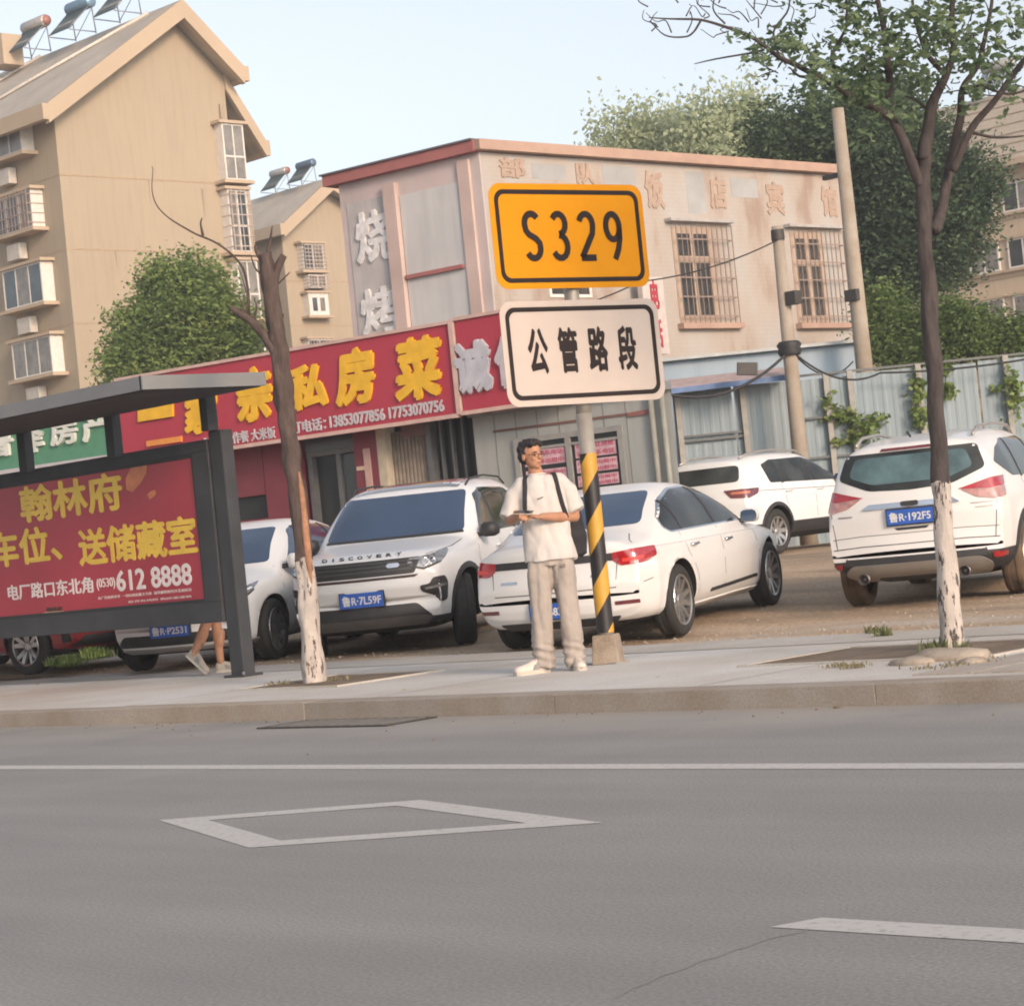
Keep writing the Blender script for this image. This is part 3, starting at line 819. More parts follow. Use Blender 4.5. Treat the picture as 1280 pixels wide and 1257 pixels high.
# ---------------------------------------------------------------- second beige block behind
C1 = P(351, 285, 122)
MG = Frame(C1, C1 + Vector((0, 14, 0)))
M2 = empty('apartment_block', MG.o, MG.rz, 'smaller looking beige apartment block behind the red restaurant sign', 'apartment block')
mk = MG.at(402, 236); me_ = MG.at(351, 285); mr = MG.at(440, 262)
ga = MB(); ga.prism([(0, 0, .5), (mr[0], 0, .5), (mr[0], 0, mr[1]), (mk[0], 0, mk[1]), (0, 0, me_[1])], (0, 50, 0)); fixn(ga.build('wall', M_BEIGE, M2))
roof_pair(M2, me_, mk, mr, over=.6, t=.5, depth=50)
for (a_, b_, c_, d_, bars) in ((367, 282, 396, 303, 0), (370, 306, 399, 340, 7), (378, 368, 405, 396, 0), (378, 425, 408, 450, 5), (378, 345, 402, 362, 4)):
    q0 = MG.at(a_, b_); q1 = MG.at(c_, d_)
    if bars == 0 and d_ < 310: continue
    window(M2, q0[0], q1[0], q1[1], q0[1], out=.5, cols=2, split=0, bars=bars, cur=True, ft=.25 if bars == 0 else .07, hood=bars != 4)
for py in (352, 408):
    z = MG.at(360, py)[1]; MB().box(.01, mr[0] - .01, -.012, .02, z, z + .08).build('render_joint', M_JNT, M2)
yy = MG.o.y + mk[0]
for px, lab, tk in ((350, 'solar water heater with a pale tank on the roof of the block behind', (.45, .44, .42)), (384, 'solar water heater with a dark blue tank on the roof of the block behind', (.1, .15, .22))):
    r = ray(px, 225); t = (yy - CAM.y) / r.y
    heater((CAM.x + r.x * t, yy, mk[1] + .45), 0, lab, s=.9, tank=tk, red=px == 350)

# ---------------------------------------------------------------- white two storey building with the red cornice
W0 = P(600, 190, 48); WZ = W0.z
WL1 = G(425, 232, WZ); WR1 = G(1052, 220, WZ)
WF = Frame(WL1, W0); WR = Frame(W0, WR1)
def grimy_white():
    m, t, b = nodes('flaking_whitewash'); N, L_ = t.nodes.new, t.links.new
    tc = N('ShaderNodeTexCoord')
    n1 = N('ShaderNodeTexNoise'); n1.inputs['Scale'].default_value = .55; n1.inputs['Detail'].default_value = 9; n1.inputs['Roughness'].default_value = .6
    mp = N('ShaderNodeMapping'); mp.inputs['Scale'].default_value = (1.3, 1.3, .45); L_(tc.outputs['Object'], mp.inputs['Vector']); L_(mp.outputs['Vector'], n1.inputs['Vector'])
    a = N('ShaderNodeValToRGB'); e = a.color_ramp.elements; e[0].position = .36; e[0].color = (.31, .235, .19, 1); e[1].position = .62; e[1].color = (.41, .395, .375, 1)
    k = e.new(.46); k.color = (.40, .345, .30, 1); k2 = e.new(.75); k2.color = (.33, .335, .33, 1)
    L_(n1.outputs['Fac'], a.inputs['Fac'])
    bk = N('ShaderNodeTexBrick'); bk.inputs['Scale'].default_value = 1; bk.inputs['Brick Width'].default_value = .24; bk.inputs['Row Height'].default_value = .1; bk.inputs['Mortar Size'].default_value = .008
    bk.inputs['Color1'].default_value = (1, 1, 1, 1); bk.inputs['Color2'].default_value = (.93, .93, .93, 1); bk.inputs['Mortar'].default_value = (.8, .8, .8, 1)
    mp2 = N('ShaderNodeMapping'); mp2.inputs['Rotation'].default_value = (R(90), 0, 0); L_(tc.outputs['Object'], mp2.inputs['Vector']); L_(mp2.outputs['Vector'], bk.inputs['Vector'])
    g = N('ShaderNodeMix'); g.data_type = 'RGBA'; g.blend_type = 'MULTIPLY'; g.inputs['Factor'].default_value = .35
    L_(a.outputs['Color'], g.inputs['A']); L_(bk.outputs['Color'], g.inputs['B']); L_(g.outputs['Result'], b.inputs['Base Color']); b.inputs['Roughness'].default_value = .9
    return m
M_GW = grimy_white()
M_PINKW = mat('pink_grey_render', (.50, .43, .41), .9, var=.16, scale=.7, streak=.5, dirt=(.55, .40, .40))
M_CORN = mat('red_cornice', (.33, .12, .11), .7, var=.15, scale=2)
M_CORN2 = mat('salmon_cornice', (.40, .27, .21), .7, var=.12, scale=2)
WB = empty('roadside_building', WR.o, WR.rz, 'shabby whitewashed two storey building with a red cornice and barred windows', 'building')
lx, ly = Vector((WR.e.x, WR.e.y, 0)), Vector((-WR.n.x, -WR.n.y, 0))
def wloc(p): q = p - WR.o; return Vector((q.dot(lx), q.dot(ly), p.z))
A = wloc(WL1); B = Vector((0, 0, 0)); Cc = wloc(WR1); D = A + (Cc - B)
A.z = D.z = Cc.z = 0
body = MB(); body.prism([(A.x, A.y, .2), (0, 0, .2), (Cc.x, Cc.y, .2), (D.x, D.y, .2)], (0, 0, WZ - .2)); body = fixn(body.build('wall', M_GW, WB))
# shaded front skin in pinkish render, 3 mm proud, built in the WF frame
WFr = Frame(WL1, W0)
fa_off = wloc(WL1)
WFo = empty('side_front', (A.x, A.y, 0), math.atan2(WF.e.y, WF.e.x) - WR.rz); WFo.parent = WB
WFo['label'] = 'shaded street side of the building with two rendered recesses'
def wf(px, py, off=0): return WF.at(px, py, off)
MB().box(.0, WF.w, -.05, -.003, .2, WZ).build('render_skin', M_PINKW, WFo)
# recessed-looking panels: raised frame of piers round grey panels
M_GP = mat('grey_panel', (.52, .515, .51), .8, var=.08, scale=1, streak=.25)
M_PIER = mat('salmon_render', (.52, .40, .36), .9, var=.12, scale=1)
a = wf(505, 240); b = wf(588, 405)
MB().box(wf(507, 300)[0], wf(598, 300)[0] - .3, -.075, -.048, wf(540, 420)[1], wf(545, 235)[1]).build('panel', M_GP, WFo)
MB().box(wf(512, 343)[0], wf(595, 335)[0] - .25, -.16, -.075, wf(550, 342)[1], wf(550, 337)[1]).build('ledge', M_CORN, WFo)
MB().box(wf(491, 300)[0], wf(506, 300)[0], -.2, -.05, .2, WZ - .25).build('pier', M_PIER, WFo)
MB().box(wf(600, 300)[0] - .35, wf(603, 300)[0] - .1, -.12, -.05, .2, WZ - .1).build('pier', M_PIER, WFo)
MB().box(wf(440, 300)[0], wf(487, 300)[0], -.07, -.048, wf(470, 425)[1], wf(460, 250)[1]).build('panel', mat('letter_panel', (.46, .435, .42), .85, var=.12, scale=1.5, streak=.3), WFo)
M_OLDL = mat('faded_white_letters', (.68, .67, .66), .7, var=.2)
onb = lambda s, px0, px1, t, b, m: onboard('relief_character', s, px0, px1, t, b, m, .03, WF, WFo, .07, .05)
onb('烧', 445, 492, 262, 328, M_OLDL); onb('烤', 452, 503, 358, 418, M_OLDL)
# cornices
co = MB(); co.box(-.3, WF.w + .02, -.25, .3, WZ + .0, WZ + .24); co.build('cornice', M_CORN, WFo)
MB().box(-.35, WF.w + .0, -.30, .3, WZ + .242, WZ + .28).build('cornice_edge', mat('dark_edge', (.12, .11, .12), .6), WFo)
MB().box(-.2, WR.w + .1, -.22, .4, WZ + .02, WZ + .24).build('cornice', M_CORN2, WB)
MB().prism([(A.x, A.y, WZ + .1), (0, 0, WZ + .1), (Cc.x, Cc.y, WZ + .1), (D.x, D.y, WZ + .1)], (0, 0, .15)).build('flat_roof', M_TILE_ROOF, WB)
def wr(px, py, off=0): return WR.at(px, py, off)
# barred windows
for (a_, b_, c_, d_) in ((838, 283, 899, 403), (986, 290, 1038, 403)):
    q0 = wr(a_, b_); q1 = wr(c_, d_)
    wi = window(WB, q0[0], q1[0], q1[1], q0[1], out=.02, cols=2, split=.66, glass=M_GLASSD, fm=mat('peach_frame', (.42, .32, .25), .7), hood=False, cur=False, ft=.16)
    x1w = wr(c_ + 14, 340)[0]
    bm_ = MB()
    for k in range(12):
        xx = q0[0] + (x1w - q0[0]) * k / 11; bm_.box(xx - .008, xx + .008, -.17, -.15, q1[1] - .05, q0[1] + .05)
    for k in range(5):
        zz = q1[1] + (q0[1] - q1[1]) * (k + .3) / 5; bm_.box(q0[0], x1w, -.185, -.171, zz - .015, zz + .015); bm_.box(x1w - .012, x1w + .012, -.17, 0, zz - .015, zz + .015)
    bm_.build('window_bars', M_RUST, wi)
    MB().box(q0[0] - .1, x1w + .1, -.2, 0, q1[1] - .16, q1[1] - .03).build('sill', M_CORN2, wi)
    MB().box(q0[0] - .2, x1w + .1, -.22, -.0, q0[1] + .1, q0[1] + .17).build('window_hood', mat('hood_grey', (.38, .36, .35), .7), wi)
# a dark window mostly hidden by the sign plates
q0 = wr(680, 300); q1 = wr(740, 372); window(WB, q0[0], q1[0], q1[1], q0[1], out=.02, cols=2, split=0, glass=M_GLASSD, hood=False, cur=False)
# ghost characters left where old letters were taken down, and grey rubbed patches between them
M_GHOST = mat('ghost_letters', (.40, .315, .26), .9, var=.15, scale=3)
M_PATCH = mat('grey_patch', (.34, .345, .345), .9, var=.15, scale=1.5)
for s_, a_, c_, t_, b_ in (('部', 622, 658, 196, 224), ('队', 718, 744, 203, 231), ('饭', 803, 832, 213, 262), ('店', 884, 910, 220, 262), ('宾', 955, 982, 226, 270), ('馆', 1024, 1048, 232, 272)):
    q0 = wr(a_, t_); q1 = wr(c_, b_)
    MB().box(q0[0] + .1, q1[0] - .1, -.006, -.002, q1[1] + .1, q0[1] - .1).build('stain', M_GHOST, WB)
    text_on('relief_character', s_, q0[0], q1[0], q1[1], q0[1], -.004, mat('letter_scar', (.375, .28, .22), .9), WB, .04, .02)
for a_, c_, t_, b_ in ((664, 708, 204, 226), (752, 796, 206, 236), (856, 884, 214, 268), (912, 948, 222, 248)):
    q0 = wr(a_, t_); q1 = wr(c_, b_)
    MB().box(q0[0], q1[0], -.004, -.001, q1[1], q0[1]).build('stain', M_PATCH, WB)
# red characters on a white upright board by the sign
q0 = wr(806, 350); q1 = wr(840, 445)
vs = MB().box(q0[0] - .6, q1[0] - .55, -.45, -.3, q1[1], q0[1]).build('upright_shop_sign', mat('board_white', (.52, .46, .43), .6, var=.1), None)
vs.location = WB.location; vs.rotation_euler = WB.rotation_euler
tag(vs, 'narrow white sign with red characters on the whitewashed wall behind the road sign', 'shop sign')
M_RED = mat('letter_red', (.40, .03, .05), .5)
dz = (q0[1] - q1[1])
text_on('lettering', '电', q0[0] - .35, q1[0] - .75, q0[1] - dz * .42, q0[1] - dz * .04, -.452, M_RED, vs, .03, .02)
text_on('lettering', '话', q0[0] - .35, q1[0] - .75, q0[1] - dz * .92, q0[1] - dz * .55, -.452, M_RED, vs, .03, .02)
# pale blue lean-to along its foot
lt0 = P(828, 449, 44.5); lt1 = P(1070, 446, 44.5)
LT = Frame(lt0, lt1, 'lean_to_shed', 'low pale blue sheet roofed shed between the fence and the whitewashed building', 'shed')
M_PB = mat('pale_blue_sheet', (.30, .38, .45), .6, var=.1, scale=.7, streak=.3)
zt_ = lt0.z
MB().box(-4, LT.w, 0, 2.2, .5, zt_ - .06).build('wall', M_PB, LT.root)
mb = MB()
for k in range(40):
    x = -4 + (LT.w + 4) * k / 40; mb.box(x, x + .06, -.03, 0, 1.5, zt_ - .1)
MB().box(-4.1, LT.w + .1, -.2, 2.4, zt_ - .06, zt_).build('roof', mat('pale_roof', (.42, .44, .44), .6), LT.root)

# ---------------------------------------------------------------- far right apartments
C3 = P(1262, 203, 113)
RF = Frame(C3 + Vector((-22, 0, 0)), C3 + Vector((16, 0, 0)))
RB = empty('apartment_block', RF.o, RF.rz, 'beige apartment block with a broad tan roof behind the trees at the right', 'apartment block')
ze = C3.z; zr = P(1262, 110, 118).z
M_BEIGE2 = mat('beige_render_dull', (.50, .40, .29), .9, var=.06, scale=.2, streak=.2)
MB().box(0, RF.w, 0, 11, .3, ze).build('wall', M_BEIGE2, RB)
mb = MB(); v = [(-.8, -.8, ze), (RF.w, -.8, ze), (RF.w, 11.8, ze), (-.8, 11.8, ze), (-.8, 5.5, zr), (RF.w, 5.5, zr)]
mb.add(v, [(0, 1, 5, 4), (2, 3, 4, 5), (3, 0, 4), (1, 2, 5), (0, 3, 2, 1)]); rr = fixn(mb.build('roof', mat('tan_roof', (.42, .35, .27), .85, var=.1, streak=.35), RB))
for k in range(7):
    u = (k + .5) / 7; MB().box(-.8, RF.w, -.8 + 6.3 * u - .05, -.8 + 6.3 * u + .05, ze + (zr - ze) * u, ze + (zr - ze) * u + .06).build('roof_batten', mat('batten', (.34, .28, .21), .8), rr)
MB().box(-.9, RF.w, -.95, -.8, ze - .3, ze + .02).build('eaves_gutter', M_CREAMT, rr)
for ci, cx_ in enumerate((1274, 1224, 1176)):
    q = RF.at(cx_, 255)
    for k in range(6):
        z1_ = ze - 1.0 - k * 2.85
        window(RB, q[0] - .9, q[0] + .9, z1_ - 1.5, z1_, out=.1, cols=2, split=0, glass=M_GLASSD, cur=True, ft=.1)
for k in range(5): MB().box(0, RF.w, -.01, .02, ze - 2.9 * (k + 1), ze - 2.9 * (k + 1) + .08).build('render_joint', M_JNT, RB)
for px_, lab in ((1250, 'solar water heater on the roof ridge of the right hand block'),):
    r = ray(px_, 105); yy = RF.o.y + 5.5; t = (yy - CAM.y) / r.y; heater((CAM.x + r.x * t, yy, zr), 0, lab, s=1.2, tank=(.45, .44, .42))

# ---------------------------------------------------------------- restaurant row
RZt = P(620, 400, 34).z
R1 = P(620, 400, 34); Rl = G(200, 472, RZt)
dirR = (R1 - Rl); dirR.z = 0; dirR.normalize()
RS0 = R1 - dirR * 22; RS1 = R1 + dirR * 4.2
RS = Frame(RS0, RS1)
def rs(px, py, off=0): return RS.at(px, py, off)
zlo = rs(640, 507, .5)[1]; 
REST = empty('restaurant', RS.o, RS.rz, 'single storey restaurant row with maroon walls and dark glass doors', 'restaurant')
M_MAR = mat('maroon_paint', (.17, .035, .05), .6, var=.12, scale=1.5)
M_GREYW = mat('grey_sheet_wall', (.32, .335, .325), .7, var=.07, scale=.8, streak=.3, dirt=(.22, .22, .2))
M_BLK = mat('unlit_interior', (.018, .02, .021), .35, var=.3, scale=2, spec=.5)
xg = rs(592, 540)[0]; xgr = rs(843, 540)[0]; zc_ = zlo
xs_ = {k: rs(k, 560)[0] for k in (147, 158, 285, 330, 372, 452, 476, 486, 530, 590)}
# building volume set back, roof level at sign top
def back_corner(fr, x, d):
    p = fr.o + fr.e * x; q = (p - CAM); q.z = 0; q.normalize(); q = q * d
    return x + q.dot(fr.e), -q.dot(fr.n)
xq = rs(690, 450)[0]; bxq, byq = back_corner(RS, xq, 8)
fixn(MB().prism([(0, .5, .1), (xq, .5, .1), (bxq - .5, byq, .1), (0, byq, .1)], (0, 0, RZt - .2)).build('rear_wall', M_MAR, REST))
# facade pieces between openings
zg = .25
def piece(a, b, z0, z1, m, y0=0, y1=.5, name='wall', par=None): return MB().box(a, b, y0, y1, z0, z1).build(name, m, par or REST)
piece(0, rs(285, 560)[0] - 1.4, zg - .3, zc_, M_MAR)
piece(rs(285, 560)[0] - 1.4, rs(285, 600)[0], zg - .3, 1.2, M_MAR); piece(rs(285, 560)[0] - 1.4, rs(330, 600)[0], 2.35, zc_, M_MAR)
piece(rs(331, 600)[0], rs(372, 600)[0], zg - .3, zc_, M_MAR)
piece(rs(285, 560)[0] - .0, rs(331, 600)[0], zg - .3, rs(310, 650)[1], M_MAR)
wn = piece(rs(285, 560)[0] - 1.4, rs(331, 600)[0], 1.0, 2.35, M_BLK, .12, .16, 'window')
for k in range(3):
    xx = rs(285, 560)[0] - 1.4 + k * 1.1; MB().box(xx, xx + .06, .06, .12, 1.0, 2.35).build('window_frame', mat('brown_alu', (.14, .10, .08), .5), wn)
MB().box(rs(288, 600)[0] - 1.4, rs(331, 600)[0], .02, .12, rs(300, 587)[1], rs(300, 587)[1] + .05).build('window_frame', M_PALEBAR, wn)
# dark doorway with glass doors
d0, d1 = rs(378, 600)[0], rs(446, 600)[0]
dw = piece(d0, rs(452, 600)[0], zg - .3, zc_, M_BLK, .3, .35, 'door')
MB().box(d0, rs(452, 600)[0], .16, .3, rs(410, 568)[1], rs(410, 568)[1] + .07).build('door_header', mat('header_grey', (.12, .125, .125), .5), dw)
MB().box(d0, rs(452, 600)[0], .14, .16, rs(410, 568)[1] + .07, zc_).build('fanlight', mat('fanlight_glass', (.06, .065, .068), .2, spec=.7), dw)
for a_ in (378, 414, 447):
    xx = rs(a_, 600)[0]; MB().box(xx, xx + .09, .17, .3, zg - .3, rs(410, 568)[1]).build('door_frame', mat('door_steel', (.13, .135, .14), .4, .3), dw)
MB().box(rs(418, 600)[0], rs(444, 600)[0], .22, .24, zg, rs(410, 570)[1]).build('door_leaf', mat('door_glass', (.05, .055, .06), .12, spec=.8), dw)
MB().tube([(rs(440, 600)[0], .14, 1.0), (rs(440, 600)[0], .14, 1.7)], .02, 8).build('door_handle', M_GALV, dw)
piece(rs(446, 600)[0], rs(475, 600)[0], zg - .3, zc_, M_MAR)
MB().box(rs(458, 600)[0], rs(466, 600)[0], -.02, 0, rs(460, 648)[1], rs(462, 560)[1]).build('torn_poster', mat('torn_paper', (.45, .30, .27), .8), REST)
MB().box(rs(448, 600)[0], rs(457, 600)[0], -.02, 0, rs(450, 588)[1], rs(450, 583)[1]).build('notice', mat('notice', (.50, .38, .30), .8), REST)
piece(rs(475, 600)[0], rs(485, 600)[0], zg - .3, zc_, mat('cream_pier', (.42, .37, .29), .8))
wd = piece(rs(485, 600)[0], rs(592, 600)[0], zg - .3, zc_, M_BLK, .3, .35, 'shop_window')
cb = MB()
for k in range(9):
    xx = rs(487, 600)[0] + k * .075; cb.tube([(xx, .22, .5), (xx, .22, zc_ - .1)], .05, 8)
cb.build('curtain', mat('drab_curtain', (.22, .185, .15), .9, var=.2), wd)
MB().box(rs(532, 600)[0], rs(532, 600)[0] + .1, .1, .3, zg, zc_).build('window_frame', mat('door_steel', (.13, .135, .14), .4, .3), wd)
MB().box(rs(500, 600)[0], rs(530, 600)[0], .15, .17, rs(510, 545)[1], zc_ - .02).build('hanging_banner', mat('dull_pink', (.20, .12, .12), .8), wd)
for k in range(3):
    xx = rs(545 + 14 * k, 600)[0]; MB().box(xx, xx + .04, .2, .26, zg, zc_).build('window_frame', mat('door_steel', (.13, .135, .14), .4, .3), wd)
# sign boards hung in front
def board(x0, x1, z0, z1, m, label, name='shop_sign', y=.0, trim=True):
    o = MB().box(x0, x1, -.5, y, z0, z1).build(name, m, None); o.location = REST.location; o.rotation_euler = REST.rotation_euler
    tag(o, label, 'shop sign')
    if trim:
        for za, zb_ in ((z1, z1 + .05), (z0 - .06, z0)): MB().box(x0 - .03, x1 + .03, -.54, -.44, za, zb_).build('sign_trim', mat('pink_trim', (.50, .35, .31), .6), o)
    return o
M_SRED = mat('sign_red', (.35, .036, .060), .45, var=.06, scale=.8, spec=.4)
M_SYEL = mat('sign_letters_yellow', (.68, .39, .02), .45)
M_SWHT = mat('sign_letters_white', (.45, .42, .45), .5, var=.08)
OFF = .5
xa = rs(150, 520, OFF)[0]; xb = rs(567, 470, OFF)[0]
b1_ = board(xa, xb, zlo, RZt, M_SRED, 'long red restaurant sign with yellow brush characters above the doors')
def ch_on(par, s, px0, px1, t, b, m, bold=.035, d=.045, shear=0):
    return onboard('lettering', s, px0, px1, t, b, m, bold, RS, par, OFF, d, shear)
for s, a_, c_, t_, b_ in (('一', 174, 218, 508, 524), ('家', 232, 274, 487, 542), ('亲', 297, 342, 458, 527), ('私', 360, 412, 455, 512), ('房', 421, 470, 434, 506), ('菜', 495, 554, 420, 500)):
    ch_on(b1_, s, px0=a_, px1=c_, t=t_, b=b_, m=M_SYEL, bold=.05, shear=.12)
ch_on(b1_, '工作餐 大米饭', 281, 345, 537, 552, M_SWHT, .025, .02)
ch_on(b1_, '接', 252, 278, 546, 558, M_SWHT, .025, .02)
ch_on(b1_, '订电话：', 364, 408, 524, 540, M_SWHT, .025, .02)
ch_on(b1_, '13853077856', 412, 482, 515, 530, M_SWHT, .03, .02)
ch_on(b1_, '17753070756', 486, 556, 504, 519, M_SWHT, .03, .02)
b2_ = board(xb + .12, rs(700, 450, OFF)[0], zlo + .02, RZt + .03, M_SRED, 'red sign with white characters partly hidden by the white road sign')
ch_on(b2_, '诚', 570, 616, 425, 492, mat('sign_letters_greywhite', (.42, .42, .47), .5), .06, .06)
ch_on(b2_, '信', 620, 670, 416, 484, M_SWHT, .06, .06)
MB().box(xb + .02, xb + .1, -.55, -.4, zlo - .02, RZt + .06).build('sign_joint', mat('pink_trim', (.50, .35, .31), .6), b2_)
# green sign further left
zg0 = rs(100, 575, OFF)[1]; zg1 = rs(100, 505, OFF)[1]
xg1 = rs(147, 540, OFF)[0]
b3_ = board(xg1 - 5.2, xg1, zg0 - .0, RZt - .12, mat('sign_green', (.08, .23, .14), .5, var=.08), 'green estate agent sign with white characters left of the red sign', trim=False)
mb = MB(); mb.box(xg1 - 5.2, xg1, -.56, -.48, zg0 - .05, zg0 + .02); mb.build('sign_trim', M_SWHT, b3_)
M_GWH = mat('sign_letters_cream', (.58, .60, .55), .5)
ch_on(b3_, '鲁', -24, 18, 529, 572, M_GWH, .03, .06); ch_on(b3_, '泽', 25, 56, 525, 566, M_GWH, .03, .06)
ch_on(b3_, '房', 64, 98, 519, 556, M_GWH, .03, .06); ch_on(b3_, '产', 104, 138, 513, 551, M_GWH, .03, .06)
# orange stroke visible under the restaurant name
MB().box(rs(184, 545, OFF)[0], rs(228, 545, OFF)[0], -.54, -.5, rs(200, 556, OFF)[1], rs(200, 549, OFF)[1]).build('orange_bar', mat('orange_bar', (.62, .24, .05), .5), b1_)
# grey annexe wall with papered window
GA = empty('sheet_metal_annexe', RS.o, RS.rz, 'grey sheet metal annexe with pink papers in its window behind the road sign', 'annexe')
bxr, byr = back_corner(RS, xgr, 5)
fixn(MB().prism([(xg, 0, .1), (xgr, 0, .1), (bxr - .1, byr, .1), (xg, byr, .1)], (0, 0, zlo - .16)).build('wall', M_GREYW, GA))
MB().prism([(xg - .02, -.1, zlo - .055), (xgr + .08, -.1, zlo - .055), (bxr, byr, zlo - .055), (xg - .02, byr, zlo - .055)][::-1], (0, 0, .12)).build('roof', mat('annexe_roof', (.30, .32, .32), .7), GA)
for k in range(1, 9):
    xx = xg + (xgr - xg) * k / 9; MB().box(xx, xx + .014, -.008, .0, .2, zlo - .07).build('sheet_joint', mat('sheet_joint', (.2, .21, .2), .7), GA)
q0 = rs(640, 553); q1 = rs(779, 606)
z1_ = rs(700, 548)[1]; z0_ = rs(700, 612)[1] - .1; xw0, xw1 = rs(650, 580)[0], rs(779, 570)[0]
wn = MB().box(xw0, xw1, -.02, .0, z0_, z1_).build('window', M_BLK, GA)
fr_ = MB(); 
for xx in (xw0 - .05, (xw0 + xw1) / 2 - .04, xw1 - .03): fr_.box(xx, xx + .09, -.06, -.02, z0_, z1_)
fr_.box(xw0 - .05, xw1 + .06, -.061, -.02, z1_, z1_ + .08); fr_.box(xw0, xw1, -.05, -.02, z1_ - .12, z1_ - .08)
fr_.build('window_frame', mat('alu_grey', (.26, .26, .25), .5), wn)
M_PAPER = mat('pink_paper', (.52, .33, .37), .8, var=.25, scale=9)
for (a, b, c, d) in ((.06, .46, .58, .86), (.06, .46, .12, .50), (.56, .95, .62, .9), (.56, .95, .36, .58), (.56, .95, .12, .31)):
    X0 = xw0 + (xw1 - xw0) * a; X1 = xw0 + (xw1 - xw0) * b; Z0 = z0_ + (z1_ - z0_) * c; Z1 = z0_ + (z1_ - z0_) * d
    pp = MB().box(X0, X1, -.028, -.021, Z0, Z1).build('poster', M_PAPER, wn)
    n = 2 if Z1 - Z0 < .25 else 3
    for r_ in range(n):
        h = (Z1 - Z0) / n
        text_on('lettering', random.choice(['出售转让房屋', '招租联系电话', '门面房出租中']), X0 + .03, X1 - .03, Z1 - h * (r_ + .85), Z1 - h * (r_ + .2), -.0285, mat('poster_ink', (.42, .10, .16), .7), pp, .03, .002, res=1)
# rust streak and an old bracket line on the wall
MB().prism([(rs(617, 538)[0], -.02, rs(617, 538)[1]), (rs(815, 512)[0], -.02, rs(815, 512)[1]), (rs(815, 515)[0], -.02, rs(815, 515)[1]), (rs(617, 541)[0], -.02, rs(617, 541)[1])], (0, .015, 0)).build('rusty_rail', mat('rust_rail', (.16, .085, .075), .8), GA)
MB().prism([(rs(786, 517)[0], -.035, rs(786, 516)[1]), (rs(813, 513)[0], -.035, rs(813, 511)[1]), (rs(813, 519)[0], -.035, rs(813, 517)[1]), (rs(786, 522)[0], -.035, rs(786, 521)[1])], (0, .015, 0)).build('rusty_patch', mat('rust_patch', (.24, .10, .09), .8), GA)
for pxx in (822, 852):
    xx = min(rs(pxx, 560)[0], xgr - .12); 
    MB().tube([(xx, -.06, .2), (xx, -.06, zlo - .1)], .045, 8).build('downpipe', mat('downpipe', (.25, .25, .22), .6), GA)

# ---------------------------------------------------------------- site fence of blue-grey sheets
f0 = P(838, 488, 41.5); f1 = P(1290, 446, 41.5)
FE = Frame(f0, f1 + (f1 - f0) * .25)
FN = empty('site_fence', FE.o, FE.rz, 'blue grey corrugated sheet fence with posts and climbing vines', 'fence')
ztop = (f0.z + f1.z) / 2
M_SHEET = [mat('fence_sheet_%s' % k, c, .5, .1, var=.06, scale=.7, streak=.3) for k, c in (('a', (.215, .27, .30)), ('b', (.23, .28, .305)), ('c', (.205, .26, .29)))]
pw = 1.14; n = int(FE.w / pw) + 1
for i in range(-1, n):
    x0 = i * pw; mb = MB(); pts = []
    k = 6
    for j in range(k):
        u = x0 + .02 + (pw - .04) * j / k; q_ = (pw - .04) / k
        pts += [(u, 0), (u + q_ * .5, 0), (u + q_ * .62, -.005), (u + q_ * .88, -.005)]
    pts.append((x0 + pw - .02, 0))
    dz = random.uniform(-.03, .03)
    v = [(a_, b_, .3) for a_, b_ in pts] + [(a_, b_, ztop + dz) for a_, b_ in pts]; m_ = len(pts)
    mb.add(v, [(a_, a_ + 1, m_ + a_ + 1, m_ + a_) for a_ in range(m_ - 1)])
    mb.build('sheet_panel', random.choice(M_SHEET), FN)
M_POSTF = mat('fence_post', (.30, .29, .26), .6, var=.15)
for px in (848, 930, 1036, 1066, 1152, 1262):
    xx = FE.at(px, 520)[0]; MB().box(xx - .05, xx + .05, -.14, -.04, .4, ztop + .05).build('fence_post', M_POSTF, FN)
M_RAIL = mat('fence_rail', (.12, .13, .13), .6)
for a_, c_, py in ((848, 930, 543), (848, 930, 549), (1000, 1066, 521), (1000, 1070, 571), (1066, 1150, 566)):
    xa_, z_ = FE.at((a_ + c_) / 2, py); x0_ = FE.at(a_, py)[0]; x1_ = FE.at(c_, py)[0]
    MB().box(x0_, x1_, -.1, -.06, z_ - .02, z_ + .02).build('fence_rail', M_RAIL, FN)
MB().box(-1.2, FE.w, -.06, .03, ztop + .03, ztop + .07).build('top_rail', M_RAIL, FN)
# awning strip over its left end
xa1 = FE.at(985, 475)[0]
aw = MB().prism([(-.2, -.75, ztop - .03), (xa1, -.6, ztop + .02), (xa1, .4, ztop + .22), (-.2, .4, ztop + .2)], (0, 0, .05)).build('awning', mat('pink_faded_sheet', (.42, .32, .30), .7, var=.2), None)
aw.location = FN.location; aw.rotation_euler = FN.rotation_euler; tag(aw, 'low faded pink awning edged in blue over the left end of the fence', 'awning')
MB().prism([(-.2, -.77, ztop - .09), (xa1, -.62, ztop - .04), (xa1, -.62, ztop + .06), (-.2, -.77, ztop + .01)], (0, -.03, 0)).build('awning_edge', mat('blue_tarp', (.10, .17, .32), .6, var=.2), aw)

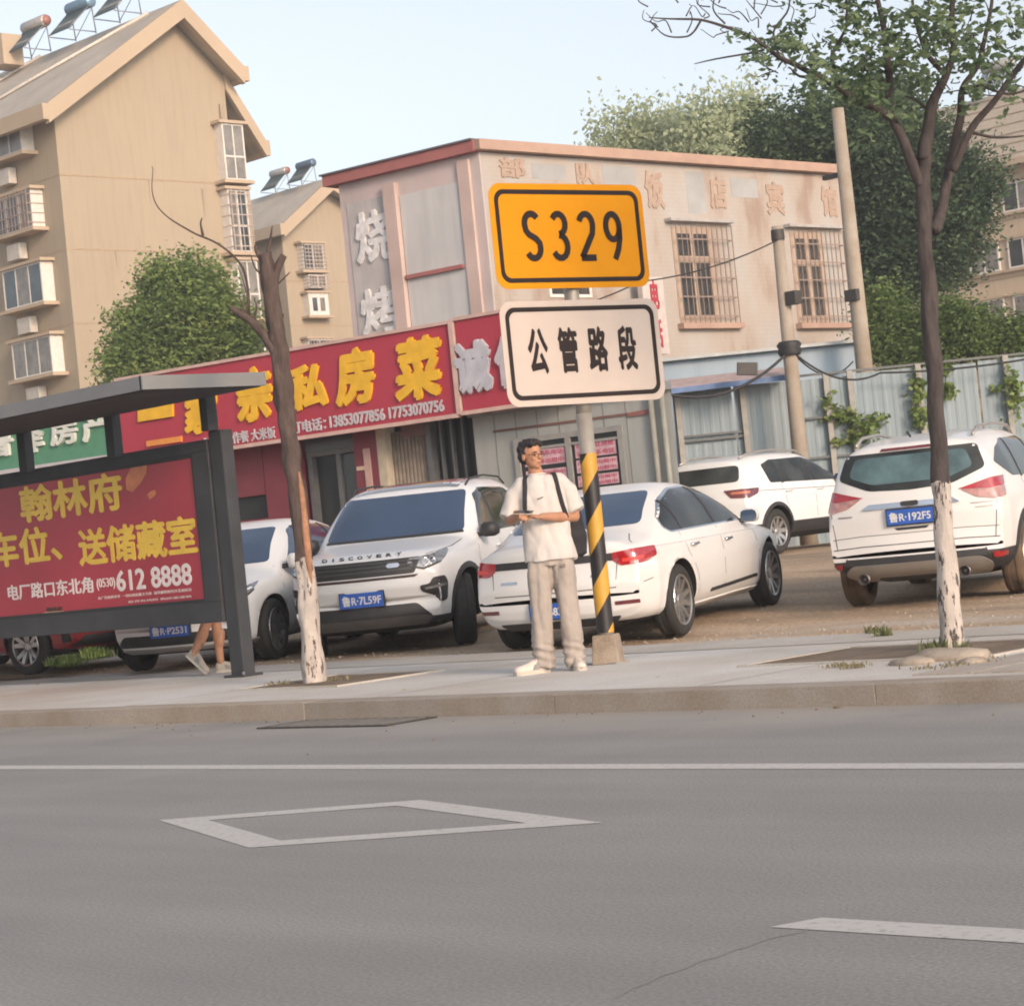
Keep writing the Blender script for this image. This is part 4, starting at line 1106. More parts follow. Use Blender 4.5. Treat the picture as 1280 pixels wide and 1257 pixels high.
# ---------------------------------------------------------------- utility poles and cables
M_CONC = concrete('pole_concrete', (.33, .29, .24), .12, 2)
M_CAB = mat('black_cable', (.02, .02, .022), .6)
def tapered_pole(bpx, bpy, tpx, tpy, d, r0, r1, zbot, label, extra=None):
    t = P(tpx, tpy, d)
    root = empty('utility_pole', (t.x, t.y, zbot), 0, label, 'utility pole')
    MB().tube([(0, 0, 0), (0, 0, (t.z - zbot) * .5), (0, 0, t.z - zbot)], [r0, (r0 + r1) / 2, r1], 16).build('shaft', M_CONC, root)
    return root, t
up1, t1 = tapered_pole(0, 0, 1047, 136, 43.6, .20, .12, .5, 'tall concrete utility pole behind the fence, right of the whitewashed building')
for py, w_ in ((217, .5), ):
    z = P(1054, py, 43.6).z - .5
    MB().box(-w_, w_ * .2, -.05, .05, z - .05, z + .04).build('crossarm', M_IRON, up1)
z = P(1070, 370, 43.6).z - .5
MB().box(-.14, .14, -.22, -.1, z - .1, z + .12).build('junction_box', M_IRON, up1)
up2, t2 = tapered_pole(0, 0, 971, 283, 40.5, .17, .10, .45, 'shorter grey utility pole carrying a black cable in front of the fence')
z = P(990, 436, 40.5).z - .45
MB().lathe([(.19, z - .12), (.22, z - .05), (.2, z + .02), (.23, z + .08), (.18, z + .14)], 12).build('cable_coil', M_CAB, up2)
z2 = P(990, 372, 40.5).z - .45
MB().box(.1, .32, -.1, .1, z2 - .14, z2 + .1).build('junction_box', M_IRON, up2)
MB().lathe([(.115, z2 + 1.05), (.125, z2 + 1.1), (.12, z2 + 1.25)], 12).build('clamp', M_IRON, up2)
def cable(label, pts, r=.02):
    mb = MB(); o = mb.tube(pts, r, 6).build('overhead_cable', M_CAB); tag(o, label, 'cable'); return o
def sag(a, b, s, n=14): return [a.lerp(b, k / n) - Vector((0, 0, 4 * s * (k / n) * (1 - k / n))) for k in range(n + 1)]
pc = P(988, 437, 40.4)
cable('thick black cable sagging left from the shorter pole across the annexe', sag(pc, P(832, 492, 39.5), .35) + sag(P(832, 492, 39.5), P(560, 470, 37), .3)[1:], .026)
cable('thin wire from the top of the shorter pole towards the road sign', sag(P(972, 300, 40.4), P(800, 352, 38), .12) + sag(P(800, 352, 38), P(640, 400, 36.5), .1)[1:], .013)
cable('black cable draped along the top of the fence', sag(pc, P(1100, 466, 41.0), .3) + sag(P(1100, 466, 41.0), P(1300, 446, 41.0), .06)[1:], .020)
cable('loose black cable hanging between the two poles', sag(pc, P(1066, 452, 43.2), .35), .016)
cbx = MB().box(-.18, .18, -.08, .08, -.11, .11).build('cable_box', M_IRON, None); cbx.location = P(934, 461, 40.1); cbx.rotation_euler = (0, R(6), FE.rz)
tag(cbx, 'small black splice box hanging on the thick cable by the fence', 'splice box')
# ================================================================ CARS
def car_paint(name, col, rough=.28):
    m = mat(name, col, .38 if col[0] > .5 else rough, var=.03, scale=1.5, coat=.4 if col[0] > .5 else 1.0, spec=.4)
    return m
P_WHITE = car_paint('white_car_paint', (.68, .67, .66)); P_WHITE2 = car_paint('white_car_paint_cool', (.68, .69, .70)); P_RED = car_paint('red_car_paint', (.24, .012, .02))
P_BLACK = mat('black_plastic', (.028, .028, .03), .55, var=.2, scale=8)
P_GREY = mat('silver_trim', (.36, .34, .32), .4, .5, var=.05)
P_CHROME = mat('chrome', (.72, .72, .74), .12, 1.0, var=.02)
P_GLASS = mat('car_glass', (.030, .034, .034), .05, var=.7, scale=2.2, spec=.35)  # mottled base colour stands in for street reflections
P_GLASSB = mat('car_glass_sky', (.045, .075, .135), .06, var=.15, scale=1, spec=.7)  # blue of the reflected sky is put into the base colour
P_GLASSG = mat('car_glass_green', (.035, .055, .05), .06, var=.5, scale=2, spec=.9)
P_TYRE = mat('tyre_rubber', (.026, .025, .024), .8, var=.2, scale=9, bump=.02)
P_TYRED = mat('dusty_tyre', (.11, .075, .05), .9, var=.45, scale=5)
P_RIM = mat('alloy_rim', (.50, .49, .48), .28, .8, var=.05)
P_RIMD = mat('grey_rim', (.25, .25, .26), .35, .7, var=.05)
P_WELL = mat('wheel_well', (.012, .012, .012), .9)
P_RLAMP = mat('red_lamp', (.34, .008, .014), .12, var=.3, scale=20, spec=.8, coat=1)
P_RLAMPD = mat('dark_red_lamp', (.13, .02, .025), .12, var=.3, scale=20, spec=.8, coat=1)
P_CLAMP = mat('clear_lamp', (.26, .265, .275), .10, .4, var=.6, scale=16, spec=.9, coat=1)
P_SEAM = mat('panel_gap', (.10, .10, .10), .8)
P_PLATE = mat('plate_blue', (.025, .10, .42), .4)
P_PLATEW = mat('plate_white', (.62, .62, .62), .4)

def interp(keys, x):
    ks = sorted(keys); 
    return float(np.interp(x, [k[0] for k in ks], [k[1] for k in ks]))
def smooth_line(pts, sub=6, it=2):
    pts = np.array(pts, float); out = []
    for i in range(len(pts) - 1):
        for k in range(sub): out.append(pts[i] + (pts[i + 1] - pts[i]) * k / sub)
    out.append(pts[-1]); out = np.array(out)
    for _ in range(it):
        q = out.copy(); q[1:-1] = out[:-2] * .25 + out[1:-1] * .5 + out[2:] * .25; out = q
    return out
class CarBody:
    def __init__(s, st, plan, prof, bow, wheels, wr, half, n=7.0, arch=.065, flare=.02, it=3, yin=.60):
        s.half = half; s.wheels = wheels; s.wr = wr
        L = smooth_line(st, 12, it * 2)
        def W(x, z):
            w_ = half * interp(plan, x) * interp(prof, z)
            for wx in wheels:
                d = math.hypot(x - wx, z - wr)
                w_ += flare * math.exp(-((d - wr - .05) / .09) ** 2) * (1 if z < wr * 2 + .3 else 0)
            return w_
        sv = list(np.linspace(-.94, .94, 26)); f0 = (1 - .94 ** n) ** (1 / n)
        sec = []   # (s, f)
        for f in np.linspace(0, f0, 8)[:-1]: sec.append((-(1 - f ** n) ** (1 / n), f))
        for q in sv: sec.append((q, (1 - abs(q) ** n) ** (1 / n)))
        for f in np.linspace(f0, 0, 14)[1:]: sec.append(((1 - f ** n) ** (1 / n), f))
        v = []; m = len(sec); ns = len(L)
        for (xt, zt, xb, zb) in L:
            for q, f in sec:
                t = (q + 1) / 2; x = xb + (xt - xb) * t; z = zb + (zt - zb) * t
                # gentle crown to the roof and bonnet
                if q > 0 and f < 1: z += 0
                y = W(x, z) * f
                xx = x + interp(bow, x) * (y / half) ** 2
                zz = z - .03 * (y / half) ** 2 * (1 if t > .9 else 0)
                v.append((xx, y, zz))
        k0 = len(v)
        full = v + [(x, -y, z) for x, y, z in v]
        fs = []
        for i in range(ns - 1):
            for j in range(m - 1):
                a, b, c, d = i * m + j, i * m + j + 1, (i + 1) * m + j + 1, (i + 1) * m + j
                fs.append((a, b, c, d)); fs.append((k0 + d, k0 + c, k0 + b, k0 + a))
        me = pymesh('body', full, fs, True)
        bm = bmesh.new(); bm.from_mesh(me); bmesh.ops.remove_doubles(bm, verts=bm.verts, dist=.0008)
        # close the two ends
        bmesh.ops.holes_fill(bm, edges=[e for e in bm.edges if e.is_boundary], sides=0)
        bmesh.ops.recalc_face_normals(bm, faces=bm.faces)
        for f in bm.faces: f.smooth = True
        s.bvh = BVHTree.FromBMesh(bm)
        bm.to_mesh(me); bm.free(); s.me = me
        s.arch = arch; s.yin = yin
    def cut(s, clad, mats, clad_front=None):
        """wheel arches cut out, lower part split off as cladding material; returns the finished mesh"""
        o = bpy.data.objects.new('tmp', s.me); COL.objects.link(o)
        cm = MB()
        for wx in s.wheels:
            for sg in (1, -1):
                y0, y1 = sorted((sg * s.yin, sg * 1.3))
                r = s.wr + s.arch; seg = 40; v = []; 
                for yy in (y0, y1):
                    for k in range(seg):
                        th = 2 * math.pi * k / seg; v.append((wx + r * math.cos(th), yy, s.wr + r * math.sin(th) * 1.0))
                f = [tuple(range(seg))[::-1], tuple(range(seg, 2 * seg))] + [(k, (k + 1) % seg, seg + (k + 1) % seg, seg + k) for k in range(seg)]
                cm.add(v, f)
        cme = pymesh('cut', cm.v, cm.f); co = bpy.data.objects.new('cut', cme); COL.objects.link(co); fixn(co)
        md = o.modifiers.new('b', 'BOOLEAN'); md.object = co; md.operation = 'DIFFERENCE'; md.solver = 'EXACT'; md.use_self = False
        bpy.context.view_layer.update()
        me = bpy.data.meshes.new_from_object(o.evaluated_get(bpy.context.evaluated_depsgraph_get()))
        bpy.data.objects.remove(o); bpy.data.objects.remove(co)
        bm = bmesh.new(); bm.from_mesh(me)
        if clad: bmesh.ops.bisect_plane(bm, geom=bm.verts[:] + bm.edges[:] + bm.faces[:], plane_co=(0, 0, clad), plane_no=(0, 0, 1))
        me.materials.clear()
        for f in bm.faces:
            c = f.calc_center_median(); f.material_index = 0
            if c.z < (clad or .2): f.material_index = 1
            if c.z < min(.3, (clad or .2)) and f.normal.z < -.6: f.material_index = 2
            for wx in s.wheels:
                if abs(c.y) > s.yin - .02 and math.hypot(c.x - wx, c.z - s.wr) < s.wr + s.arch + .002 and (abs(c.y) < interp([(0, s.half * .9), (3, s.half * .9)], 0) or True):
                    nd = Vector((c.x - wx, 0, c.z - s.wr)).normalized()
                    if abs(f.normal.dot(nd)) > .9 or abs(f.normal.y) > .95 and abs(abs(c.y) - s.yin) < .01: f.material_index = 2; f.smooth = False
        bm.to_mesh(me); bm.free()
        for mm in mats: me.materials.append(mm)
        me.update(); return me

def rnd_poly(pts, r, n=4):
    out = []; N_ = len(pts)
    for i in range(N_):
        a, b, c = Vector(pts[i - 1]), Vector(pts[i]), Vector(pts[(i + 1) % N_])
        d1, d2 = (a - b), (c - b); rr = min(r, d1.length * .45, d2.length * .45)
        p, q = b + d1.normalized() * rr, b + d2.normalized() * rr
        for k in range(n + 1):
            t = k / n; out.append((p * (1 - t) + b * t) * (1 - t) + (b * t * 0 + b * (1 - t) * 0) + ((b * (1 - t) + q * t) * t))
    return out
def panel(cb, root, name, pts, out, m, off=.009, thick=.022, step=.035, rad=.02, mirror=False, parent=None):
    """a flush panel: 3D outline seen along `out`, laid onto the body surface and given an edge"""
    res = []
    for sg in ((1, -1) if mirror else (1,)):
        ov = Vector((out[0], out[1] * sg, out[2])).normalized()
        u = Vector((0, 0, 1)).cross(ov) if abs(ov.z) < .9 else Vector((0, 1, 0)); u.normalize(); w_ = ov.cross(u)
        P2 = [Vector((Vector((p[0], p[1] * sg, p[2])).dot(u), Vector((p[0], p[1] * sg, p[2])).dot(w_))) for p in pts]
        if rad: P2 = rnd_poly(P2, rad)
        bm = bmesh.new()
        vs = [bm.verts.new((p.x, p.y, 0)) for p in P2]
        try: bm.faces.new(vs)
        except ValueError: bm.free(); continue
        xs_ = [p.x for p in P2]; ys_ = [p.y for p in P2]
        for lo, hi, no in ((min(xs_), max(xs_), (1, 0, 0)), (min(ys_), max(ys_), (0, 1, 0))):
            n = int((hi - lo) / step)
            for k in range(1, n + 1):
                c = lo + (hi - lo) * k / (n + 1)
                bmesh.ops.bisect_plane(bm, geom=bm.verts[:] + bm.edges[:] + bm.faces[:], plane_co=(c if no[0] else 0, c if no[1] else 0, 0), plane_no=no)
        bmesh.ops.triangulate(bm, faces=[f for f in bm.faces if len(f.verts) > 4])
        cache = []
        for v in bm.verts:
            o = u * v.co.x + w_ * v.co.y + ov * 6
            hit, nr, _, _ = cb.bvh.ray_cast(o, -ov)
            if hit is None:
                hit, nr, _, _ = cb.bvh.find_nearest(u * v.co.x + w_ * v.co.y + ov * 1.5)
            if nr.dot(ov) < 0: nr = -nr
            cache.append((v, hit, nr))
        for v, h, nr in cache: v.co = h + nr * off
        bmesh.ops.recalc_face_normals(bm, faces=bm.faces)
        fs = list(bm.faces)
        if fs and sum((f.normal.dot(ov) * f.calc_area() for f in fs)) < 0: bmesh.ops.reverse_faces(bm, faces=fs)
        be = [e for e in bm.edges if e.is_boundary]
        nv = {v: nr for v, _, nr in cache}
        ex = bmesh.ops.extrude_edge_only(bm, edges=be)
        for g in ex['geom']:
            if isinstance(g, bmesh.types.BMVert):
                _, nr, _, _ = cb.bvh.find_nearest(g.co)
                if nr.dot(ov) < 0: nr = -nr
                g.co -= nr * (thick)
        for f in bm.faces: f.smooth = True
        me = bpy.data.meshes.new(name); bm.to_mesh(me); bm.free()
        me.set_sharp_from_angle(angle=R(40))
        res.append(link(name, me, m, parent or root))
    return res
def seam(cb, root, pts, out, w=.008, mirror=True, m=None, name='panel_gap', off=.0015):
    """thin line along a 3D polyline"""
    ov = Vector(out).normalized(); u = Vector((0, 0, 1)).cross(ov) if abs(ov.z) < .9 else Vector((0, 1, 0)); u.normalize(); w_ = ov.cross(u)
    q = [Vector((Vector(p).dot(u), Vector(p).dot(w_))) for p in pts]
    L_, R_ = [], []
    for i, p in enumerate(q):
        d = (q[min(i + 1, len(q) - 1)] - q[max(i - 1, 0)]).normalized(); n = Vector((-d.y, d.x)); L_.append(p + n * w / 2); R_.append(p - n * w / 2)
    poly = [u * p.x + w_ * p.y for p in L_ + R_[::-1]]
    return panel(cb, root, name, poly, out, m or P_SEAM, off, .006, .12, 0, mirror)
WHEEL_CACHE = {}
def wheel_meshes(r, w, rimr, style):
    k = (r, w, rimr, style)
    if k in WHEEL_CACHE: return WHEEL_CACHE[k]
    mb = MB(); h = w / 2
    prof = [(rimr, -h * .8), (rimr + .02, -h * .95), ((r + rimr) / 2, -h), (r - .03, -h * .95), (r - .008, -h * .8), (r, -h * .6)]
    for yy in (-.35, -.32, -.02, .02, .32, .35):
        prof.append((r - (.008 if abs(yy) in (.32,) or abs(yy) == .02 else 0), h * yy))
    prof += [(r, h * .6), (r - .008, h * .8), (r - .03, h * .95), ((r + rimr) / 2, h), (rimr + .02, h * .95), (rimr, h * .8)]
    mb.lathe(prof, 36, 'y'); tyre = pymesh('wheel', mb.v, mb.f, True); tyre.set_sharp_from_angle(angle=R(50))
    rm = MB()   # outer face towards +y
    rm.lathe([(rimr + .004, h * .86), (rimr - .012, h * .92), (rimr - .022, h * .78), (rimr - .03, -h * .3), (0, -h * .3)], 36, 'y'); dark_n = 0
    sp = MB(); ns = {'y5': 5, 'm10': 10, 'd9': 9}[style]
    for i in range(ns):
        th = 2 * math.pi * i / ns + .3
        c, q = math.cos(th), math.sin(th); tx, tz = -q, c
        prs = [(0,)] if style != 'y5' else [(-.34,), (.34,)]
        for (sk,) in prs:
            w0, w1 = (.028, .020) if style == 'm10' else ((.034, .03) if style == 'd9' else (.030, .024))
            c2_, q2_ = math.cos(th + sk * .75), math.sin(th + sk * .75)
            a = Vector((c * .045, h * .55, q * .045)); b = Vector((c2_ * (rimr - .012), h * .86, q2_ * (rimr - .012)))
            t = Vector((tx, 0, tz))
            v = [a + t * w0, a - t * w0, b - t * w1, b + t * w1]; v += [p - Vector((0, .035, 0)) for p in v]
            sp.add(v, [(0, 1, 2, 3), (4, 7, 6, 5), (0, 3, 7, 4), (1, 5, 6, 2), (2, 6, 7, 3)])
    sp.lathe([(0, h * .66), (.04, h * .64), (.062, h * .52), (.065, h * .3)], 20, 'y')
    sp.lathe([(rimr + .006, h * .84), (rimr - .002, h * .96), (rimr - .018, h * .88)], 36, 'y')
    rim = pymesh('rim', sp.v, sp.f)
    bar = pymesh('rim_barrel', rm.v, rm.f, True)
    WHEEL_CACHE[k] = (tyre, rim, bar); return WHEEL_CACHE[k]
def add_wheels(root, cb, w=.225, rimr=.24, style='m10', rim=P_RIM, tyre=P_TYRE, track=None, steer=0):
    tm_, rm_, bm_ = wheel_meshes(cb.wr, w, rimr, style)
    track = track or cb.half - .02
    for i, wx in enumerate(cb.wheels):
        for sg in (1, -1):
            t = link('wheel', tm_.copy(), tyre, root); t.location = (wx, sg * (track - w / 2), cb.wr)
            t.rotation_euler = (0, 0, (0 if sg > 0 else math.pi) + (steer if i == 0 else 0))
            b = link('rim_barrel', bm_.copy(), mat('rim_barrel', (.06, .06, .06), .5, .4), t)
            link('rim', rm_.copy(), rim, t)
def plate_on(cb, root, z, text, rear=False, y=0, w=.44, h=.14):
    ov = Vector((-1, 0, 0)) if rear else Vector((1, 0, 0))
    hit, nr, _, _ = cb.bvh.ray_cast(Vector((0, y, z)) + ov * 6, -ov)
    p = MB().box(-w / 2, w / 2, -.014, .0, -h / 2, h / 2).build('number_plate', P_PLATE, root)
    p.location = hit + ov * .022; p.rotation_euler = (0, 0, R(-90) if rear else R(90))
    MB().box(-w / 2 - .012, w / 2 + .012, 0, .04, -h / 2 - .012, h / 2 + .012).build('plate_holder', P_BLACK, p)
    text_on('lettering', text, -w / 2 + .02, w / 2 - .02, -h / 2 + .022, h / 2 - .022, -.0145, P_PLATEW, p, .02, .002)
    return p
def mirror_on(root, x, y, z, m, m2=P_BLACK, sc=1):
    for sg in (1, -1):
        mb = MB(); v = []; seg = 10
        # rounded housing tapering backwards
        secs = [(.10, .03, .05), (.075, .085, .105), (.02, .115, .12), (-.05, .12, .115), (-.07, .11, .10)]
        for dx, ry, rz_ in secs:
            for k in range(seg):
                th = 2 * math.pi * k / seg; c, q = math.cos(th), math.sin(th)
                c = abs(c) ** .6 * (1 if c > 0 else -1); q = abs(q) ** .7 * (1 if q > 0 else -1)
                v.append((dx * sc, sg * (y + .12 * sc + ry * c * sc), z + rz_ * .75 * q * sc))
        f = [(i * seg + k, i * seg + (k + 1) % seg, (i + 1) * seg + (k + 1) % seg, (i + 1) * seg + k) for i in range(len(secs) - 1) for k in range(seg)]
        f += [tuple(range(seg))]
        mb.add(v, f, True); mb.mi = 1; mb.add(v[-seg:], [tuple(range(seg))]); mb.mi = 2
        mb.box(-.03, .03, min(sg * (y - .05), sg * (y + .04)), max(sg * (y - .05), sg * (y + .04)), z - .07, z - .02)
        o = mb.build('wing_mirror', [m, P_GLASSB, m2], root); fixn(o); o.location = (x, 0, 0)
def rails(root, pts, m, r=.016, y=.6):
    for sg in (1, -1):
        mb = MB(); mb.tube([(x, sg * yy, z) for x, yy, z in pts], r, 8); mb.build('roof_rail', m, root)
def handles(root, cb, spots, m):
    for x, z in spots:
        for sg in (1, -1):
            hit, nr, _, _ = cb.bvh.ray_cast(Vector((x, sg * 4, z)), Vector((0, -sg, 0)))
            mb = MB(); mb.tube([(x - .09, hit.y, z), (x - .07, hit.y + sg * .028, z + .004), (x + .07, hit.y + sg * .03, z + .004), (x + .09, hit.y, z)], [.012, .014, .014, .012], 8)
            mb.build('door_handle', m, root)
def place(root, x, y, phi, front_cam=True, z=None):
    """x lateral, y forward of the camera for the body centre; phi heading clockwise from straight away"""
    p = camxy(x, y); h = R0 * math.sin(R(phi)) + F0 * math.cos(R(phi))
    if z is None:
        zs = []
        for a in (1.4, -1.4):
            q = p + h * a; zs.append(ground_z(q.x, q.y))
        # settle on the slope
        root.rotation_euler = Matrix.Rotation(math.atan2(h.y, h.x), 4, 'Z').to_euler()
        pitch = math.atan2(zs[0] - zs[1], 2.8)
        M = Matrix.Rotation(math.atan2(h.y, h.x), 4, 'Z') @ Matrix.Rotation(-pitch, 4, 'Y')
        root.rotation_euler = M.to_euler(); z = (zs[0] + zs[1]) / 2
    root.location = (p.x, p.y, z)

# ---- body shapes (x forward, keys run nose to tail: top x, top z, bottom x, bottom z)
PROF_SUV = [(.15, .88), (.3, .955), (.45, .985), (.75, 1.0), (.98, .985), (1.06, .955), (1.3, .865), (1.62, .74), (1.8, .66)]
PROF_BIG = [(.15, .88), (.3, .955), (.45, .985), (.75, 1.0), (.98, .985), (1.08, .965), (1.3, .90), (1.65, .80), (1.9, .72)]
PROF_SED = [(.12, .90), (.28, .965), (.5, .995), (.68, 1.0), (.86, .975), (.93, .94), (1.15, .84), (1.42, .68), (1.6, .6)]

# ======== big white SUV seen from the front
cb = CarBody(
    [(2.27, .60, 2.27, .54), (2.31, .70, 2.30, .42), (2.30, .88, 2.24, .30), (2.24, 1.00, 2.05, .24), (2.10, 1.055, 1.85, .23), (1.5, 1.115, 1.4, .23), (1.02, 1.165, 1.0, .23),
     (.64, 1.45, .6, .23), (.30, 1.66, .27, .23), (.05, 1.735, 0, .23), (-.6, 1.77, -.6, .23), (-1.3, 1.76, -1.3, .23), (-1.9, 1.69, -1.75, .26), (-2.10, 1.52, -2.05, .30), (-2.2, 1.15, -2.18, .36), (-2.27, .9, -2.25, .42), (-2.27, .6, -2.27, .55)],
    [(2.35, .80), (2.1, .88), (1.7, .955), (1.2, .985), (0, 1.0), (-1.5, .985), (-2.1, .93), (-2.3, .86)], PROF_BIG,
    [(2.3, -.30), (1.9, -.22), (1.0, -.17), (.2, -.07), (-.5, 0), (-1.8, .03), (-2.3, .14)], (1.41, -1.33), .375, .965, n=8, arch=.06, flare=.022)
V1 = empty('parked_car', label='large white SUV parked nose towards the road with a black grille and clear headlight', cat='car', group='cars parked on the bare lot')
link('body', cb.cut(.37, [P_WHITE2, P_BLACK, P_WELL]), None, V1)
X_, Y_ = (1, 0, 0), (0, 1, 0)
panel(cb, V1, 'windscreen', [(0, -.78, 1.19), (0, .78, 1.19), (0, .69, 1.63), (0, -.70, 1.63)], X_, P_GLASSB, .004, rad=.05)
panel(cb, V1, 'scuttle', [(0, -.78, 1.168), (0, .78, 1.168), (0, .77, 1.192), (0, -.77, 1.192)], X_, P_BLACK, .006, rad=.01)
panel(cb, V1, 'roof_panel', [(.20, -.60, 0), (.20, .60, 0), (-1.75, .58, 0), (-1.75, -.58, 0)], (0, 0, 1), mat('grey_roof', (.13, .125, .12), .2, var=.05, coat=.6), .003, rad=.06, step=.12)
panel(cb, V1, 'side_window', [(.66, 0, 1.14), (.20, 0, 1.57), (-.15, 0, 1.64), (-1.25, 0, 1.62), (-1.62, 0, 1.50), (-1.66, 0, 1.22), (-1.3, 0, 1.15)], Y_, P_GLASS, .003, rad=.05, mirror=True)
for xx in (-.12, -1.05):
    panel(cb, V1, 'window_pillar', [(xx - .035, 0, 1.14), (xx + .035, 0, 1.14), (xx + .015, 0, 1.56), (xx - .05, 0, 1.56)], Y_, P_BLACK, .006, rad=0, mirror=True)
gr = panel(cb, V1, 'grille', [(0, -.56, .825), (0, .56, .825), (0, .62, .985), (0, -.62, .985)], X_, P_BLACK, .006, rad=.03)[0]
for z0, z1 in ((.868, .880), (.908, .920), (.948, .958)):
    panel(cb, V1, 'grille_bar', [(0, -.52 - (z0 - .85) * .4, z0), (0, .52 + (z0 - .85) * .4, z0), (0, .53 + (z0 - .85) * .4, z1), (0, -.53 - (z0 - .85) * .4, z1)], X_, mat('grille_grey', (.075, .075, .078), .5, .3), .014, rad=.004, parent=gr)
gm = []
for k in range(26):
    y = -.52 + k * .0405
    for sg in (1, -1):
        pass
panel(cb, V1, 'badge', [(0, .30, .895), (0, .40, .895), (0, .42, .915), (0, .40, .94), (0, .30, .94), (0, .28, .915)], X_, P_CHROME, .016, rad=.01, parent=gr)
hl = panel(cb, V1, 'headlight', [(2.3, .57, .93), (2.3, .61, .885), (2.25, .72, .85), (2.12, .88, .91), (1.86, .945, 1.02), (1.88, .945, 1.035), (2.2, .74, .985), (2.3, .61, .975)], (1, .75, 0), P_CLAMP, .006, rad=.015, mirror=True, step=.04)
panel(cb, V1, 'headlight_rim', [(2.3, .60, .886), (2.25, .72, .85), (2.12, .88, .905), (2.11, .885, .92), (2.25, .72, .867), (2.3, .61, .897)], (1, .75, 0), P_BLACK, .010, rad=.004, mirror=True, step=.05)
for h_ in hl:
    sg = 1 if h_.data.vertices[0].co.y > 0 else -1
    for (yy, zz, rr) in ((.70, .925, .045), (.79, .93, .038)):
        ov = Vector((1, .55 * sg, 0)).normalized(); hit, nr, _, _ = cb.bvh.ray_cast(Vector((2.2, yy * sg, zz)) + ov * 3, -ov)
        if hit:
            l = MB().lathe([(rr, 0), (rr, .012), (rr * .8, .012), (rr * .75, .0), (0, -.0)], 20, 'z').build('lamp_lens', P_CHROME, h_); l.location = hit + nr * .004; l.rotation_euler = nr.to_track_quat('Z', 'Y').to_euler()
panel(cb, V1, 'bumper_slot', [(0, -.56, .785), (0, .56, .785), (0, .60, .812), (0, -.60, .812)], X_, mat('slot_dark', (.05, .03, .03), .6), .004, rad=.008)
panel(cb, V1, 'fog_lamp_recess', [(2.2, .62, .63), (2.2, .60, .69), (2.2, .72, .70), (2.2, .76, .76), (2.2, .92, .77), (2.2, .96, .70), (2.2, .93, .52), (2.2, .84, .50), (2.2, .76, .58)], (1, .5, 0), P_BLACK, .007, rad=.03, mirror=True, step=.05)
panel(cb, V1, 'fog_lamp_bar', [(2.2, .66, .645), (2.2, .66, .668), (2.2, .93, .69), (2.2, .93, .665)], (1, .5, 0), P_CLAMP, .014, rad=.01, mirror=True, step=.05)
panel(cb, V1, 'lower_intake', [(0, -.70, .372), (0, .70, .372), (0, .55, .52), (0, -.55, .52)], X_, P_BLACK, .006, rad=.04)
panel(cb, V1, 'skid_plate', [(0, -.62, .30), (0, .62, .30), (0, .70, .375), (0, .6, .395), (0, -.6, .395), (0, -.70, .375)], X_, mat('dull_skid', (.09, .085, .082), .5, .2), .012, rad=.02)
plate_on(cb, V1, .60, '鲁R·7L59F', w=.46, h=.15)
# lettering along the bonnet edge, laid on the metal letter by letter
for i, ch_ in enumerate('DISCOVERY'):
    yy = -.40 + i * .10
    for sgx in (0,):
        hit, nr, _, _ = cb.bvh.ray_cast(Vector((2.17 , yy, 3)), Vector((0, 0, -1)))
        hx = 2.17 - .0
        hit, nr, _, _ = cb.bvh.ray_cast(Vector((6, yy, 1.012)), Vector((-1, 0, 0)))
        lw = .008 if ch_ == 'I' else .028
        t = text_on('lettering', ch_, -lw, lw, 0, .036, 0, P_BLACK, V1, .03, .005)
        if t: t.location = hit + nr * .004 + Vector((.0, 0, 0)); t.rotation_euler = (R(-28), 0, R(90))
ap = lambda wx, r0, r1, n=16, a0=-12, a1=192: [(wx + r1 * math.cos(R(a0 + (a1 - a0) * k / n)), 0, None) for k in range(n + 1)]
def arch_trim(cb, root, r0, r1, m, a0=-8, a1=188):
    for wx in cb.wheels:
        pts = [(wx + r1 * math.cos(R(a0 + (a1 - a0) * k / 18)), 0, cb.wr + r1 * math.sin(R(a0 + (a1 - a0) * k / 18))) for k in range(19)]
        pts += [(wx + r0 * math.cos(R(a1 - (a1 - a0) * k / 18)), 0, cb.wr + r0 * math.sin(R(a1 - (a1 - a0) * k / 18))) for k in range(19)]
        panel(cb, root, 'wheel_arch_trim', pts, Y_, m, .010, .04, .09, 0, mirror=True)
arch_trim(cb, V1, .437, .495, P_BLACK)
for pts in ([(.92, 0, .38), (.90, 0, .9), (.80, 0, 1.13)], [(-.12, 0, .38), (-.12, 0, 1.13)], [(-1.02, 0, .75), (-1.08, 0, 1.13)], [(-.95, 0, .38), (-.92, 0, .6)]): seam(cb, V1, pts, Y_)
for sg in (1, -1):
    pts = [(2.15, .60 * sg, 0), (1.9, .74 * sg, 0), (1.5, .80 * sg, 0), (1.05, .80 * sg, 0)]; seam(cb, V1, pts, (0, 0, 1), .010, mirror=False)
handles(V1, cb, [(.05, .98), (-.93, .98)], P_WHITE2)
mirror_on(V1, .70, .92, 1.17, P_BLACK, sc=.92)
rails(V1, [(.08, .66, 1.68), (-.1, .66, 1.745), (-.8, .65, 1.775), (-1.6, .64, 1.745), (-1.85, .64, 1.66)], P_BLACK, .012)
add_wheels(V1, cb, .235, .245, 'y5', P_RIMD, steer=R(17))
place(V1, -1.11, 25.2, 193)

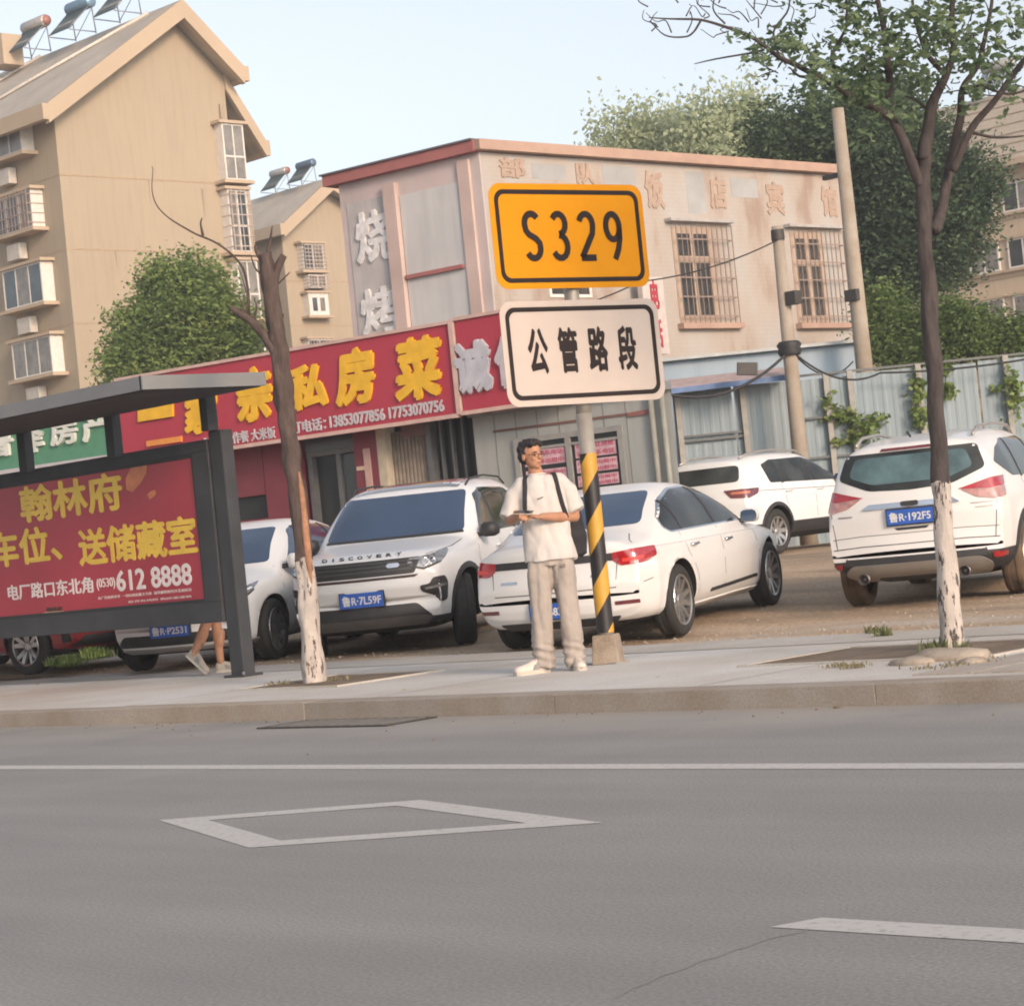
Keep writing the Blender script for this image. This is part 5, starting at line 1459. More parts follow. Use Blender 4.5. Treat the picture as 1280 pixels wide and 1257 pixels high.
# ======== white saloon seen from behind, right flank lit
ST_SED = [(2.37, .50, 2.37, .44), (2.38, .60, 2.36, .32), (2.30, .73, 2.2, .22), (2.0, .84, 1.85, .19), (1.35, .935, 1.35, .18), (1.02, .965, 1.0, .18), (.55, 1.22, .55, .18), (.2, 1.365, .2, .18),
          (-.1, 1.425, -.1, .18), (-.6, 1.452, -.6, .18), (-1.05, 1.40, -1.05, .18), (-1.45, 1.25, -1.4, .18), (-1.82, 1.075, -1.7, .19), (-2.05, 1.02, -1.95, .20), (-2.29, .995, -2.15, .22), (-2.33, .93, -2.28, .26), (-2.33, .80, -2.36, .34), (-2.39, .62, -2.38, .42), (-2.38, .52, -2.38, .48)]
cb = CarBody(ST_SED, [(2.4, .78), (2.1, .88), (1.6, .96), (.8, .99), (0, 1.0), (-1.4, .985), (-2.0, .95), (-2.4, .86)], PROF_SED,
    [(2.4, -.30), (1.9, -.2), (1.0, -.16), (.2, -.07), (-.5, 0), (-1.3, .05), (-2.0, .10), (-2.4, .20)], (1.42, -1.40), .335, .925, n=6.5, arch=.05, flare=.018)
V2 = empty('parked_car', label='white saloon seen from behind with a red tail lamp beside the striped pole', cat='car', group='cars parked on the bare lot')
link('body', cb.cut(.25, [P_WHITE, P_BLACK, P_WELL]), None, V2)
Xr = (-1, 0, 0)
panel(cb, V2, 'rear_window', [(0, -.66, 1.09), (0, .66, 1.09), (0, .53, 1.375), (0, -.53, 1.375)], Xr, P_GLASSB, .004, rad=.06)
panel(cb, V2, 'windscreen', [(0, -.70, .99), (0, .70, .99), (0, .56, 1.35), (0, -.56, 1.35)], X_, P_GLASSB, .004, rad=.06)
panel(cb, V2, 'window_surround', [(.80, 0, .95), (.16, 0, 1.31), (-.2, 0, 1.375), (-.65, 0, 1.375), (-1.1, 0, 1.29), (-1.47, 0, 1.12), (-1.50, 0, 1.03), (-1.38, 0, .965)], Y_, P_CHROME, .002, rad=.09, mirror=True)
panel(cb, V2, 'side_window', [(.75, 0, .965), (.15, 0, 1.292), (-.2, 0, 1.357), (-.65, 0, 1.357), (-1.09, 0, 1.27), (-1.44, 0, 1.11), (-1.46, 0, 1.04), (-1.36, 0, .982)], Y_, P_GLASS, .005, rad=.09, mirror=True)
for xx, l in ((-.16, .03), (-1.08, .02)):
    panel(cb, V2, 'window_pillar', [(xx - l, 0, .98), (xx + l, 0, .98), (xx + l - .05, 0, 1.35 if xx > -1 else 1.27), (xx - l - .05, 0, 1.35 if xx > -1 else 1.27)], Y_, P_BLACK, .008, rad=0, mirror=True)
panel(cb, V2, 'lamp_bar', [(0, -.66, .80), (0, .66, .80), (0, .66, .868), (0, -.66, .868)], Xr, P_BLACK, .005, rad=.01)
panel(cb, V2, 'tail_lamp', [(-2.3, .60, .80), (-2.3, .68, .745), (-2.2, .90, .755), (-2.0, .93, .80), (-2.02, .93, .885), (-2.3, .80, .885), (-2.3, .60, .87)], (-1, .55, 0), P_RLAMP, .008, rad=.02, mirror=True, step=.05)
panel(cb, V2, 'tail_lamp_core', [(-2.3, .70, .775), (-2.2, .88, .785), (-2.2, .88, .82), (-2.3, .70, .81)], (-1, .55, 0), mat('bright_red_lamp', (.6, .05, .04), .1, var=.2, coat=1), .012, rad=.01, mirror=True, step=.05)
panel(cb, V2, 'reflector', [(-2.34, .58, .40), (-2.3, .80, .40), (-2.3, .80, .435), (-2.34, .58, .435)], (-1, .2, 0), P_RLAMPD, .005, rad=.008, mirror=True, step=.05)
panel(cb, V2, 'bumper_insert', [(0, -.52, .235), (0, .52, .235), (0, .60, .30), (0, -.60, .30)], Xr, P_BLACK, .008, rad=.02)
panel(cb, V2, 'boot_badge', [(0, .34, .665), (0, .52, .665), (0, .52, .69), (0, .34, .69)], Xr, P_CHROME, .006, rad=.004, step=.1)
panel(cb, V2, 'boot_badge', [(0, -.52, .665), (0, -.38, .665), (0, -.38, .69), (0, -.52, .69)], Xr, P_CHROME, .006, rad=.004, step=.1)
panel(cb, V2, 'emblem', [(0, -.05, .715), (0, .05, .715), (0, .055, .745), (0, 0, .78), (0, -.055, .745)], Xr, P_CHROME, .012, rad=.02)
seam(cb, V2, [(0, -.62, .80), (0, -.60, .56), (0, .60, .56), (0, .62, .80)], Xr, .010, mirror=False)
seam(cb, V2, [(-2.18, -.80, 0), (-2.05, -.68, 0), (-1.9, -.63, 0)], (0, 0, 1), .01, mirror=True)
plate_on(cb, V2, .40, '鲁R·B836H', rear=True)
for pts in ([(.98, 0, .26), (.97, 0, .8), (.86, 0, .95)], [(-.14, 0, .26), (-.14, 0, .95)], [(-.93, 0, .26), (-.95, 0, .55), (-1.1, 0, .75), (-1.18, 0, .96)], [(-2.0, 0, .60), (-2.16, 0, .58)]): seam(cb, V2, pts, Y_)
seam(cb, V2, [(1.6, 0, .82), (.6, 0, .845), (-.6, 0, .86), (-1.9, 0, .875)], Y_, .012, m=mat('flank_crease_shade', (.56, .55, .54), .4, coat=1), name='flank_crease_shade')  # crease drawn as a darker grey line, its shade put into the colour
panel(cb, V2, 'sill_trim', [(.85, 0, .355), (.85, 0, .385), (-.52, 0, .365), (-.55, 0, .335)], Y_, P_BLACK, .012, rad=.008, mirror=True)
panel(cb, V2, 'sill', [(.98, 0, .20), (.98, 0, .262), (-.98, 0, .262), (-.98, 0, .20)], Y_, P_WHITE, .014, rad=.01, mirror=True)
handles(V2, cb, [(.02, .80), (-.95, .82)], P_CHROME)
mirror_on(V2, .66, .87, .985, P_WHITE, sc=.8)
add_wheels(V2, cb, .215, .235, 'm10', P_RIM)
place(V2, 1.25, 22.5, 24)

# ======== white SUV at the right, seen from behind
ST_SUV = [(2.22, .60, 2.22, .54), (2.26, .70, 2.25, .42), (2.24, .86, 2.18, .30), (2.14, .98, 2.0, .24), (1.9, 1.05, 1.8, .22), (1.4, 1.10, 1.4, .22), (1.05, 1.14, 1.0, .22),
     (.62, 1.38, .6, .22), (.22, 1.56, .22, .22), (-.05, 1.62, 0, .22), (-.7, 1.645, -.7, .22), (-1.4, 1.625, -1.4, .22), (-1.98, 1.565, -1.75, .25), (-2.03, 1.53, -2.0, .28), (-2.10, 1.36, -2.1, .30), (-2.20, 1.10, -2.18, .33), (-2.25, .9, -2.26, .38), (-2.25, .72, -2.3, .44), (-2.28, .56, -2.29, .52)]
def suv(label, paint, clad=.44, place_args=None, rear=True, tyre=P_TYRE, glass=P_GLASSG, plate='鲁R·192F5', kind=0, half=.92):
    cb = CarBody(ST_SUV, [(2.3, .80), (2.0, .89), (1.6, .96), (1.0, .99), (0, 1.0), (-1.4, .985), (-2.0, .95), (-2.3, .90)], PROF_SUV,
        [(2.3, -.28), (1.9, -.2), (1.0, -.15), (.2, -.07), (-.5, 0), (-1.6, .04), (-2.3, .17)], (1.34, -1.33), .36, half, n=7, arch=.055, flare=.02)
    V = empty('parked_car', label=label, cat='car', group='cars parked on the bare lot')
    link('body', cb.cut(clad, [paint, P_BLACK, P_WELL]), None, V)
    panel(cb, V, 'windscreen', [(0, -.72, 1.16), (0, .72, 1.16), (0, .60, 1.53), (0, -.60, 1.53)], X_, P_GLASSB, .004, rad=.05)
    sw = [(.80, 0, 1.10), (.22, 0, 1.46), (-.1, 0, 1.52), (-1.1, 0, 1.51), (-1.55, 0, 1.43), (-1.86, 0, 1.30), (-1.40, 0, 1.14)] if kind == 0 else [(.80, 0, 1.10), (.22, 0, 1.46), (-.1, 0, 1.52), (-1.1, 0, 1.51), (-1.42, 0, 1.44), (-1.36, 0, 1.14)]
    panel(cb, V, 'side_window', sw, Y_, P_GLASS, .004, rad=.05, mirror=True)
    for xx in (-.1, -1.0):
        panel(cb, V, 'window_pillar', [(xx - .03, 0, 1.12), (xx + .03, 0, 1.12), (xx + .01, 0, 1.51), (xx - .05, 0, 1.51)], Y_, P_BLACK, .007, rad=0, mirror=True)
    if kind == 0:
        rw = panel(cb, V, 'rear_window', [(0, -.40, 1.135), (0, 0, 1.115), (0, .40, 1.135), (0, .71, 1.26), (0, .63, 1.49), (0, -.63, 1.49), (0, -.71, 1.26)], Xr, P_GLASS, .004, rad=.05)
        panel(cb, V, 'glass_pane', [(0, -.36, 1.19), (0, .36, 1.19), (0, .60, 1.28), (0, .53, 1.45), (0, -.53, 1.45), (0, -.60, 1.28)], Xr, mat('tinted_teal', (.07, .12, .13), .06, var=.6, scale=3, spec=.9), .007, rad=.05)
        panel(cb, V, 'high_brake_lamp', [(0, -.28, 1.497), (0, .28, 1.497), (0, .26, 1.522), (0, -.26, 1.522)], Xr, P_RLAMPD, .010, rad=.004)
        panel(cb, V, 'tail_lamp', [(-2.25, .50, 1.075), (-2.2, .84, 1.155), (-1.95, .92, 1.16), (-2.02, .92, 1.07), (-2.2, .80, 1.055)], (-1, .6, 0), P_RLAMP, .009, rad=.015, mirror=True, step=.05)
        panel(cb, V, 'tail_lamp_clear', [(-2.25, .53, 1.07), (-2.2, .80, 1.052), (-2.02, .92, 1.067), (-2.06, .92, .97), (-2.2, .83, .955), (-2.22, .66, .985)], (-1, .6, 0), mat('pink_lamp', (.42, .22, .20), .12, var=.25, scale=18, coat=1), .010, rad=.015, mirror=True, step=.05)
        panel(cb, V, 'tailgate_bar', [(0, -.47, .955), (0, .47, .955), (0, .40, 1.005), (0, -.40, 1.005)], Xr, P_CHROME, .022, thick=.03, rad=.02)
        panel(cb, V, 'emblem', [(0, -.085, .965), (0, .085, .965), (0, .085, 1.008), (0, -.085, 1.008)], Xr, P_BLACK, .03, rad=.02)
        panel(cb, V, 'tailgate_handle', [(0, -.14, .745), (0, .14, .745), (0, .17, .77), (0, -.17, .77)], Xr, P_BLACK, .004, rad=.01)
        plate_on(cb, V, .87, plate, rear=True)
        for yy in (-.62, -.60): pass
        panel(cb, V, 'model_lettering', [(0, -.76, .925), (0, -.56, .925), (0, -.56, .938), (0, -.76, .938)], Xr, P_GREY, .005, rad=0)
        panel(cb, V, 'model_lettering', [(0, -.76, .885), (0, -.60, .885), (0, -.60, .898), (0, -.76, .898)], Xr, P_GREY, .005, rad=0)
        panel(cb, V, 'model_lettering', [(0, .58, .90), (0, .72, .90), (0, .72, .915), (0, .58, .915)], Xr, P_GREY, .005, rad=0)
        panel(cb, V, 'bumper_lower', [(0, -.70, .44), (0, .70, .44), (0, .66, .535), (0, -.66, .535)], Xr, P_BLACK, .005, rad=.02)
        panel(cb, V, 'diffuser', [(0, -.62, .27), (0, .62, .27), (0, .72, .36), (0, .62, .44), (0, -.62, .44), (0, -.72, .36)], Xr, P_GREY, .016, rad=.05)
        panel(cb, V, 'diffuser_slot', [(0, -.36, .265), (0, .36, .265), (0, .40, .315), (0, -.40, .315)], Xr, P_BLACK, .022, rad=.02)
        panel(cb, V, 'reflector', [(-2.2, .74, .41), (-2.15, .86, .42), (-2.15, .87, .46), (-2.2, .72, .465)], (-1, .3, 0), P_RLAMP, .012, rad=.01, mirror=True, step=.05)
        for yy in (-.48, .48):
            MB().lathe([(.035, .06), (.046, .05), (.05, -.1), (.038, .055), (.03, -.05), (0, -.05)], 18, 'x', (0, 0, 0)).build('exhaust_pipe', mat('sooty_pipe', (.16, .14, .13), .4, .7), V).location = (-2.30, yy, .315)
            V.children[-1].rotation_euler = (0, 0, math.pi)
        seam(cb, V, [(0, -.80, .60), (0, -.5, .615), (0, .5, .615), (0, .80, .60)], Xr, .010, mirror=False)
        seam(cb, V, [(0, -.80, .70), (0, -.5, .715), (0, .5, .715), (0, .80, .70)], Xr, .007, mirror=False)
        seam(cb, V, [(0, .76, .60), (0, .80, .95)], Xr, .008, mirror=True)
        MB().tube([(-1.9, 0, 1.62), (-2.0, 0, 1.66)], .012, 6).build('aerial_base', P_BLACK, V)
    else:
        panel(cb, V, 'rear_window', [(0, -.70, 1.20), (0, .70, 1.20), (0, .66, 1.46), (0, -.66, 1.46)], Xr, P_GLASS, .005, rad=.08)
        panel(cb, V, 'tail_lamp', [(-2.2, .48, 1.08), (-2.1, .90, 1.08), (-1.85, .92, 1.08), (-1.9, .92, .99), (-2.1, .88, .93), (-2.2, .60, .95)], (-1, .6, 0), P_RLAMPD, .008, rad=.02, mirror=True, step=.05)
        panel(cb, V, 'tail_lamp_core', [(-2.2, .62, 1.045), (-2.1, .90, 1.04), (-2.1, .90, 1.0), (-2.2, .62, 1.01)], (-1, .6, 0), mat('amber_lamp', (.5, .17, .1), .15, coat=1), .012, rad=.01, mirror=True, step=.05)
        plate_on(cb, V, .85, plate, rear=True)
        seam(cb, V, [(.9, 0, .98), (-1.8, 0, 1.03)], Y_, .010)
    arch_trim(cb, V, .413, .47, P_BLACK)
    for pts in ([(.90, 0, .45), (.90, 0, .9), (.80, 0, 1.09)], [(-.1, 0, .45), (-.1, 0, 1.11)], [(-.98, 0, .72), (-1.06, 0, 1.12)]): seam(cb, V, pts, Y_)
    handles(V, cb, [(.05, .97), (-.92, .98)], paint)
    mirror_on(V, .66, .87, 1.13, paint, sc=.85)
    rails(V, [(.10, .59, 1.55), (-.1, .59, 1.635), (-.8, .58, 1.675), (-1.5, .57, 1.65), (-1.78, .57, 1.575)], P_GREY, .017)
    add_wheels(V, cb, .225, .235, 'd9', P_RIM, tyre)
    place(V, *place_args); return V
V3 = suv('white SUV seen from behind at the right edge, with clay on its tyres', P_WHITE, .485, (4.62, 23.25, 23), tyre=P_TYRED)
V4 = suv('farther white SUV with dark lower trim parked side on against the blue fence', P_WHITE2, .50, (4.30, 37.2, 38), plate='鲁R·A628K', kind=1)

# ======== white hatchback by the shelter and red hatchback behind the advert board
ST_HAT = [(2.15, .52, 2.15, .46), (2.18, .62, 2.16, .34), (2.13, .76, 2.05, .23), (1.95, .87, 1.8, .19), (1.45, .97, 1.4, .18), (1.12, 1.02, 1.0, .18), (.62, 1.28, .6, .18), (.22, 1.44, .2, .18),
          (-.1, 1.49, -.1, .18), (-.6, 1.51, -.6, .18), (-1.2, 1.47, -1.2, .18), (-1.65, 1.38, -1.6, .20), (-1.92, 1.18, -1.8, .22), (-2.1, .98, -2.0, .26), (-2.15, .8, -2.12, .32), (-2.16, .62, -2.16, .42), (-2.15, .52, -2.15, .48)]
def hatch(label, paint, args, plate, style, rimm, red=False):
    cb = CarBody(ST_HAT, [(2.2, .80), (1.9, .90), (1.4, .97), (.8, .995), (0, 1.0), (-1.3, .985), (-1.9, .93), (-2.2, .86)], PROF_SED,
        [(2.2, -.28), (1.8, -.2), (1.0, -.15), (.2, -.07), (-.5, 0), (-1.3, .05), (-2.2, .18)], (1.30, -1.30), .33, .89, n=6.5, arch=.05, flare=.016)
    V = empty('parked_car', label=label, cat='car', group='cars parked on the bare lot')
    link('body', cb.cut(.24, [paint, P_BLACK, P_WELL]), None, V)
    panel(cb, V, 'windscreen', [(0, -.67, 1.05), (0, .67, 1.05), (0, .50, 1.42), (0, -.50, 1.42)], X_, P_GLASSB, .004, rad=.05)
    panel(cb, V, 'rear_window', [(0, -.64, 1.10), (0, .64, 1.10), (0, .56, 1.36), (0, -.56, 1.36)], Xr, P_GLASS, .004, rad=.05)
    panel(cb, V, 'side_window', [(.70, 0, 1.0), (.06, 0, 1.37), (-.2, 0, 1.42), (-1.1, 0, 1.40), (-1.5, 0, 1.28), (-1.62, 0, 1.12), (-1.3, 0, 1.03)], Y_, P_GLASS if red else P_GLASSB, .004, rad=.06, mirror=True)
    for xx in (-.12, -1.0): panel(cb, V, 'window_pillar', [(xx - .03, 0, 1.0), (xx + .03, 0, 1.0), (xx - .01, 0, 1.41), (xx - .06, 0, 1.41)], Y_, P_BLACK, .008, rad=0, mirror=True)
    panel(cb, V, 'headlight', [(2.1, .46, .72), (2.1, .52, .66), (2.0, .74, .68), (1.8, .88, .80), (1.62, .89, .87), (1.9, .72, .81), (2.1, .50, .76)], (1, .7, 0), P_CLAMP, .006, rad=.02, mirror=True, step=.05)
    panel(cb, V, 'headlight_rim', [(2.1, .48, .66), (2.0, .74, .66), (1.8, .88, .78), (1.8, .88, .80), (2.0, .74, .685), (2.1, .50, .68)], (1, .7, 0), P_BLACK, .010, rad=.004, mirror=True, step=.05)
    panel(cb, V, 'grille', [(0, -.40, .60), (0, .40, .60), (0, .46, .72), (0, -.46, .72)], X_, P_BLACK, .005, rad=.03)
    panel(cb, V, 'lower_intake', [(0, -.72, .30), (0, .72, .30), (0, .60, .42), (0, -.60, .42)], X_, P_BLACK, .005, rad=.03)
    panel(cb, V, 'bumper_lip', [(0, -.80, .235), (0, .80, .235), (0, .82, .275), (0, -.82, .275)], X_, P_GREY if not red else P_BLACK, .014, rad=.01)
    panel(cb, V, 'bumper_side_vent', [(2.0, .74, .36), (2.0, .80, .54), (2.0, .86, .50), (2.0, .84, .34)], (1, .5, 0), P_BLACK, .005, rad=.02, mirror=True, step=.05)
    panel(cb, V, 'tail_lamp', [(-2.1, .52, .86), (-2.0, .88, .86), (-1.75, .89, .95), (-1.75, .89, .82), (-2.0, .86, .74), (-2.1, .56, .76)], (-1, .6, 0), P_RLAMP, .006, rad=.02, mirror=True, step=.05)
    plate_on(cb, V, .46, plate)
    for pts in ([(1.0, 0, .25), (1.0, 0, .8), (.9, 0, 1.0)], [(-.12, 0, .25), (-.12, 0, 1.0)], [(-.88, 0, .25), (-.9, 0, .55), (-1.1, 0, .8), (-1.14, 0, 1.0)]): seam(cb, V, pts, Y_)
    panel(cb, V, 'sill_trim', [(.9, 0, .245), (.9, 0, .275), (-.9, 0, .275), (-.9, 0, .245)], Y_, P_CHROME, .012, rad=.005, mirror=True)
    handles(V, cb, [(.02, .86), (-.9, .88)], paint)
    mirror_on(V, .82, .86, 1.03, paint)
    add_wheels(V, cb, .20, .225, style, rimm)
    place(V, *args); return V
V5 = hatch('white hatchback behind the bus shelter post, nose towards the road', P_WHITE2, (-3.12, 25.7, 196), '鲁R·P2531', 'd9', P_RIMD)
V6 = hatch('dark red hatchback showing only its lower flank below the advert board', P_RED, (-6.22, 27.2, 128), '鲁R·5K217', 'y5', P_RIM, True)
# ================================================================ PEOPLE
def remesh(mb, voxel, smooth=4, fac=.6):
    me = pymesh('tmp', mb.v, mb.f); o = bpy.data.objects.new('tmp', me); COL.objects.link(o); 
    bm = bmesh.new(); bm.from_mesh(me)
    bmesh.ops.recalc_face_normals(bm, faces=bm.faces); bm.to_mesh(me); bm.free()
    r = o.modifiers.new('r', 'REMESH'); r.mode = 'VOXEL'; r.voxel_size = voxel
    s = o.modifiers.new('s', 'SMOOTH'); s.factor = fac; s.iterations = smooth
    bpy.context.view_layer.update()
    out = bpy.data.meshes.new_from_object(o.evaluated_get(bpy.context.evaluated_depsgraph_get()))
    bpy.data.objects.remove(o); out.shade_smooth(); out.materials.clear(); return out
def ball(mb, c, r, seg=16, rot=None):
    c = Vector(c); r = Vector(r) if hasattr(r, '__len__') else Vector((r, r, r)); v = []; rows = seg // 2
    v.append(c + Vector((0, 0, -r.z)) if rot is None else c + rot @ Vector((0, 0, -r.z)))
    for i in range(1, rows):
        ph = -math.pi / 2 + math.pi * i / rows
        for k in range(seg):
            th = 2 * math.pi * k / seg; p = Vector((r.x * math.cos(ph) * math.cos(th), r.y * math.cos(ph) * math.sin(th), r.z * math.sin(ph)))
            v.append(c + (rot @ p if rot else p))
    p = Vector((0, 0, r.z)); v.append(c + (rot @ p if rot else p))
    f = [(0, 1 + (k + 1) % seg, 1 + k) for k in range(seg)]
    for i in range(rows - 2):
        for k in range(seg): f.append((1 + i * seg + k, 1 + i * seg + (k + 1) % seg, 1 + (i + 1) * seg + (k + 1) % seg, 1 + (i + 1) * seg + k))
    n = len(v) - 1; b = 1 + (rows - 2) * seg
    f += [(n, b + k, b + (k + 1) % seg) for k in range(seg)]
    mb.add(v, f, True)
def limb(mb, pts, rad, seg=14):
    mb.tube(pts, rad, seg)
    for p, r in zip(pts, rad): ball(mb, p, r * .98, 10)
def loft(mb, rings, seg=28):
    """rings: (cx, cy, cz, rx, ry) or with a tilt"""
    v = []; n = len(rings)
    for cx, cy, cz, rx, ry in rings:
        for k in range(seg):
            th = 2 * math.pi * k / seg; c, s_ = math.cos(th), math.sin(th)
            c = abs(c) ** .85 * (1 if c > 0 else -1); s_ = abs(s_) ** .85 * (1 if s_ > 0 else -1)
            v.append((cx + rx * c, cy + ry * s_, cz))
    f = [(i * seg + k, i * seg + (k + 1) % seg, (i + 1) * seg + (k + 1) % seg, (i + 1) * seg + k) for i in range(n - 1) for k in range(seg)]
    f += [tuple(range(seg))[::-1], tuple(range((n - 1) * seg, n * seg))]
    mb.add(v, f, True)
def push(me, fn):
    """move every vertex along its normal by fn(co)"""
    N_ = [v.normal.copy() for v in me.vertices]; C_ = [v.co.copy() for v in me.vertices]
    out = []
    for c, n in zip(C_, N_): out.extend(c + n * fn(c))
    me.vertices.foreach_set('co', out); me.update()
def folds(me, amp, scale, seed, zs=1.0, lo=None):
    def fn(p):
        q = Vector((p.x * scale + seed, p.y * scale, p.z * scale * zs))
        return (abs(noise.noise(q)) * 1.6 - .4 + .5 * noise.noise(q * 2.3)) * amp
    push(me, fn)
def hand(mb, wrist, dirv, palm_n, curl=.5, s=1.0, thumb=1):
    """palm, four curled fingers of unequal length and a side thumb"""
    d = Vector(dirv).normalized(); nrm = Vector(palm_n).normalized(); side = d.cross(nrm).normalized()
    w = Vector(wrist); c = w + d * .05 * s
    rot = Matrix((side, nrm, d)).transposed()
    ball(mb, c, (.038 * s, .016 * s, .052 * s), 14, rot)
    for i, (off, ln) in enumerate(((-.029, .062), (-.010, .073), (.009, .068), (.027, .054))):
        p = w + d * (.088 * s) + side * off * s; pts = [p]; dd = d.copy()
        for k, seg_ in enumerate((.42, .32, .26)):
            ax = side; dd = (Matrix.Rotation(-curl * (.7 + .25 * k + .06 * i), 3, ax) @ dd).normalized(); pts.append(pts[-1] + dd * ln * seg_ * s)
        limb(mb, pts, [.0092 * s, .0088 * s, .008 * s, .007 * s], 8)
    p = w + d * .03 * s - side * .03 * s * thumb
    t1 = p + (d * .6 - side * .7 * thumb + nrm * .3).normalized() * .035 * s; t2 = t1 + (d * .9 + nrm * .4).normalized() * .03 * s
    limb(mb, [p, t1, t2], [.013 * s, .011 * s, .009 * s], 8)
def head(mb, c, yaw, tilt=0, s=1.0, ear=True):
    """skull, jaw, brow, nose, lips and ears about centre c; faces -y turned by yaw"""
    Rm = Matrix.Rotation(yaw, 3, 'Z') @ Matrix.Rotation(tilt, 3, 'X'); c = Vector(c)
    def b(p, r): ball(mb, c + Rm @ (Vector(p) * s), Vector(r) * s, 18, Rm)
    b((0, .012, .03), (.076, .094, .085)); b((0, -.018, -.035), (.060, .070, .078)); b((0, -.058, -.088), (.026, .022, .022)); b((0, -.035, -.07), (.048, .05, .038))
    b((0, -.070, .012), (.050, .018, .012)); b((0, -.092, -.018), (.0105, .020, .020)); b((0, -.100, -.030), (.015, .013, .010)); b((0, -.078, .0), (.010, .016, .022))
    b((0, -.083, -.056), (.024, .010, .006)); b((0, -.081, -.066), (.020, .010, .007))
    for sg in (1, -1):
        b((sg * .034, -.062, -.028), (.024, .020, .018)); b((sg * .078, .010, -.012), (.010, .020, .032))
    return Rm
M_SKIN = mat('skin', (.42, .215, .13), .55, var=.1, scale=12, spec=.35)
M_SHIRT = mat('cotton_white', (.54, .505, .475), .9, var=.03, scale=5, bump=.01, bscale=150)
M_TROUS = mat('khaki_trousers', (.35, .305, .27), .9, var=.07, scale=6, bump=.01, bscale=120)
M_HAIR = mat('black_hair', (.018, .014, .014), .5, var=.4, scale=60, bump=.05, bscale=90)
M_PACK = mat('backpack_cloth', (.018, .016, .020), .8, var=.2, scale=12)
M_SHOE = mat('shoe_cream', (.58, .51, .45), .6, var=.06)
M_SOLE = mat('shoe_sole', (.48, .44, .38), .7)
def shoe(root, c, yaw, pitch=0, m=M_SHOE, s=1.0, sole=M_SOLE):
    """c: heel-ground point; toe points to -y turned by yaw"""
    mb = MB(); secs = [(.03, .0, .030, .075), (.0, .0, .036, .085), (-.05, 0, .036, .092), (-.10, 0, .040, .078), (-.15, 0, .046, .058), (-.20, 0, .047, .048), (-.24, 0, .040, .040), (-.262, 0, .022, .026)]
    v = []; seg = 14
    for y, x, hw, h in secs:
        for k in range(seg):
            th = 2 * math.pi * k / seg; c_, q_ = math.cos(th), math.sin(th)
            v.append((x + hw * c_ * s, y * s, (.028 + (h if q_ > 0 else .02) * q_ * (1 if q_ > 0 else .6)) * s))
    n = len(secs); f = [(i * seg + k, i * seg + (k + 1) % seg, (i + 1) * seg + (k + 1) % seg, (i + 1) * seg + k) for i in range(n - 1) for k in range(seg)] + [tuple(range(seg)), tuple(range((n - 1) * seg, n * seg))[::-1]]
    mb.add(v, f, True); o = fixn(mb.build('shoe', m, root)); o.location = c; o.rotation_euler = (pitch, 0, yaw)
    sb = MB(); sv = []
    for y, x, hw, h in secs:
        hw = hw * 1.08
        sv.append((x + hw * s, y * s)); 
    out = [(a, b) for a, b in sv] + [(-a, b) for a, b in sv[::-1]]
    sb.prism([(a, b, .0) for a, b in out], (0, 0, .024 * s)); fixn(sb.build('sole', sole, o)); 
    lb = MB()
    for k in range(4): yy = -.085 - k * .022; lb.tube([(-.022 * s, yy * s, (.098 - k * .010) * s), (0, yy * s, (.110 - k * .011) * s), (.022 * s, yy * s, (.098 - k * .010) * s)], .003, 5)
    lb.build('laces', mat('laces', (.30, .30, .29), .8), o)
    for sg in (-1, 1):
        MB().prism([(sg * .047 * s, -.07 * s, .035 * s), (sg * .045 * s, -.13 * s, .032 * s), (sg * .040 * s, -.11 * s, .07 * s), (sg * .041 * s, -.06 * s, .085 * s)], (sg * .004, 0, 0)).build('side_patch', mat('shoe_grey', (.22, .21, .20), .7), o)
    return o

# -------- the man waiting by the sign
# local frame: +x to the camera's right, -y towards the camera, z up
pf = camxy(.245, 16.85); rz_man = math.atan2(R0.y, R0.x)
MAN = empty('person', (pf.x, pf.y, .12), rz_man, 'young man in white t-shirt and beige trousers holding a phone beside the sign pole', 'person')
mb = MB()
neck = (-.045, .015, 1.50)
ball(mb, (-.02, .02, 1.30), (.165, .10, .20)); ball(mb, (0, .02, 1.02), (.15, .10, .16)); 
limb(mb, [(-.03, .02, 1.42), (-.050, .008, 1.53)], [.060, .054])
hc = (-.065, -.010, 1.635)
hy = R(42)
Rh = head(mb, hc, hy, 0, .96)
# arms
for sg in (-1, 1): limb(mb, [(-.03, .02, 1.43), (-.02 + sg * .14, .02, 1.395)], [.050, .044])
eL = (.215, .03, 1.145); wL = (-.035, -.215, 1.165)
limb(mb, [(.135, .02, 1.375), (.185, .03, 1.27), eL], [.044, .044, .042]); limb(mb, [eL, (.10, -.09, 1.150), wL], [.042, .040, .027])
eR = (-.275, .04, 1.165); wR = (-.205, -.20, 1.185)
limb(mb, [(-.17, .02, 1.375), (-.235, .03, 1.28), eR], [.044, .044, .042]); limb(mb, [eR, (-.25, -.08, 1.17), wR], [.041, .038, .027])
hand(mb, wL, (-1, -.25, .08), (0, -.35, 1), .38, 1.0, 1)
hand(mb, wR, (.28, -.9, .05), (.3, 0, 1), .42, 1.0, -1)
# legs inside the trousers down to the ankles
for hx, kx, ax, ay in ((-.085, -.115, -.115, .03), (.085, .105, .105, .0)):
    limb(mb, [(hx, .02, .93), (kx, 0, .50), (ax, ay + .02, .10)], [.085, .055, .038])
body = remesh(mb, .0062, 3, .5); body.materials.append(M_SKIN); mo = link('body', body, None, MAN)
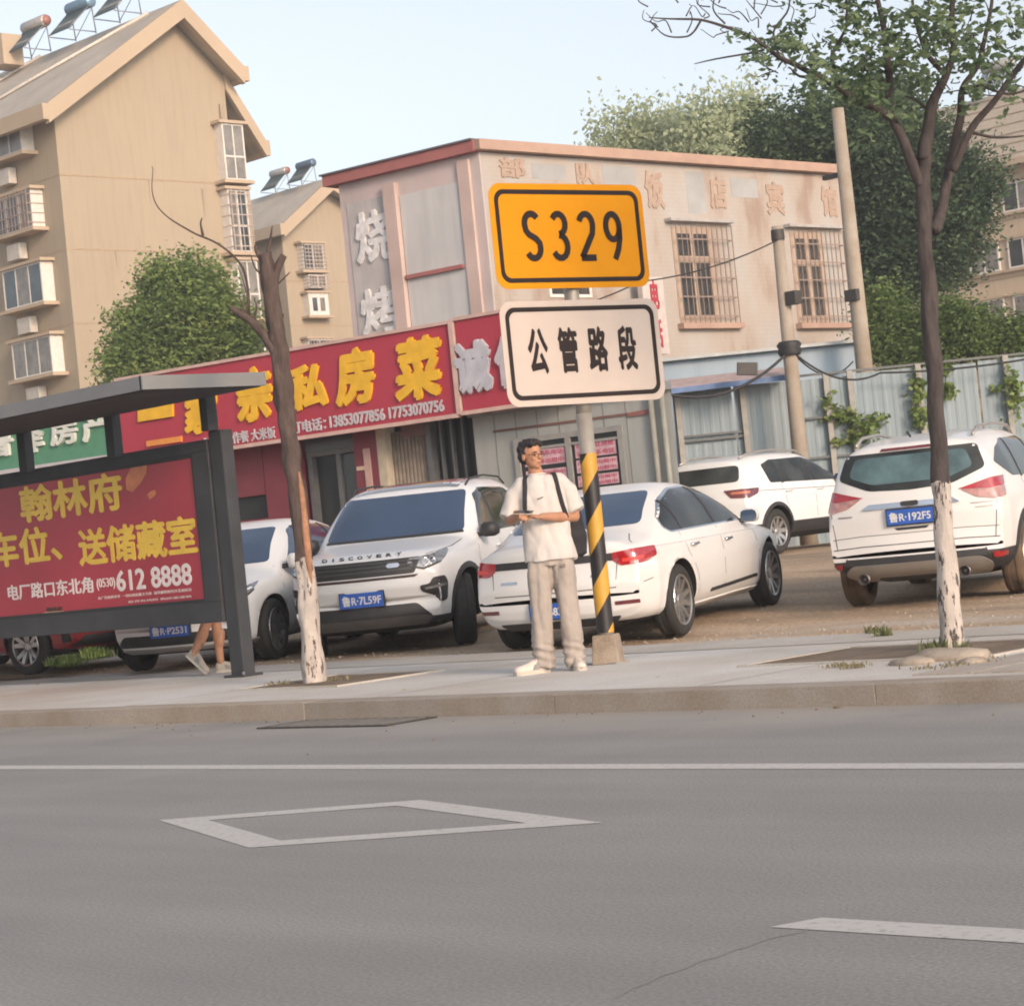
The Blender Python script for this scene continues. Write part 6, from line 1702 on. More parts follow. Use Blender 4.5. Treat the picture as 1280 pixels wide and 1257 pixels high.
# trousers: loose, falling to the shoes
mb = MB()
loft(mb, [(0, .02, .80, .168, .120), (0, .02, .90, .162, .115), (0, .02, 1.00, .150, .108), (0, .02, 1.05, .160, .112)])
for sg, kx, ax, ay in ((-1, -.105, -.115, .03), (1, .105, .108, .005)):
    rings = [(sg * .075, .02, .90, .085, .112), (sg * .088, .018, .75, .098, .115), (kx * .95, .005, .55, .086, .098), (kx, .0, .40, .082, .092), (ax, ay * .5, .25, .082, .09), (ax, ay + .005, .12, .080, .092), (ax, ay + .0, .055, .078, .092), (ax, ay - .005, .03, .074, .088)]
    loft(mb, rings)
tr = remesh(mb, .009, 3, .5); folds(tr, .019, 8, 3.1, .25); folds(tr, .004, 16, 9.1, .8)
# stacked creases above the shoes
push(tr, lambda p: .007 * math.sin(p.z * 95 + 30 * p.x) if p.z < .22 else 0)
tr.materials.append(M_TROUS); to = link('trousers', tr, None, MAN)
MB().box(.075, .105, -.122, -.112, .775, .80).build('pocket_tag', mat('seam_brown', (.20, .16, .13), .9), to)
# t-shirt
mb = MB()
loft(mb, [(.0, .015, .83, .198, .150), (.0, .015, .90, .192, .145), (-.005, .015, 1.05, .180, .132), (-.012, .015, 1.20, .182, .130), (-.02, .015, 1.32, .190, .125), (-.022, .018, 1.40, .180, .108), (-.028, .02, 1.455, .125, .085), (-.035, .02, 1.485, .072, .066)])
for pts, rr in (([(.11, .02, 1.42), (.175, .022, 1.34), (.205, .028, 1.24), (.222, .02, 1.185)], [.070, .080, .080, .082]), ([(-.15, .02, 1.42), (-.215, .022, 1.34), (-.255, .025, 1.25), (-.290, .01, 1.175)], [.070, .078, .080, .080])):
    mb.tube(pts, rr, 16); ball(mb, pts[0], rr[0])
sh_ = remesh(mb, .009, 3, .5); folds(sh_, .019, 7, 1.7, .42); folds(sh_, .003, 14, 5.2, .8)
sh_.materials.append(M_SHIRT); sho = link('t_shirt', sh_, None, MAN)
MB().lathe([(.066, 0), (.073, .006), (.068, .014)], 24, 'z', (-.04, .014, 1.482)).build('collar', M_SHIRT, sho)
MB().tube([(-.055, -.118, 1.30), (-.03, -.122, 1.305), (-.008, -.120, 1.312)], .004, 5).build('chest_print', mat('print_dark', (.15, .13, .13), .7), sho)
# hair cap and tufts
mb = MB()
def hb(p, r): ball(mb, Vector(hc) + Rh @ (Vector(p) * .96), Vector(r) * .96, 16, Rh)
hb((0, .028, .050), (.084, .094, .083)); hb((0, .062, .0), (.072, .062, .070)); hb((0, -.030, .092), (.068, .055, .036))
for sg in (1, -1): hb((sg * .072, .022, .020), (.016, .036, .042)); hb((sg * .045, -.050, .085), (.030, .034, .028))
ha = remesh(mb, .006, 2, .5)
push(ha, lambda p: .011 * noise.noise(Vector((p.x * 60, p.y * 60, p.z * 30))) + .006 * noise.noise(p * 130))
ha.materials.append(M_HAIR); link('hair', ha, None, mo)
# eyes, brows and spectacles
for sg in (1, -1):
    mb = MB(); ball(mb, Vector(hc) + Rh @ Vector((sg * .030, -.074, -.004)), (.009, .004, .005), 12, Rh); mb.build('eye', mat('eye_dark', (.05, .035, .03), .2), mo)
    mb = MB(); mb.tube([Vector(hc) + Rh @ Vector((sg * x, -.082 + abs(x - .03) * .2, .016 + .004 * math.sin(x * 60))) for x in (.014, .026, .038, .048)], .0035, 5); mb.build('eyebrow', M_HAIR, mo)
mb = MB()
for sg in (1, -1):
    mb.tube([Vector(hc) + Rh @ Vector((sg * .032 + .024 * math.cos(t), -.094 + .006 * abs(math.cos(t)), -.004 + .017 * math.sin(t))) for t in np.linspace(0, 2 * math.pi, 15)], .0014, 5)
    mb.tube([Vector(hc) + Rh @ Vector(p) for p in ((sg * .056, -.088, .0), (sg * .074, -.04, .0), (sg * .078, .015, -.002))], .0022, 5)
mb.tube([Vector(hc) + Rh @ Vector(p) for p in ((-.008, -.096, .0), (.008, -.096, .0))], .0022, 5)
gl = mb.build('spectacles', mat('spectacle_frame', (.03, .02, .02), .3, .5), None); gl.location = MAN.location; gl.rotation_euler = MAN.rotation_euler
tag(gl, 'thin dark framed spectacles worn by the young man', 'spectacles')
mb = MB(); q = Vector(hc) + Rh @ Vector((0, -.090, -.060)); mb.tube([q + Rh @ Vector((x, .004 * abs(x) * 50, 0)) for x in (-.02, 0, .02)], .0025, 5); mb.build('lips', mat('lip', (.30, .10, .08), .5), mo)
shoe(MAN, (-.125, .02, 0), R(-58), 0); shoe(MAN, (.112, .03, 0), R(8), 0)
# phone in both hands
ph = MB().box(-.038, .038, -.075, .075, -.004, .004).build('mobile_phone', mat('phone_case', (.50, .42, .30), .4), None, bevel=.003)
mw = Matrix.Translation(MAN.location) @ Matrix.Rotation(rz_man, 4, 'Z')
ph.matrix_world = mw @ Matrix.Translation((-.165, -.275, 1.208)) @ Matrix.Rotation(R(20), 4, 'X') @ Matrix.Rotation(R(70), 4, 'Z')
tag(ph, 'pale mobile phone held in both hands of the standing man', 'phone')
MB().box(-.033, .033, -.069, .069, .004, .0045).build('screen', mat('phone_screen', (.03, .03, .04), .1), ph)
# backpack
BP = empty('backpack', MAN.location, rz_man, 'black backpack hanging low behind the young man, on his shoulders', 'backpack')
mb = MB(); loft(mb, [(.115, .235, .84, .14, .05), (.115, .24, .86, .175, .085), (.11, .245, 1.0, .19, .11), (.09, .24, 1.18, .18, .10), (.05, .225, 1.31, .15, .08), (.03, .22, 1.36, .09, .05)])
bp = remesh(mb, .01, 4, .5); folds(bp, .006, 8, 2, 1); bp.materials.append(M_PACK); link('pack_body', bp, None, BP)
mb = MB(); loft(mb, [(.10, .335, .92, .10, .02), (.10, .345, 1.0, .12, .035), (.09, .34, 1.1, .11, .03), (.08, .33, 1.14, .08, .02)]); pp = remesh(mb, .01, 2); pp.materials.append(M_PACK); link('front_pocket', pp, None, BP)
def strap(pts, name='strap'):
    mb = MB(); v = []; 
    for i, p in enumerate(pts):
        p = Vector(p); 
        a = Vector(pts[max(0, i - 1)]); b = Vector(pts[min(len(pts) - 1, i + 1)]); t = (b - a).normalized(); out = Vector((p.x * .3, p.y - .02, .0)); out = out.normalized() if out.length > .001 else Vector((0, -1, 0))
        sd_ = t.cross(out).normalized(); v += [p + sd_ * .016 + out * .004, p - sd_ * .016 + out * .004, p - sd_ * .016 - out * .006, p + sd_ * .016 - out * .006]
    f = []
    for i in range(len(pts) - 1):
        for k in range(4): f.append((4 * i + k, 4 * i + (k + 1) % 4, 4 * i + 4 + (k + 1) % 4, 4 * i + 4 + k))
    mb.add(v, f, True); fixn(mb.build(name, M_PACK, BP))
BV = BVHTree.FromPolygons([v.co[:] for v in sh_.vertices], [tuple(p.vertices) for p in sh_.polygons])
def hug(p, off=.007):
    h_, n_, _, _ = BV.find_nearest(Vector(p)); return h_ + n_ * off
def fr_(x, z, off=.006):
    h_, n_, _, _ = BV.ray_cast(Vector((x, -1, z)), Vector((0, 1, 0))); return h_ + n_ * off
def tp_(x, y, off=.006):
    h_, n_, _, _ = BV.ray_cast(Vector((x, y, 2)), Vector((0, 0, -1))); return h_ + n_ * off
def strap_tube(pts):
    for dx in (-.011, 0, .011):
        pass
    mb = MB(); q = [Vector(p) for p in pts]
    for dx in (-.012, -.004, .004, .012): mb.tube([p + Vector((dx, 0, 0)) for p in q], .0065, 6)
    me = remesh(mb, .004, 2); me.materials.append(M_PACK); link('strap', me, None, BP)
strap_tube([tp_(.08, .05), tp_(.085, .015), tp_(.09, -.015), tp_(.095, -.04), fr_(.10, 1.41), fr_(.108, 1.36), fr_(.118, 1.30), fr_(.128, 1.24), fr_(.140, 1.19), fr_(.150, 1.14)])
strap_tube([tp_(-.115, .05), tp_(-.12, .015), tp_(-.125, -.015), tp_(-.13, -.04), fr_(-.135, 1.40), fr_(-.140, 1.35), fr_(-.145, 1.30), fr_(-.150, 1.24), fr_(-.152, 1.19)])

# -------- someone walking behind the advert board
p2 = camxy(-3.13, 22.45)
WK = empty('person', (p2.x, p2.y, .12), rz_man, 'bare legged walker in shorts mostly hidden behind the advert board', 'person')
mb = MB(); ball(mb, (.02, .0, 1.25), (.10, .16, .22)); ball(mb, (0, 0, .98), (.11, .15, .14)); limb(mb, [(.03, 0, 1.4), (.04, 0, 1.5)], [.055, .05])
Rw = head(mb, (.05, 0, 1.60), R(90), 0, .95)
limb(mb, [(0, .06, .92), (.05, .07, .52), (.06, .07, .11)], [.085, .058, .036]); limb(mb, [(0, -.06, .92), (-.02, -.07, .52), (-.19, -.07, .20)], [.085, .058, .036])
limb(mb, [(.07, .06, .30), (.08, .07, .40)], [.050, .052]); limb(mb, [(-.10, -.07, .34), (-.06, -.07, .42)], [.050, .052])
for sg, sw in ((1, -.10), (-1, .02)):
    e_w = (.02 + sw * .5, sg * .24, 1.12); w_w = (.06 + sw * 1.2, sg * .25, .90)
    limb(mb, [(.02, sg * .17, 1.40), e_w, w_w], [.05, .04, .027]); hand(mb, w_w, (sw * .6, 0, -1), (0, -sg, 0), .3)
wm = remesh(mb, .008, 3); wm.materials.append(M_SKIN); wo = link('body', wm, None, WK)
mb = MB(); loft(mb, [(0, 0, .84, .13, .17), (0, 0, 1.02, .12, .15)]); mb.tube([(0, .07, .92), (.035, .075, .62)], [.11, .105], 18); mb.tube([(0, -.07, .92), (-.01, -.08, .62)], [.11, .105], 18)
x_ = remesh(mb, .01, 3); x_.materials.append(mat('shorts_navy', (.05, .06, .10), .9)); link('shorts', x_, None, WK)
mb = MB(); loft(mb, [(0, 0, .95, .14, .18), (.01, 0, 1.2, .13, .18), (.02, 0, 1.38, .12, .17), (.03, 0, 1.46, .07, .08)])
for sg, sw in ((1, -.10), (-1, .02)): mb.tube([(.02, sg * .14, 1.40), (.02 + sw * .35, sg * .23, 1.20)], [.07, .07], 14)
x_ = remesh(mb, .01, 3); x_.materials.append(mat('shirt_grey', (.30, .30, .31), .9)); link('t_shirt', x_, None, WK)
mb = MB(); 
for p, r in (((0, .02, .05), (.086, .098, .085)), ((0, .055, 0), (.078, .066, .085))): ball(mb, Vector((.05, 0, 1.60)) + Rw @ Vector(p), r, 16, Rw)
x_ = remesh(mb, .008, 2); x_.materials.append(M_HAIR); link('hair', x_, None, wo)
SM = mat('canvas_shoe', (.40, .36, .31), .8, var=.15)
shoe(WK, (.04, .07, .0), R(90), 0, SM, .98); shoe(WK, (-.245, -.07, .185), R(90), R(48), SM, .98)
# ================================================================ TREES AND PLANTS
def leaf_mat(name, c0, c1, c2, tr=.25):
    m, t, b = nodes(name); N, L = t.nodes.new, t.links.new
    oi = N('ShaderNodeAttribute'); oi.attribute_name = 'tint'
    a = N('ShaderNodeValToRGB'); e = a.color_ramp.elements; e[0].position = 0; e[0].color = (*c0, 1); e[1].position = 1; e[1].color = (*c2, 1); k = e.new(.55); k.color = (*c1, 1)
    L(oi.outputs['Fac'], a.inputs['Fac']); L(a.outputs['Color'], b.inputs['Base Color'])
    b.inputs['Roughness'].default_value = .55; b.inputs['Specular IOR Level'].default_value = .3
    ts = N('ShaderNodeBsdfTranslucent'); L(a.outputs['Color'], ts.inputs['Color'])
    mx = N('ShaderNodeMixShader'); mx.inputs[0].default_value = tr
    L(b.outputs[0], mx.inputs[1]); L(ts.outputs[0], mx.inputs[2]); L(mx.outputs[0], t.nodes['Material Output'].inputs['Surface'])
    return m
def leaves(name, centres, per, size, spread, m, parent=None, aspect=.45, droop=0., seed=1, flat=.5, strands=False):
    """leaf-shaped faces scattered round clump centres; centres is an (n,3) array"""
    g = np.random.default_rng(seed); C = np.asarray(centres, float); n = len(C) * per
    c = np.repeat(C, per, 0) + g.normal(0, 1, (n, 3)) * np.array([spread, spread, spread * (.75 if not strands else 2.2)])
    a = g.normal(0, 1, (n, 3)); a[:, 2] = a[:, 2] * (.45 if not strands else .1) - droop; a /= np.linalg.norm(a, axis=1)[:, None]
    r = g.normal(0, 1, (n, 3)); r[:, 2] *= flat; b = np.cross(a, r); b /= np.maximum(1e-6, np.linalg.norm(b, axis=1))[:, None]
    s = size * g.uniform(.6, 1.3, n)[:, None]
    nn = np.cross(a, b)
    v = np.stack([c - a * s * .5, c + b * s * aspect * .5 + nn * s * .06, c + a * s * .5, c - b * s * aspect * .5 + nn * s * .06], 1).reshape(-1, 3)
    me = bpy.data.meshes.new(name); me.vertices.add(len(v)); me.vertices.foreach_set('co', v.ravel())
    me.loops.add(n * 4); me.loops.foreach_set('vertex_index', np.arange(n * 4)); me.polygons.add(n); me.polygons.foreach_set('loop_start', np.arange(n) * 4)
    me.update(calc_edges=True)
    clump = np.repeat(g.uniform(0, 1, len(C)), per); tint = np.clip(clump * .6 + g.uniform(0, 1, n) * .4, 0, 1)
    at = me.attributes.new('tint', 'FLOAT', 'FACE'); at.data.foreach_set('value', tint.astype(np.float32))
    o = link(name, me, m, parent); o['kind'] = 'stuff'; return o
def clumps(blobs, n, seed, shell=.55):
    """clump centres inside/near the surface of several ellipsoids (cx,cy,cz,rx,ry,rz)"""
    g = np.random.default_rng(seed); out = []; vol = np.array([b[3] * b[4] * b[5] for b in blobs]) ** .67; vol /= vol.sum()
    for bi, (b, k) in enumerate(zip(blobs, (vol * n).astype(int))):
        d = g.normal(0, 1, (k, 3)); d /= np.linalg.norm(d, axis=1)[:, None]; r = shell + (1.06 - shell) * g.uniform(0, 1, k) ** .6
        r = r * np.array([1 + .38 * noise.noise(Vector(q) * 2.6 + Vector((bi * 3.1 + seed, 0, 0))) for q in d])
        out.append(np.array(b[:3]) + d * r[:, None] * np.array(b[3:6]))
    return np.concatenate(out)
def bark(name, col, wash=None, wash_z=1.1, strip_=False):
    m, t, b = nodes(name); N, L = t.nodes.new, t.links.new
    tc = N('ShaderNodeTexCoord'); mp = N('ShaderNodeMapping'); mp.inputs['Scale'].default_value = (9, 9, 2.2); L(tc.outputs['Object'], mp.inputs['Vector'])
    n1 = N('ShaderNodeTexNoise'); n1.inputs['Scale'].default_value = 2.5; n1.inputs['Detail'].default_value = 8; n1.inputs['Roughness'].default_value = .7; L(mp.outputs['Vector'], n1.inputs['Vector'])
    a = N('ShaderNodeValToRGB'); a.color_ramp.elements[0].position = .3; a.color_ramp.elements[1].position = .7
    a.color_ramp.elements[0].color = (*[c * .5 for c in col], 1); a.color_ramp.elements[1].color = (*[c * 1.5 for c in col], 1); L(n1.outputs['Fac'], a.inputs['Fac'])
    out = a.outputs['Color']
    if wash:
        sx = N('ShaderNodeSeparateXYZ'); L(tc.outputs['Object'], sx.inputs[0])
        n2 = N('ShaderNodeTexNoise'); n2.inputs['Scale'].default_value = 7; n2.inputs['Detail'].default_value = 6; L(tc.outputs['Object'], n2.inputs['Vector'])
        mt = N('ShaderNodeMath'); mt.operation = 'MULTIPLY_ADD'; mt.inputs[1].default_value = .22; L(n2.outputs['Fac'], mt.inputs[0]); L(sx.outputs['Z'], mt.inputs[2])
        lt = N('ShaderNodeMath'); lt.operation = 'LESS_THAN'; lt.inputs[1].default_value = wash_z + .11; L(mt.outputs[0], lt.inputs[0])
        fl = N('ShaderNodeMath'); fl.operation = 'LESS_THAN'; fl.inputs[1].default_value = .57; L(n1.outputs['Fac'], fl.inputs[0])
        ml = N('ShaderNodeMath'); ml.operation = 'MULTIPLY'; L(lt.outputs[0], ml.inputs[0]); L(fl.outputs[0], ml.inputs[1])
        wc = N('ShaderNodeValToRGB'); wc.color_ramp.elements[0].position = .3; wc.color_ramp.elements[1].position = .6
        wc.color_ramp.elements[0].color = (*[c * .72 for c in wash], 1); wc.color_ramp.elements[1].color = (*wash, 1); L(n2.outputs['Fac'], wc.inputs['Fac'])
        mx = N('ShaderNodeMix'); mx.data_type = 'RGBA'; L(ml.outputs[0], mx.inputs['Factor']); L(out, mx.inputs['A']); L(wc.outputs['Color'], mx.inputs['B']); out = mx.outputs['Result']
    L(out, b.inputs['Base Color']); b.inputs['Roughness'].default_value = .9
    bp = N('ShaderNodeBump'); bp.inputs['Strength'].default_value = .8; bp.inputs['Distance'].default_value = .02; L(n1.outputs['Fac'], bp.inputs['Height']); L(bp.outputs['Normal'], b.inputs['Normal'])
    return m
def smooth_path(pts, rad, sub=5, wob=.0, seed=0):
    pts = [Vector(p) for p in pts]; P_, R_ = [], []
    for i in range(len(pts) - 1):
        p0, p1, p2, p3 = pts[max(i - 1, 0)], pts[i], pts[i + 1], pts[min(i + 2, len(pts) - 1)]
        for k in range(sub):
            t = k / sub
            q = .5 * ((2 * p1) + (p2 - p0) * t + (2 * p0 - 5 * p1 + 4 * p2 - p3) * t * t + (3 * p1 - p0 - 3 * p2 + p3) * t ** 3)
            if wob: q += Vector((noise.noise(q * 3 + Vector((seed, 0, 0))), noise.noise(q * 3 + Vector((0, seed, 0))), 0)) * wob
            P_.append(q); R_.append(rad[i] + (rad[i + 1] - rad[i]) * t)
    P_.append(pts[-1]); R_.append(rad[-1]); return P_, R_

# -------- near tree at the left: pruned, bare, lime-washed foot with torn bark
base = G(394, 853, .12); dL = depth(base)
TL = empty('street_tree', base, 0, 'bare pruned street tree with a whitewashed foot, torn bark and a forked stump top', 'tree')
def tp(px, py, dd=0): return P(px, py, dL + dd) - Vector(base)
M_BKL = bark('bark_left', (.085, .060, .052), (.55, .49, .44), 1.02)
q, r_ = smooth_path([(0, 0, -.1), tp(393, 850), tp(388, 780), tp(381, 700), tp(371, 620), tp(363, 560), tp(355, 500), tp(350, 450), tp(345, 410), tp(338, 360), tp(331, 318)],
    [.115, .098, .082, .080, .076, .076, .080, .078, .070, .068, .058], 6, .012, 3)
MB().tube(q, r_, 24, wob=.34, seed=2).build('trunk', M_BKL, TL)
M_TORN = mat('torn_wood', (.33, .17, .10), .85, var=.3, scale=14)
tw = MB(); tq = [tp(383, 735, -.062), tp(379, 690, -.066), tp(375, 650, -.068), tp(371, 612, -.066), tp(368, 590, -.06)]
tw.tube([p + Vector(R0) * .038 for p in tq], [.018, .032, .03, .024, .008], 10); tw.build('torn_bark', M_TORN, TL)
def branch(root, pts, rad, m, name='branch', seed=0, wob=.015):
    q, r_ = smooth_path(pts, rad, 5, wob, seed); return MB().tube(q, r_, 8, wob=.2, seed=seed).build(name, m, root)
branch(TL, [tp(340, 365), tp(346, 340), tp(355, 319)], [.045, .036, .030], M_BKL)
branch(TL, [tp(348, 445), tp(335, 425), tp(318, 405), tp(300, 392), tp(288, 384)], [.055, .046, .038, .030, .022], M_BKL, seed=5)
branch(TL, [tp(318, 405, .2), tp(312, 395, .1), tp(308, 360), tp(300, 330), tp(272, 305), tp(240, 290), tp(205, 268), tp(192, 245), tp(190, 208)], [.009, .012, .011, .011, .009, .008, .006, .005, .003], M_BKL, seed=7, wob=.03)
branch(TL, [tp(334, 322), tp(338, 300), tp(341, 282)], [.02, .012, .004], M_BKL)
branch(TL, [tp(331, 330), tp(323, 318), tp(320, 306)], [.02, .014, .012], M_BKL)
for pts in ([(330, 345), (318, 335), (312, 318)], [(306, 395), (310, 375), (304, 350), (296, 330)], [(300, 392), (303, 380), (298, 372)], [(253, 295), (250, 280), (252, 272)], [(342, 360), (350, 352), (362, 340)], [(352, 480), (350, 462), (352, 440)], [(316, 402), (321, 385), (318, 374)], [(345, 408), (352, 402), (354, 392)]):
    branch(TL, [tp(*p) for p in pts], [.013, .008, .004, .003][:len(pts)], M_BKL, 'twig', seed=pts[0][0])

# -------- near tree at the right: sparse compound leaves over the top of the picture
base2 = G(1190, 812, .12); dR = depth(base2)
TR = empty('street_tree', base2, 0, 'slim street tree with a whitewashed foot and sparse leafy branches over the car park', 'tree')
def tq_(px, py, dd=0): return P(px, py, dR + dd) - Vector(base2)
M_BKR = bark('bark_right', (.058, .047, .045), (.55, .49, .44), 1.10)
q, r_ = smooth_path([(0, 0, -.1), tq_(1190, 808), tq_(1186, 740), tq_(1181, 660), tq_(1176, 600), tq_(1169, 500), tq_(1163, 400), tq_(1157, 300), tq_(1153, 235), tq_(1157, 195)],
    [.100, .082, .070, .064, .060, .056, .054, .050, .046, .042], 6, .014, 13)
MB().tube(q, r_, 24, wob=.24, seed=6).build('trunk', M_BKR, TR)
main = {
 'a': ([(1157, 200), (1162, 165), (1166, 130), (1180, 100), (1192, 60), (1190, 10), (1200, -60), (1190, -140)], [.048, .042, .034, .028, .022, .018, .014, .008], 0),
 'b': ([(1166, 290), (1176, 260), (1190, 200), (1200, 150), (1203, 112), (1222, 80), (1236, 30), (1240, -40), (1250, -120)], [.045, .040, .032, .028, .022, .018, .014, .010, .006], .5),
 'c': ([(1190, 215), (1215, 160), (1245, 122), (1282, 76), (1330, 20), (1380, -60)], [.028, .024, .022, .020, .016, .010], -.4),
 'd': ([(1153, 232), (1140, 200), (1120, 160), (1105, 142), (1069, 125), (1046, 108), (1022, 94), (998, 82), (975, 72), (955, 55), (936, 43), (905, 32), (874, 25), (840, 24), (811, 22)], [.04, .036, .030, .028, .025, .022, .020, .018, .016, .014, .013, .010, .008, .006, .003], -.3),
 'e': ([(1120, 160), (1112, 120), (1112, 95), (1104, 40), (1092, -20), (1085, -90)], [.028, .030, .026, .020, .015, .008], .2),
 'f': ([(1022, 94), (1000, 96), (985, 84)], [.014, .009, .004], 0),
 'g': ([(955, 62), (940, 66), (905, 72), (885, 76), (868, 80)], [.010, .008, .006, .005, .003], .1),
 'h': ([(875, 27), (868, 40), (858, 46), (832, 44), (812, 26)], [.008, .007, .006, .005, .003], .1),
 'i': ([(1182, 98), (1160, 72), (1150, 50), (1140, 10), (1142, -40)], [.02, .016, .012, .010, .006], .3),
 'j': ([(1046, 108), (1040, 70), (1060, 30), (1052, -20)], [.014, .012, .009, .005], -.2),
 'k': ([(975, 72), (968, 40), (985, 10), (980, -30)], [.010, .008, .006, .004], .1),
 'l': ([(905, 30), (890, 10), (900, -20)], [.007, .005, .003], .1),
 'm': ([(1216, 166), (1245, 172), (1280, 170)], [.012, .009, .005], .0),
 'n': ([(1203, 112), (1225, 108), (1260, 118), (1290, 110)], [.014, .010, .008, .005], .2),
 'o': ([(1165, 140), (1145, 125), (1130, 120)], [.012, .008, .005], .1),
}
for kk, (pts, rad, dd) in main.items():
    branch(TR, [tq_(p[0], p[1], dd * i / len(pts)) for i, p in enumerate(pts)], rad, M_BKR, seed=ord(kk), wob=.02)
gt = np.random.default_rng(4)
for i in range(90):
    x0, y0 = (gt.uniform(800, 960), gt.uniform(-10, 45)) if i % 3 == 0 else (gt.uniform(950, 1290), gt.uniform(-30, 120))
    pts = [(x0, y0)]; 
    for k in range(3): pts.append((pts[-1][0] + gt.uniform(-16, 8), pts[-1][1] + gt.uniform(-16, 5)))
    branch(TR, [tq_(p[0], p[1], .1) for p in pts], [.005, .004, .003, .002], M_BKR, 'twig', seed=i)
M_LFR = leaf_mat('leaf_right_tree', (.070, .115, .070), (.14, .20, .11), (.24, .31, .16), .42)
# compound fronds: leaf stalk with leaflets hung along it
lc = []; ct = []
regions = [(955, 1010, 25, 60, 26), (935, 975, 35, 80, 14), (1000, 1060, 60, 115, 16), (1040, 1120, 70, 130, 46), (1055, 1190, 10, 70, 80), (1030, 1190, -60, 40, 90), (1120, 1200, 60, 100, 30), (1180, 1290, 30, 72, 60), (1140, 1300, -50, 30, 60), (985, 1010, 74, 90, 8), (1200, 1290, 60, 110, 22), (1085, 1135, 120, 165, 14), (1010, 1045, 100, 118, 8), (1075, 1110, 96, 118, 8), (960, 1100, -90, 0, 60), (1100, 1320, -160, -50, 90)]
M_STALK = None
rows = []
for (xa_, xb_, ya_, yb_, n) in regions:
    for _ in range(int(n * .43)):
        p = tq_(gt.uniform(xa_, xb_), gt.uniform(ya_, yb_), gt.uniform(-.55, .6)); d = Vector((gt.normal(), gt.normal(), gt.normal() * .35 - .15)).normalized(); L_ = gt.uniform(.16, .30)
        for k in range(6):
            rows.append(p + d * L_ * (k / 5) - Vector((0, 0, .25 * L_ * (k / 5) ** 2)))
leaves('foliage', np.array([tuple(v) for v in rows]), 3, .066, .026, M_LFR, TR, .46, .15, 11, .25)

# -------- background trees
def bg_tree(label, foot, blobs_px, d, n, per, size, spread, m, seed, droop=0, strands=False, trunk=True, shell=.5, thick=1.0, group='trees behind the buildings', name='broadleaf_tree'):
    """blobs_px: (px, py, half width px, half height px) at distance d"""
    k = d / FPX; f = P(foot[0], foot[1], d); zb = .5
    root = empty(name, (f.x, f.y, zb), 0, label, 'tree', group)
    bl = []
    for i, (px, py, hw, hh) in enumerate(blobs_px):
        c = P(px, py, d + ((i * 37) % 11 - 5) * .09 * hw * k * thick) - root.location; bl.append((c.x, c.y, c.z, hw * k, hw * k, hh * k))
    # the blobs that stay below give the trunk its forks
    top = Vector((np.mean([b[0] for b in bl]), np.mean([b[1] for b in bl]), np.mean([b[2] for b in bl])))
    mbt = MB(); r0 = max(.12, .035 * top.z)
    q, r_ = smooth_path([(0, 0, 0), (top.x * .3, top.y * .3, top.z * .35), (top.x * .7, top.y * .7, top.z * .75), tuple(top)], [r0, r0 * .8, r0 * .6, r0 * .35], 4, .1, seed); mbt.tube(q, r_, 10)
    mbt.build('trunk', M_BGB, root)
    for b in bl[:10]: 
        q, r_ = smooth_path([(top.x * .5, top.y * .5, top.z * .55), ((top.x * .5 + b[0]) / 2, (top.y * .5 + b[1]) / 2, top.z * .35 + b[2] * .5), (b[0], b[1], b[2] + b[5] * .3)], [r0 * .4, r0 * .25, r0 * .1], 4, .1, seed); MB().tube(q, r_, 7).build('limb', M_BGB, root)
    C = clumps(bl, n, seed, shell)
    leaves('crown', C, per, size, spread, m, root, .5, droop, seed, .6, strands); return root
M_BGB = bark('bark_background', (.09, .075, .06))
M_LB = leaf_mat('leaf_bush', (.075, .125, .038), (.19, .27, .08), (.36, .42, .14), .4)
M_LD = leaf_mat('leaf_dark', (.028, .050, .030), (.06, .105, .055), (.13, .19, .085), .35)
M_LW = leaf_mat('leaf_willow', (.38, .44, .27), (.46, .52, .34), (.56, .60, .42), .5)  # leaf colours paled to carry the haze of distance
M_LL = leaf_mat('leaf_light', (.06, .10, .03), (.10, .16, .045), (.16, .22, .06), .3)
bg_tree('round bright green tree rising behind the left end of the restaurant sign', (225, 560), [(180, 440, 42, 50), (225, 405, 46, 60), (272, 425, 40, 52), (203, 365, 24, 34), (193, 345, 10, 26), (238, 350, 16, 38), (160, 405, 18, 26), (262, 372, 14, 28), (285, 465, 45, 42), (160, 475, 30, 36), (225, 470, 60, 45), (268, 375, 22, 34), (298, 415, 22, 34)], 62, 640, 80, .145, .26, M_LB, 21)
bg_tree('big dark green tree behind the fence, left of the right hand block', (1110, 560), [(985, 165, 46, 36), (1040, 165, 48, 42), (1000, 200, 50, 30), (1090, 190, 55, 60), (1140, 230, 60, 70), (1190, 240, 44, 58), (1110, 300, 45, 60), (1170, 310, 55, 60), (1215, 225, 34, 34), (1100, 260, 40, 60), (1130, 170, 50, 45), (1085, 125, 30, 30), (1120, 115, 26, 26), (1098, 350, 20, 30), (1130, 350, 40, 30)], 60, 1000, 74, .15, .30, M_LD, 31)
bg_tree('pale feathery willow behind the whitewashed building, left one', (790, 330), [(775, 190, 24, 8), (808, 186, 28, 11), (840, 197, 26, 13), (750, 192, 12, 5), (820, 205, 36, 10)], 88, 150, 80, .24, .36, M_LW, 41, .8, True, group='willows behind the whitewashed building', name='willow_tree')
bg_tree('taller feathery willow behind the whitewashed building, beside the dark tree', (890, 330), [(868, 186, 26, 18), (905, 176, 28, 20), (935, 172, 22, 22), (890, 200, 38, 16), (952, 166, 14, 14), (925, 205, 34, 14)], 86, 230, 80, .24, .36, M_LW, 42, .8, True, group='willows behind the whitewashed building', name='willow_tree')
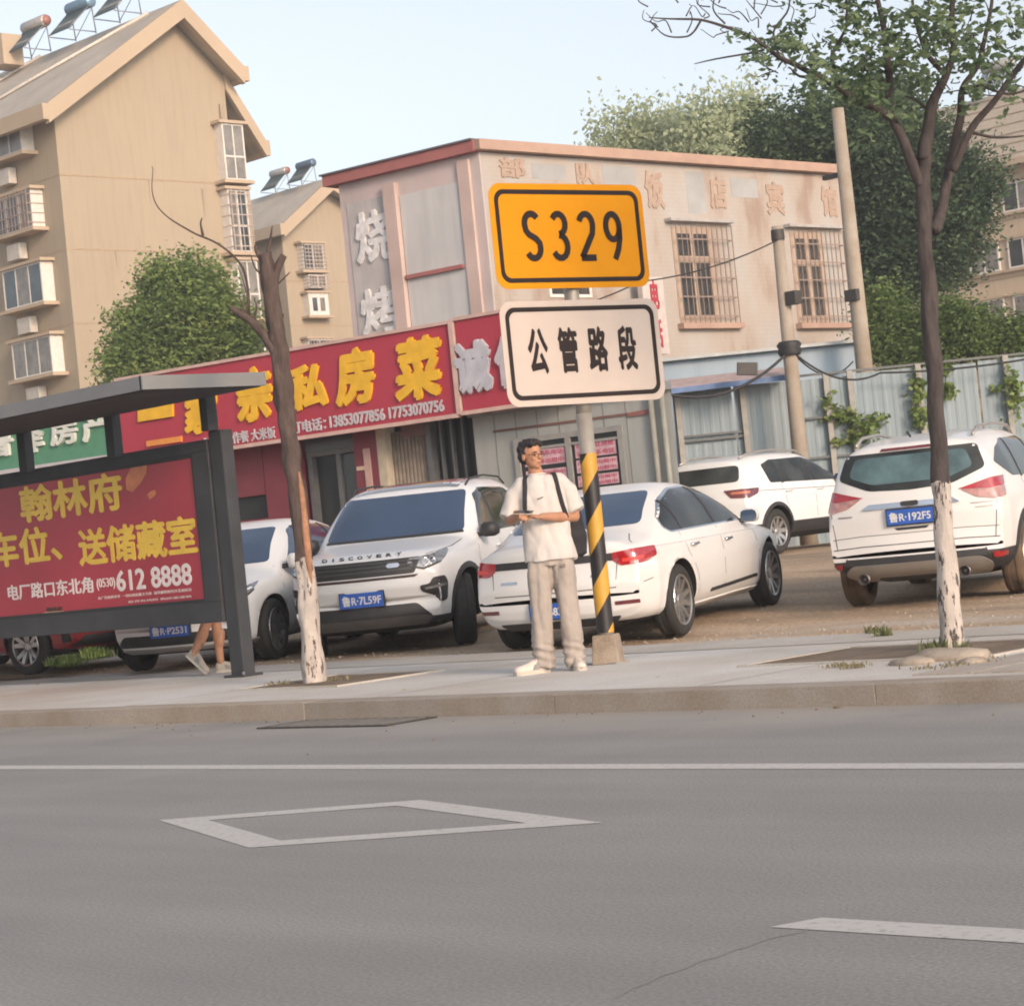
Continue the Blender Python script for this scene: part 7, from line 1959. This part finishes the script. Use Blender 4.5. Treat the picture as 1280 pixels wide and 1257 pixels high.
bg_tree('light green bushy tree just above the fence below the dark tree', (1130, 560), [(1110, 420, 26, 44), (1140, 425, 30, 38), (1175, 420, 34, 34), (1215, 415, 32, 28), (1250, 420, 30, 24), (1105, 385, 18, 24), (1285, 425, 22, 20), (1195, 395, 24, 18)], 52, 420, 60, .11, .24, M_LL, 51)
# vines on the fence
def vine(label, spots, seed):
    g = np.random.default_rng(seed); C = []
    for px, py, hw, hh, n in spots:
        for _ in range(n):
            q = P(px + g.normal() * hw * .5, py + g.normal() * hh * .5, 41.5 - .15 + g.uniform(-.12, .05)); C.append((q.x, q.y, q.z))
    C = np.array(C); r = empty('climbing_vine', tuple(C.mean(0)), 0, label, 'vine'); o = leaves('foliage', C - C.mean(0), 8, .13, .07, M_LB, r, .6, .2, seed)
    mb = MB(); pts = sorted([Vector(c - C.mean(0)) for c in C], key=lambda p: p.z)[::max(1, len(C) // 7)]
    if len(pts) > 2: mb.tube(pts, .012, 5).build('stem', M_BGB, r)
vine('leafy vine creeping along the fence rail left of the white SUV', [(1048, 520, 12, 12, 14), (1068, 525, 10, 10, 12), (1075, 545, 14, 8, 14), (1090, 538, 8, 12, 8), (1102, 522, 12, 4, 5), (1035, 500, 4, 14, 4), (1048, 552, 6, 4, 3)], 61)
vine('vine hanging down the fence just left of the right tree trunk', [(1148, 490, 5, 22, 16), (1150, 520, 6, 20, 16)], 62)
vine('vine hanging down the fence near the right edge', [(1266, 480, 6, 18, 16), (1268, 505, 6, 14, 12), (1250, 485, 5, 5, 3)], 63)
vine('yellowish leaves growing over the fence top beside the right tree trunk', [(1180, 462, 6, 10, 12), (1182, 485, 5, 8, 8)], 64)
vine('green weed growing at the corner of the restaurant window', [(592, 580, 4, 14, 1)], 65)
# weeds, grass and rubble on the ground
M_GR = leaf_mat('grass_blades', (.09, .12, .045), (.15, .18, .07), (.26, .25, .12), .3)
M_DRY = leaf_mat('dry_grass', (.17, .15, .09), (.24, .21, .12), (.32, .28, .17), .3)
def tuft(label, pts, n, h, m, seed, spread=.09, name='weed'):
    g = np.random.default_rng(seed); v = []; f = []; base_ = None
    for px, py, hw in pts:
        c = G(px, py, .13); c = G(px, py, ground_z(c.x, c.y) if c.y > 14.6 else .128); c.z -= .005; base_ = base_ or Vector(c)
        for _ in range(n):
            w_ = hw / FPX * depth(c); o = c - base_ + Vector((g.normal() * w_ * .6, g.normal() * w_ * .6, 0)); hh = h * g.uniform(.4, 1.2); th = g.uniform(0, 6.28); le = g.uniform(.2, .9) * hh
            d = Vector((math.cos(th), math.sin(th), 0)); s_ = Vector((-d.y, d.x, 0)) * .006; k = len(v)
            v += [o - s_, o + s_, o + d * le * .4 + Vector((0, 0, hh * .7)) + s_ * .8, o + d * le * .4 + Vector((0, 0, hh * .7)) - s_ * .8, o + d * le + Vector((0, 0, hh))]
            f += [(k, k + 1, k + 2, k + 3), (k + 3, k + 2, k + 4)]
    me = pymesh(name, v, f); at = me.attributes.new('tint', 'FLOAT', 'FACE'); at.data.foreach_set('value', np.repeat(g.uniform(0, 1, len(f) // 2), 2).astype(np.float32))
    o = link(name, me, m, None); o.location = base_; tag(o, label, 'weeds', None, 'stuff'); return o
tuft('green weeds round the foot of the right hand tree', [(1180, 812, 14), (1165, 815, 14), (1205, 818, 8)], 60, .09, M_GR, 71)
tuft('dry grass in the right tree pit', [(1050, 832, 18), (1070, 833, 16), (1225, 826, 30), (1180, 832, 40)], 60, .03, M_DRY, 72)
tuft('clump of brownish weeds on the dirt left of the right hand tree', [(1095, 790, 12), (1105, 794, 10)], 60, .06, M_GR, 73)
tuft('low green grass patch beside the red car', [(75, 830, 14), (100, 826, 16), (125, 822, 14), (88, 832, 10), (118, 820, 10)], 300, .10, M_LB, 75, name='grass_patch')
tuft('dry grass blades in the left tree pit', [(420, 850, 14), (350, 855, 14)], 40, .04, M_DRY, 76)
# rubble heap at the foot of the right tree
def stone(loc, s, seed, m, label=None):
    mb = MB(); ball(mb, (0, 0, 0), s, 12); v = [Vector(p) * (1 + .28 * noise.noise(Vector(p) * (1.6 / max(s)) + Vector((seed, 0, 0)))) for p in mb.v]
    me = pymesh('stone', v, mb.f, True); o = link('stone', me, m, None, None, loc); tag(o, label, 'stone', 'stones round the right hand tree'); return o
M_STN = concrete('rough_stone', (.34, .29, .24), .2, 6)
c = G(1183, 822, .13); stone((c.x, c.y, .13), (.30, .17, .07), 1, M_STN, 'flat pale rock at the foot of the right hand tree')
c = G(1140, 828, .13); stone((c.x, c.y, .13), (.16, .10, .04), 2, M_STN, 'low grey slab of rubble left of the right hand tree foot')
c = G(1215, 828, .13); stone((c.x, c.y, .13), (.09, .07, .035), 5, M_STN, 'small tan stone right of the right hand tree foot')
gp = np.random.default_rng(9); mb = MB()
for _ in range(900):
    x_, y_ = gp.uniform(-22, -6), 14.6 + gp.exponential(1.6); r_ = gp.uniform(.008, .03); z_ = ground_z(x_, y_)
    k = [(x_ + r_ * gp.uniform(.6, 1.2) * math.cos(a_), y_ + r_ * gp.uniform(.6, 1.2) * math.sin(a_), z_ - .004) for a_ in (0, 1.3, 2.5, 3.8, 5.1)]
    mb.add(k + [(x_, y_, z_ + r_ * .6)], [(0, 1, 5), (1, 2, 5), (2, 3, 5), (3, 4, 5), (4, 0, 5)])
o = mb.build('gravel', M_STN, None, 'stuff'); o['label'] = 'loose pebbles and crumbs of rubble on the bare ground'
mb = MB()
for _ in range(90):
    x_, y_ = gp.uniform(-20, -3), 10.18 - gp.exponential(.25); r_ = gp.uniform(.004, .014)
    mb.add([(x_ - r_, y_, .001), (x_, y_ - r_, .001), (x_ + r_, y_, .001), (x_, y_ + r_, .001), (x_, y_, r_)], [(0, 1, 4), (1, 2, 4), (2, 3, 4), (3, 0, 4)])
o = mb.build('kerb_grit', M_SOIL, None, 'stuff'); o['label'] = 'grit and small litter lying along the kerb'

# a few fallen leaves and scraps on the pavement and in the gutter
def fallen(label, pts, m, nm='fallen_leaf'):
    for k, (px, py, z, s_) in enumerate(pts):
        c = G(px, py, z); a_ = k * 1.7; d = Vector((math.cos(a_), math.sin(a_), 0)) * s_; n = Vector((-d.y, d.x, 0)) * .5
        o = MB().add([c - d, c + n + Vector((0, 0, s_ * .25)), c + d, c - n + Vector((0, 0, s_ * .15))], [(0, 1, 2, 3)]).build(nm, m); tag(o, label[k], 'leaf')
M_FL = mat('fallen_leaf', (.42, .30, .12), .8)
fallen(['yellow fallen leaf on the pavement at the left edge', 'dry fallen leaf near the kerb left of the waiting man', 'small dry leaf on the road by the kerb below the right tree', 'brown leaf on the pavement right of the sign pole'], [(47, 855, .13, .05), (505, 862, .13, .03), (1046, 884, .004, .035), (822, 846, .13, .03)], M_FL)
# ================================================================ HAZE
def haze():
    m = bpy.data.materials.new('haze_air'); m.use_nodes = True; t = m.node_tree
    t.nodes.remove(t.nodes['Principled BSDF'])
    v = t.nodes.new('ShaderNodeVolumePrincipled'); v.inputs['Color'].default_value = (.93, .95, 1, 1); v.inputs['Density'].default_value = .0012; v.inputs['Anisotropy'].default_value = .2
    t.links.new(v.outputs[0], t.nodes['Material Output'].inputs['Volume'])
    o = MB().box(-620, 620, -620, 620, -1.3, 31).build('haze', m, None, 'stuff'); o['label'] = 'thin pale evening haze over the whole street'
haze()
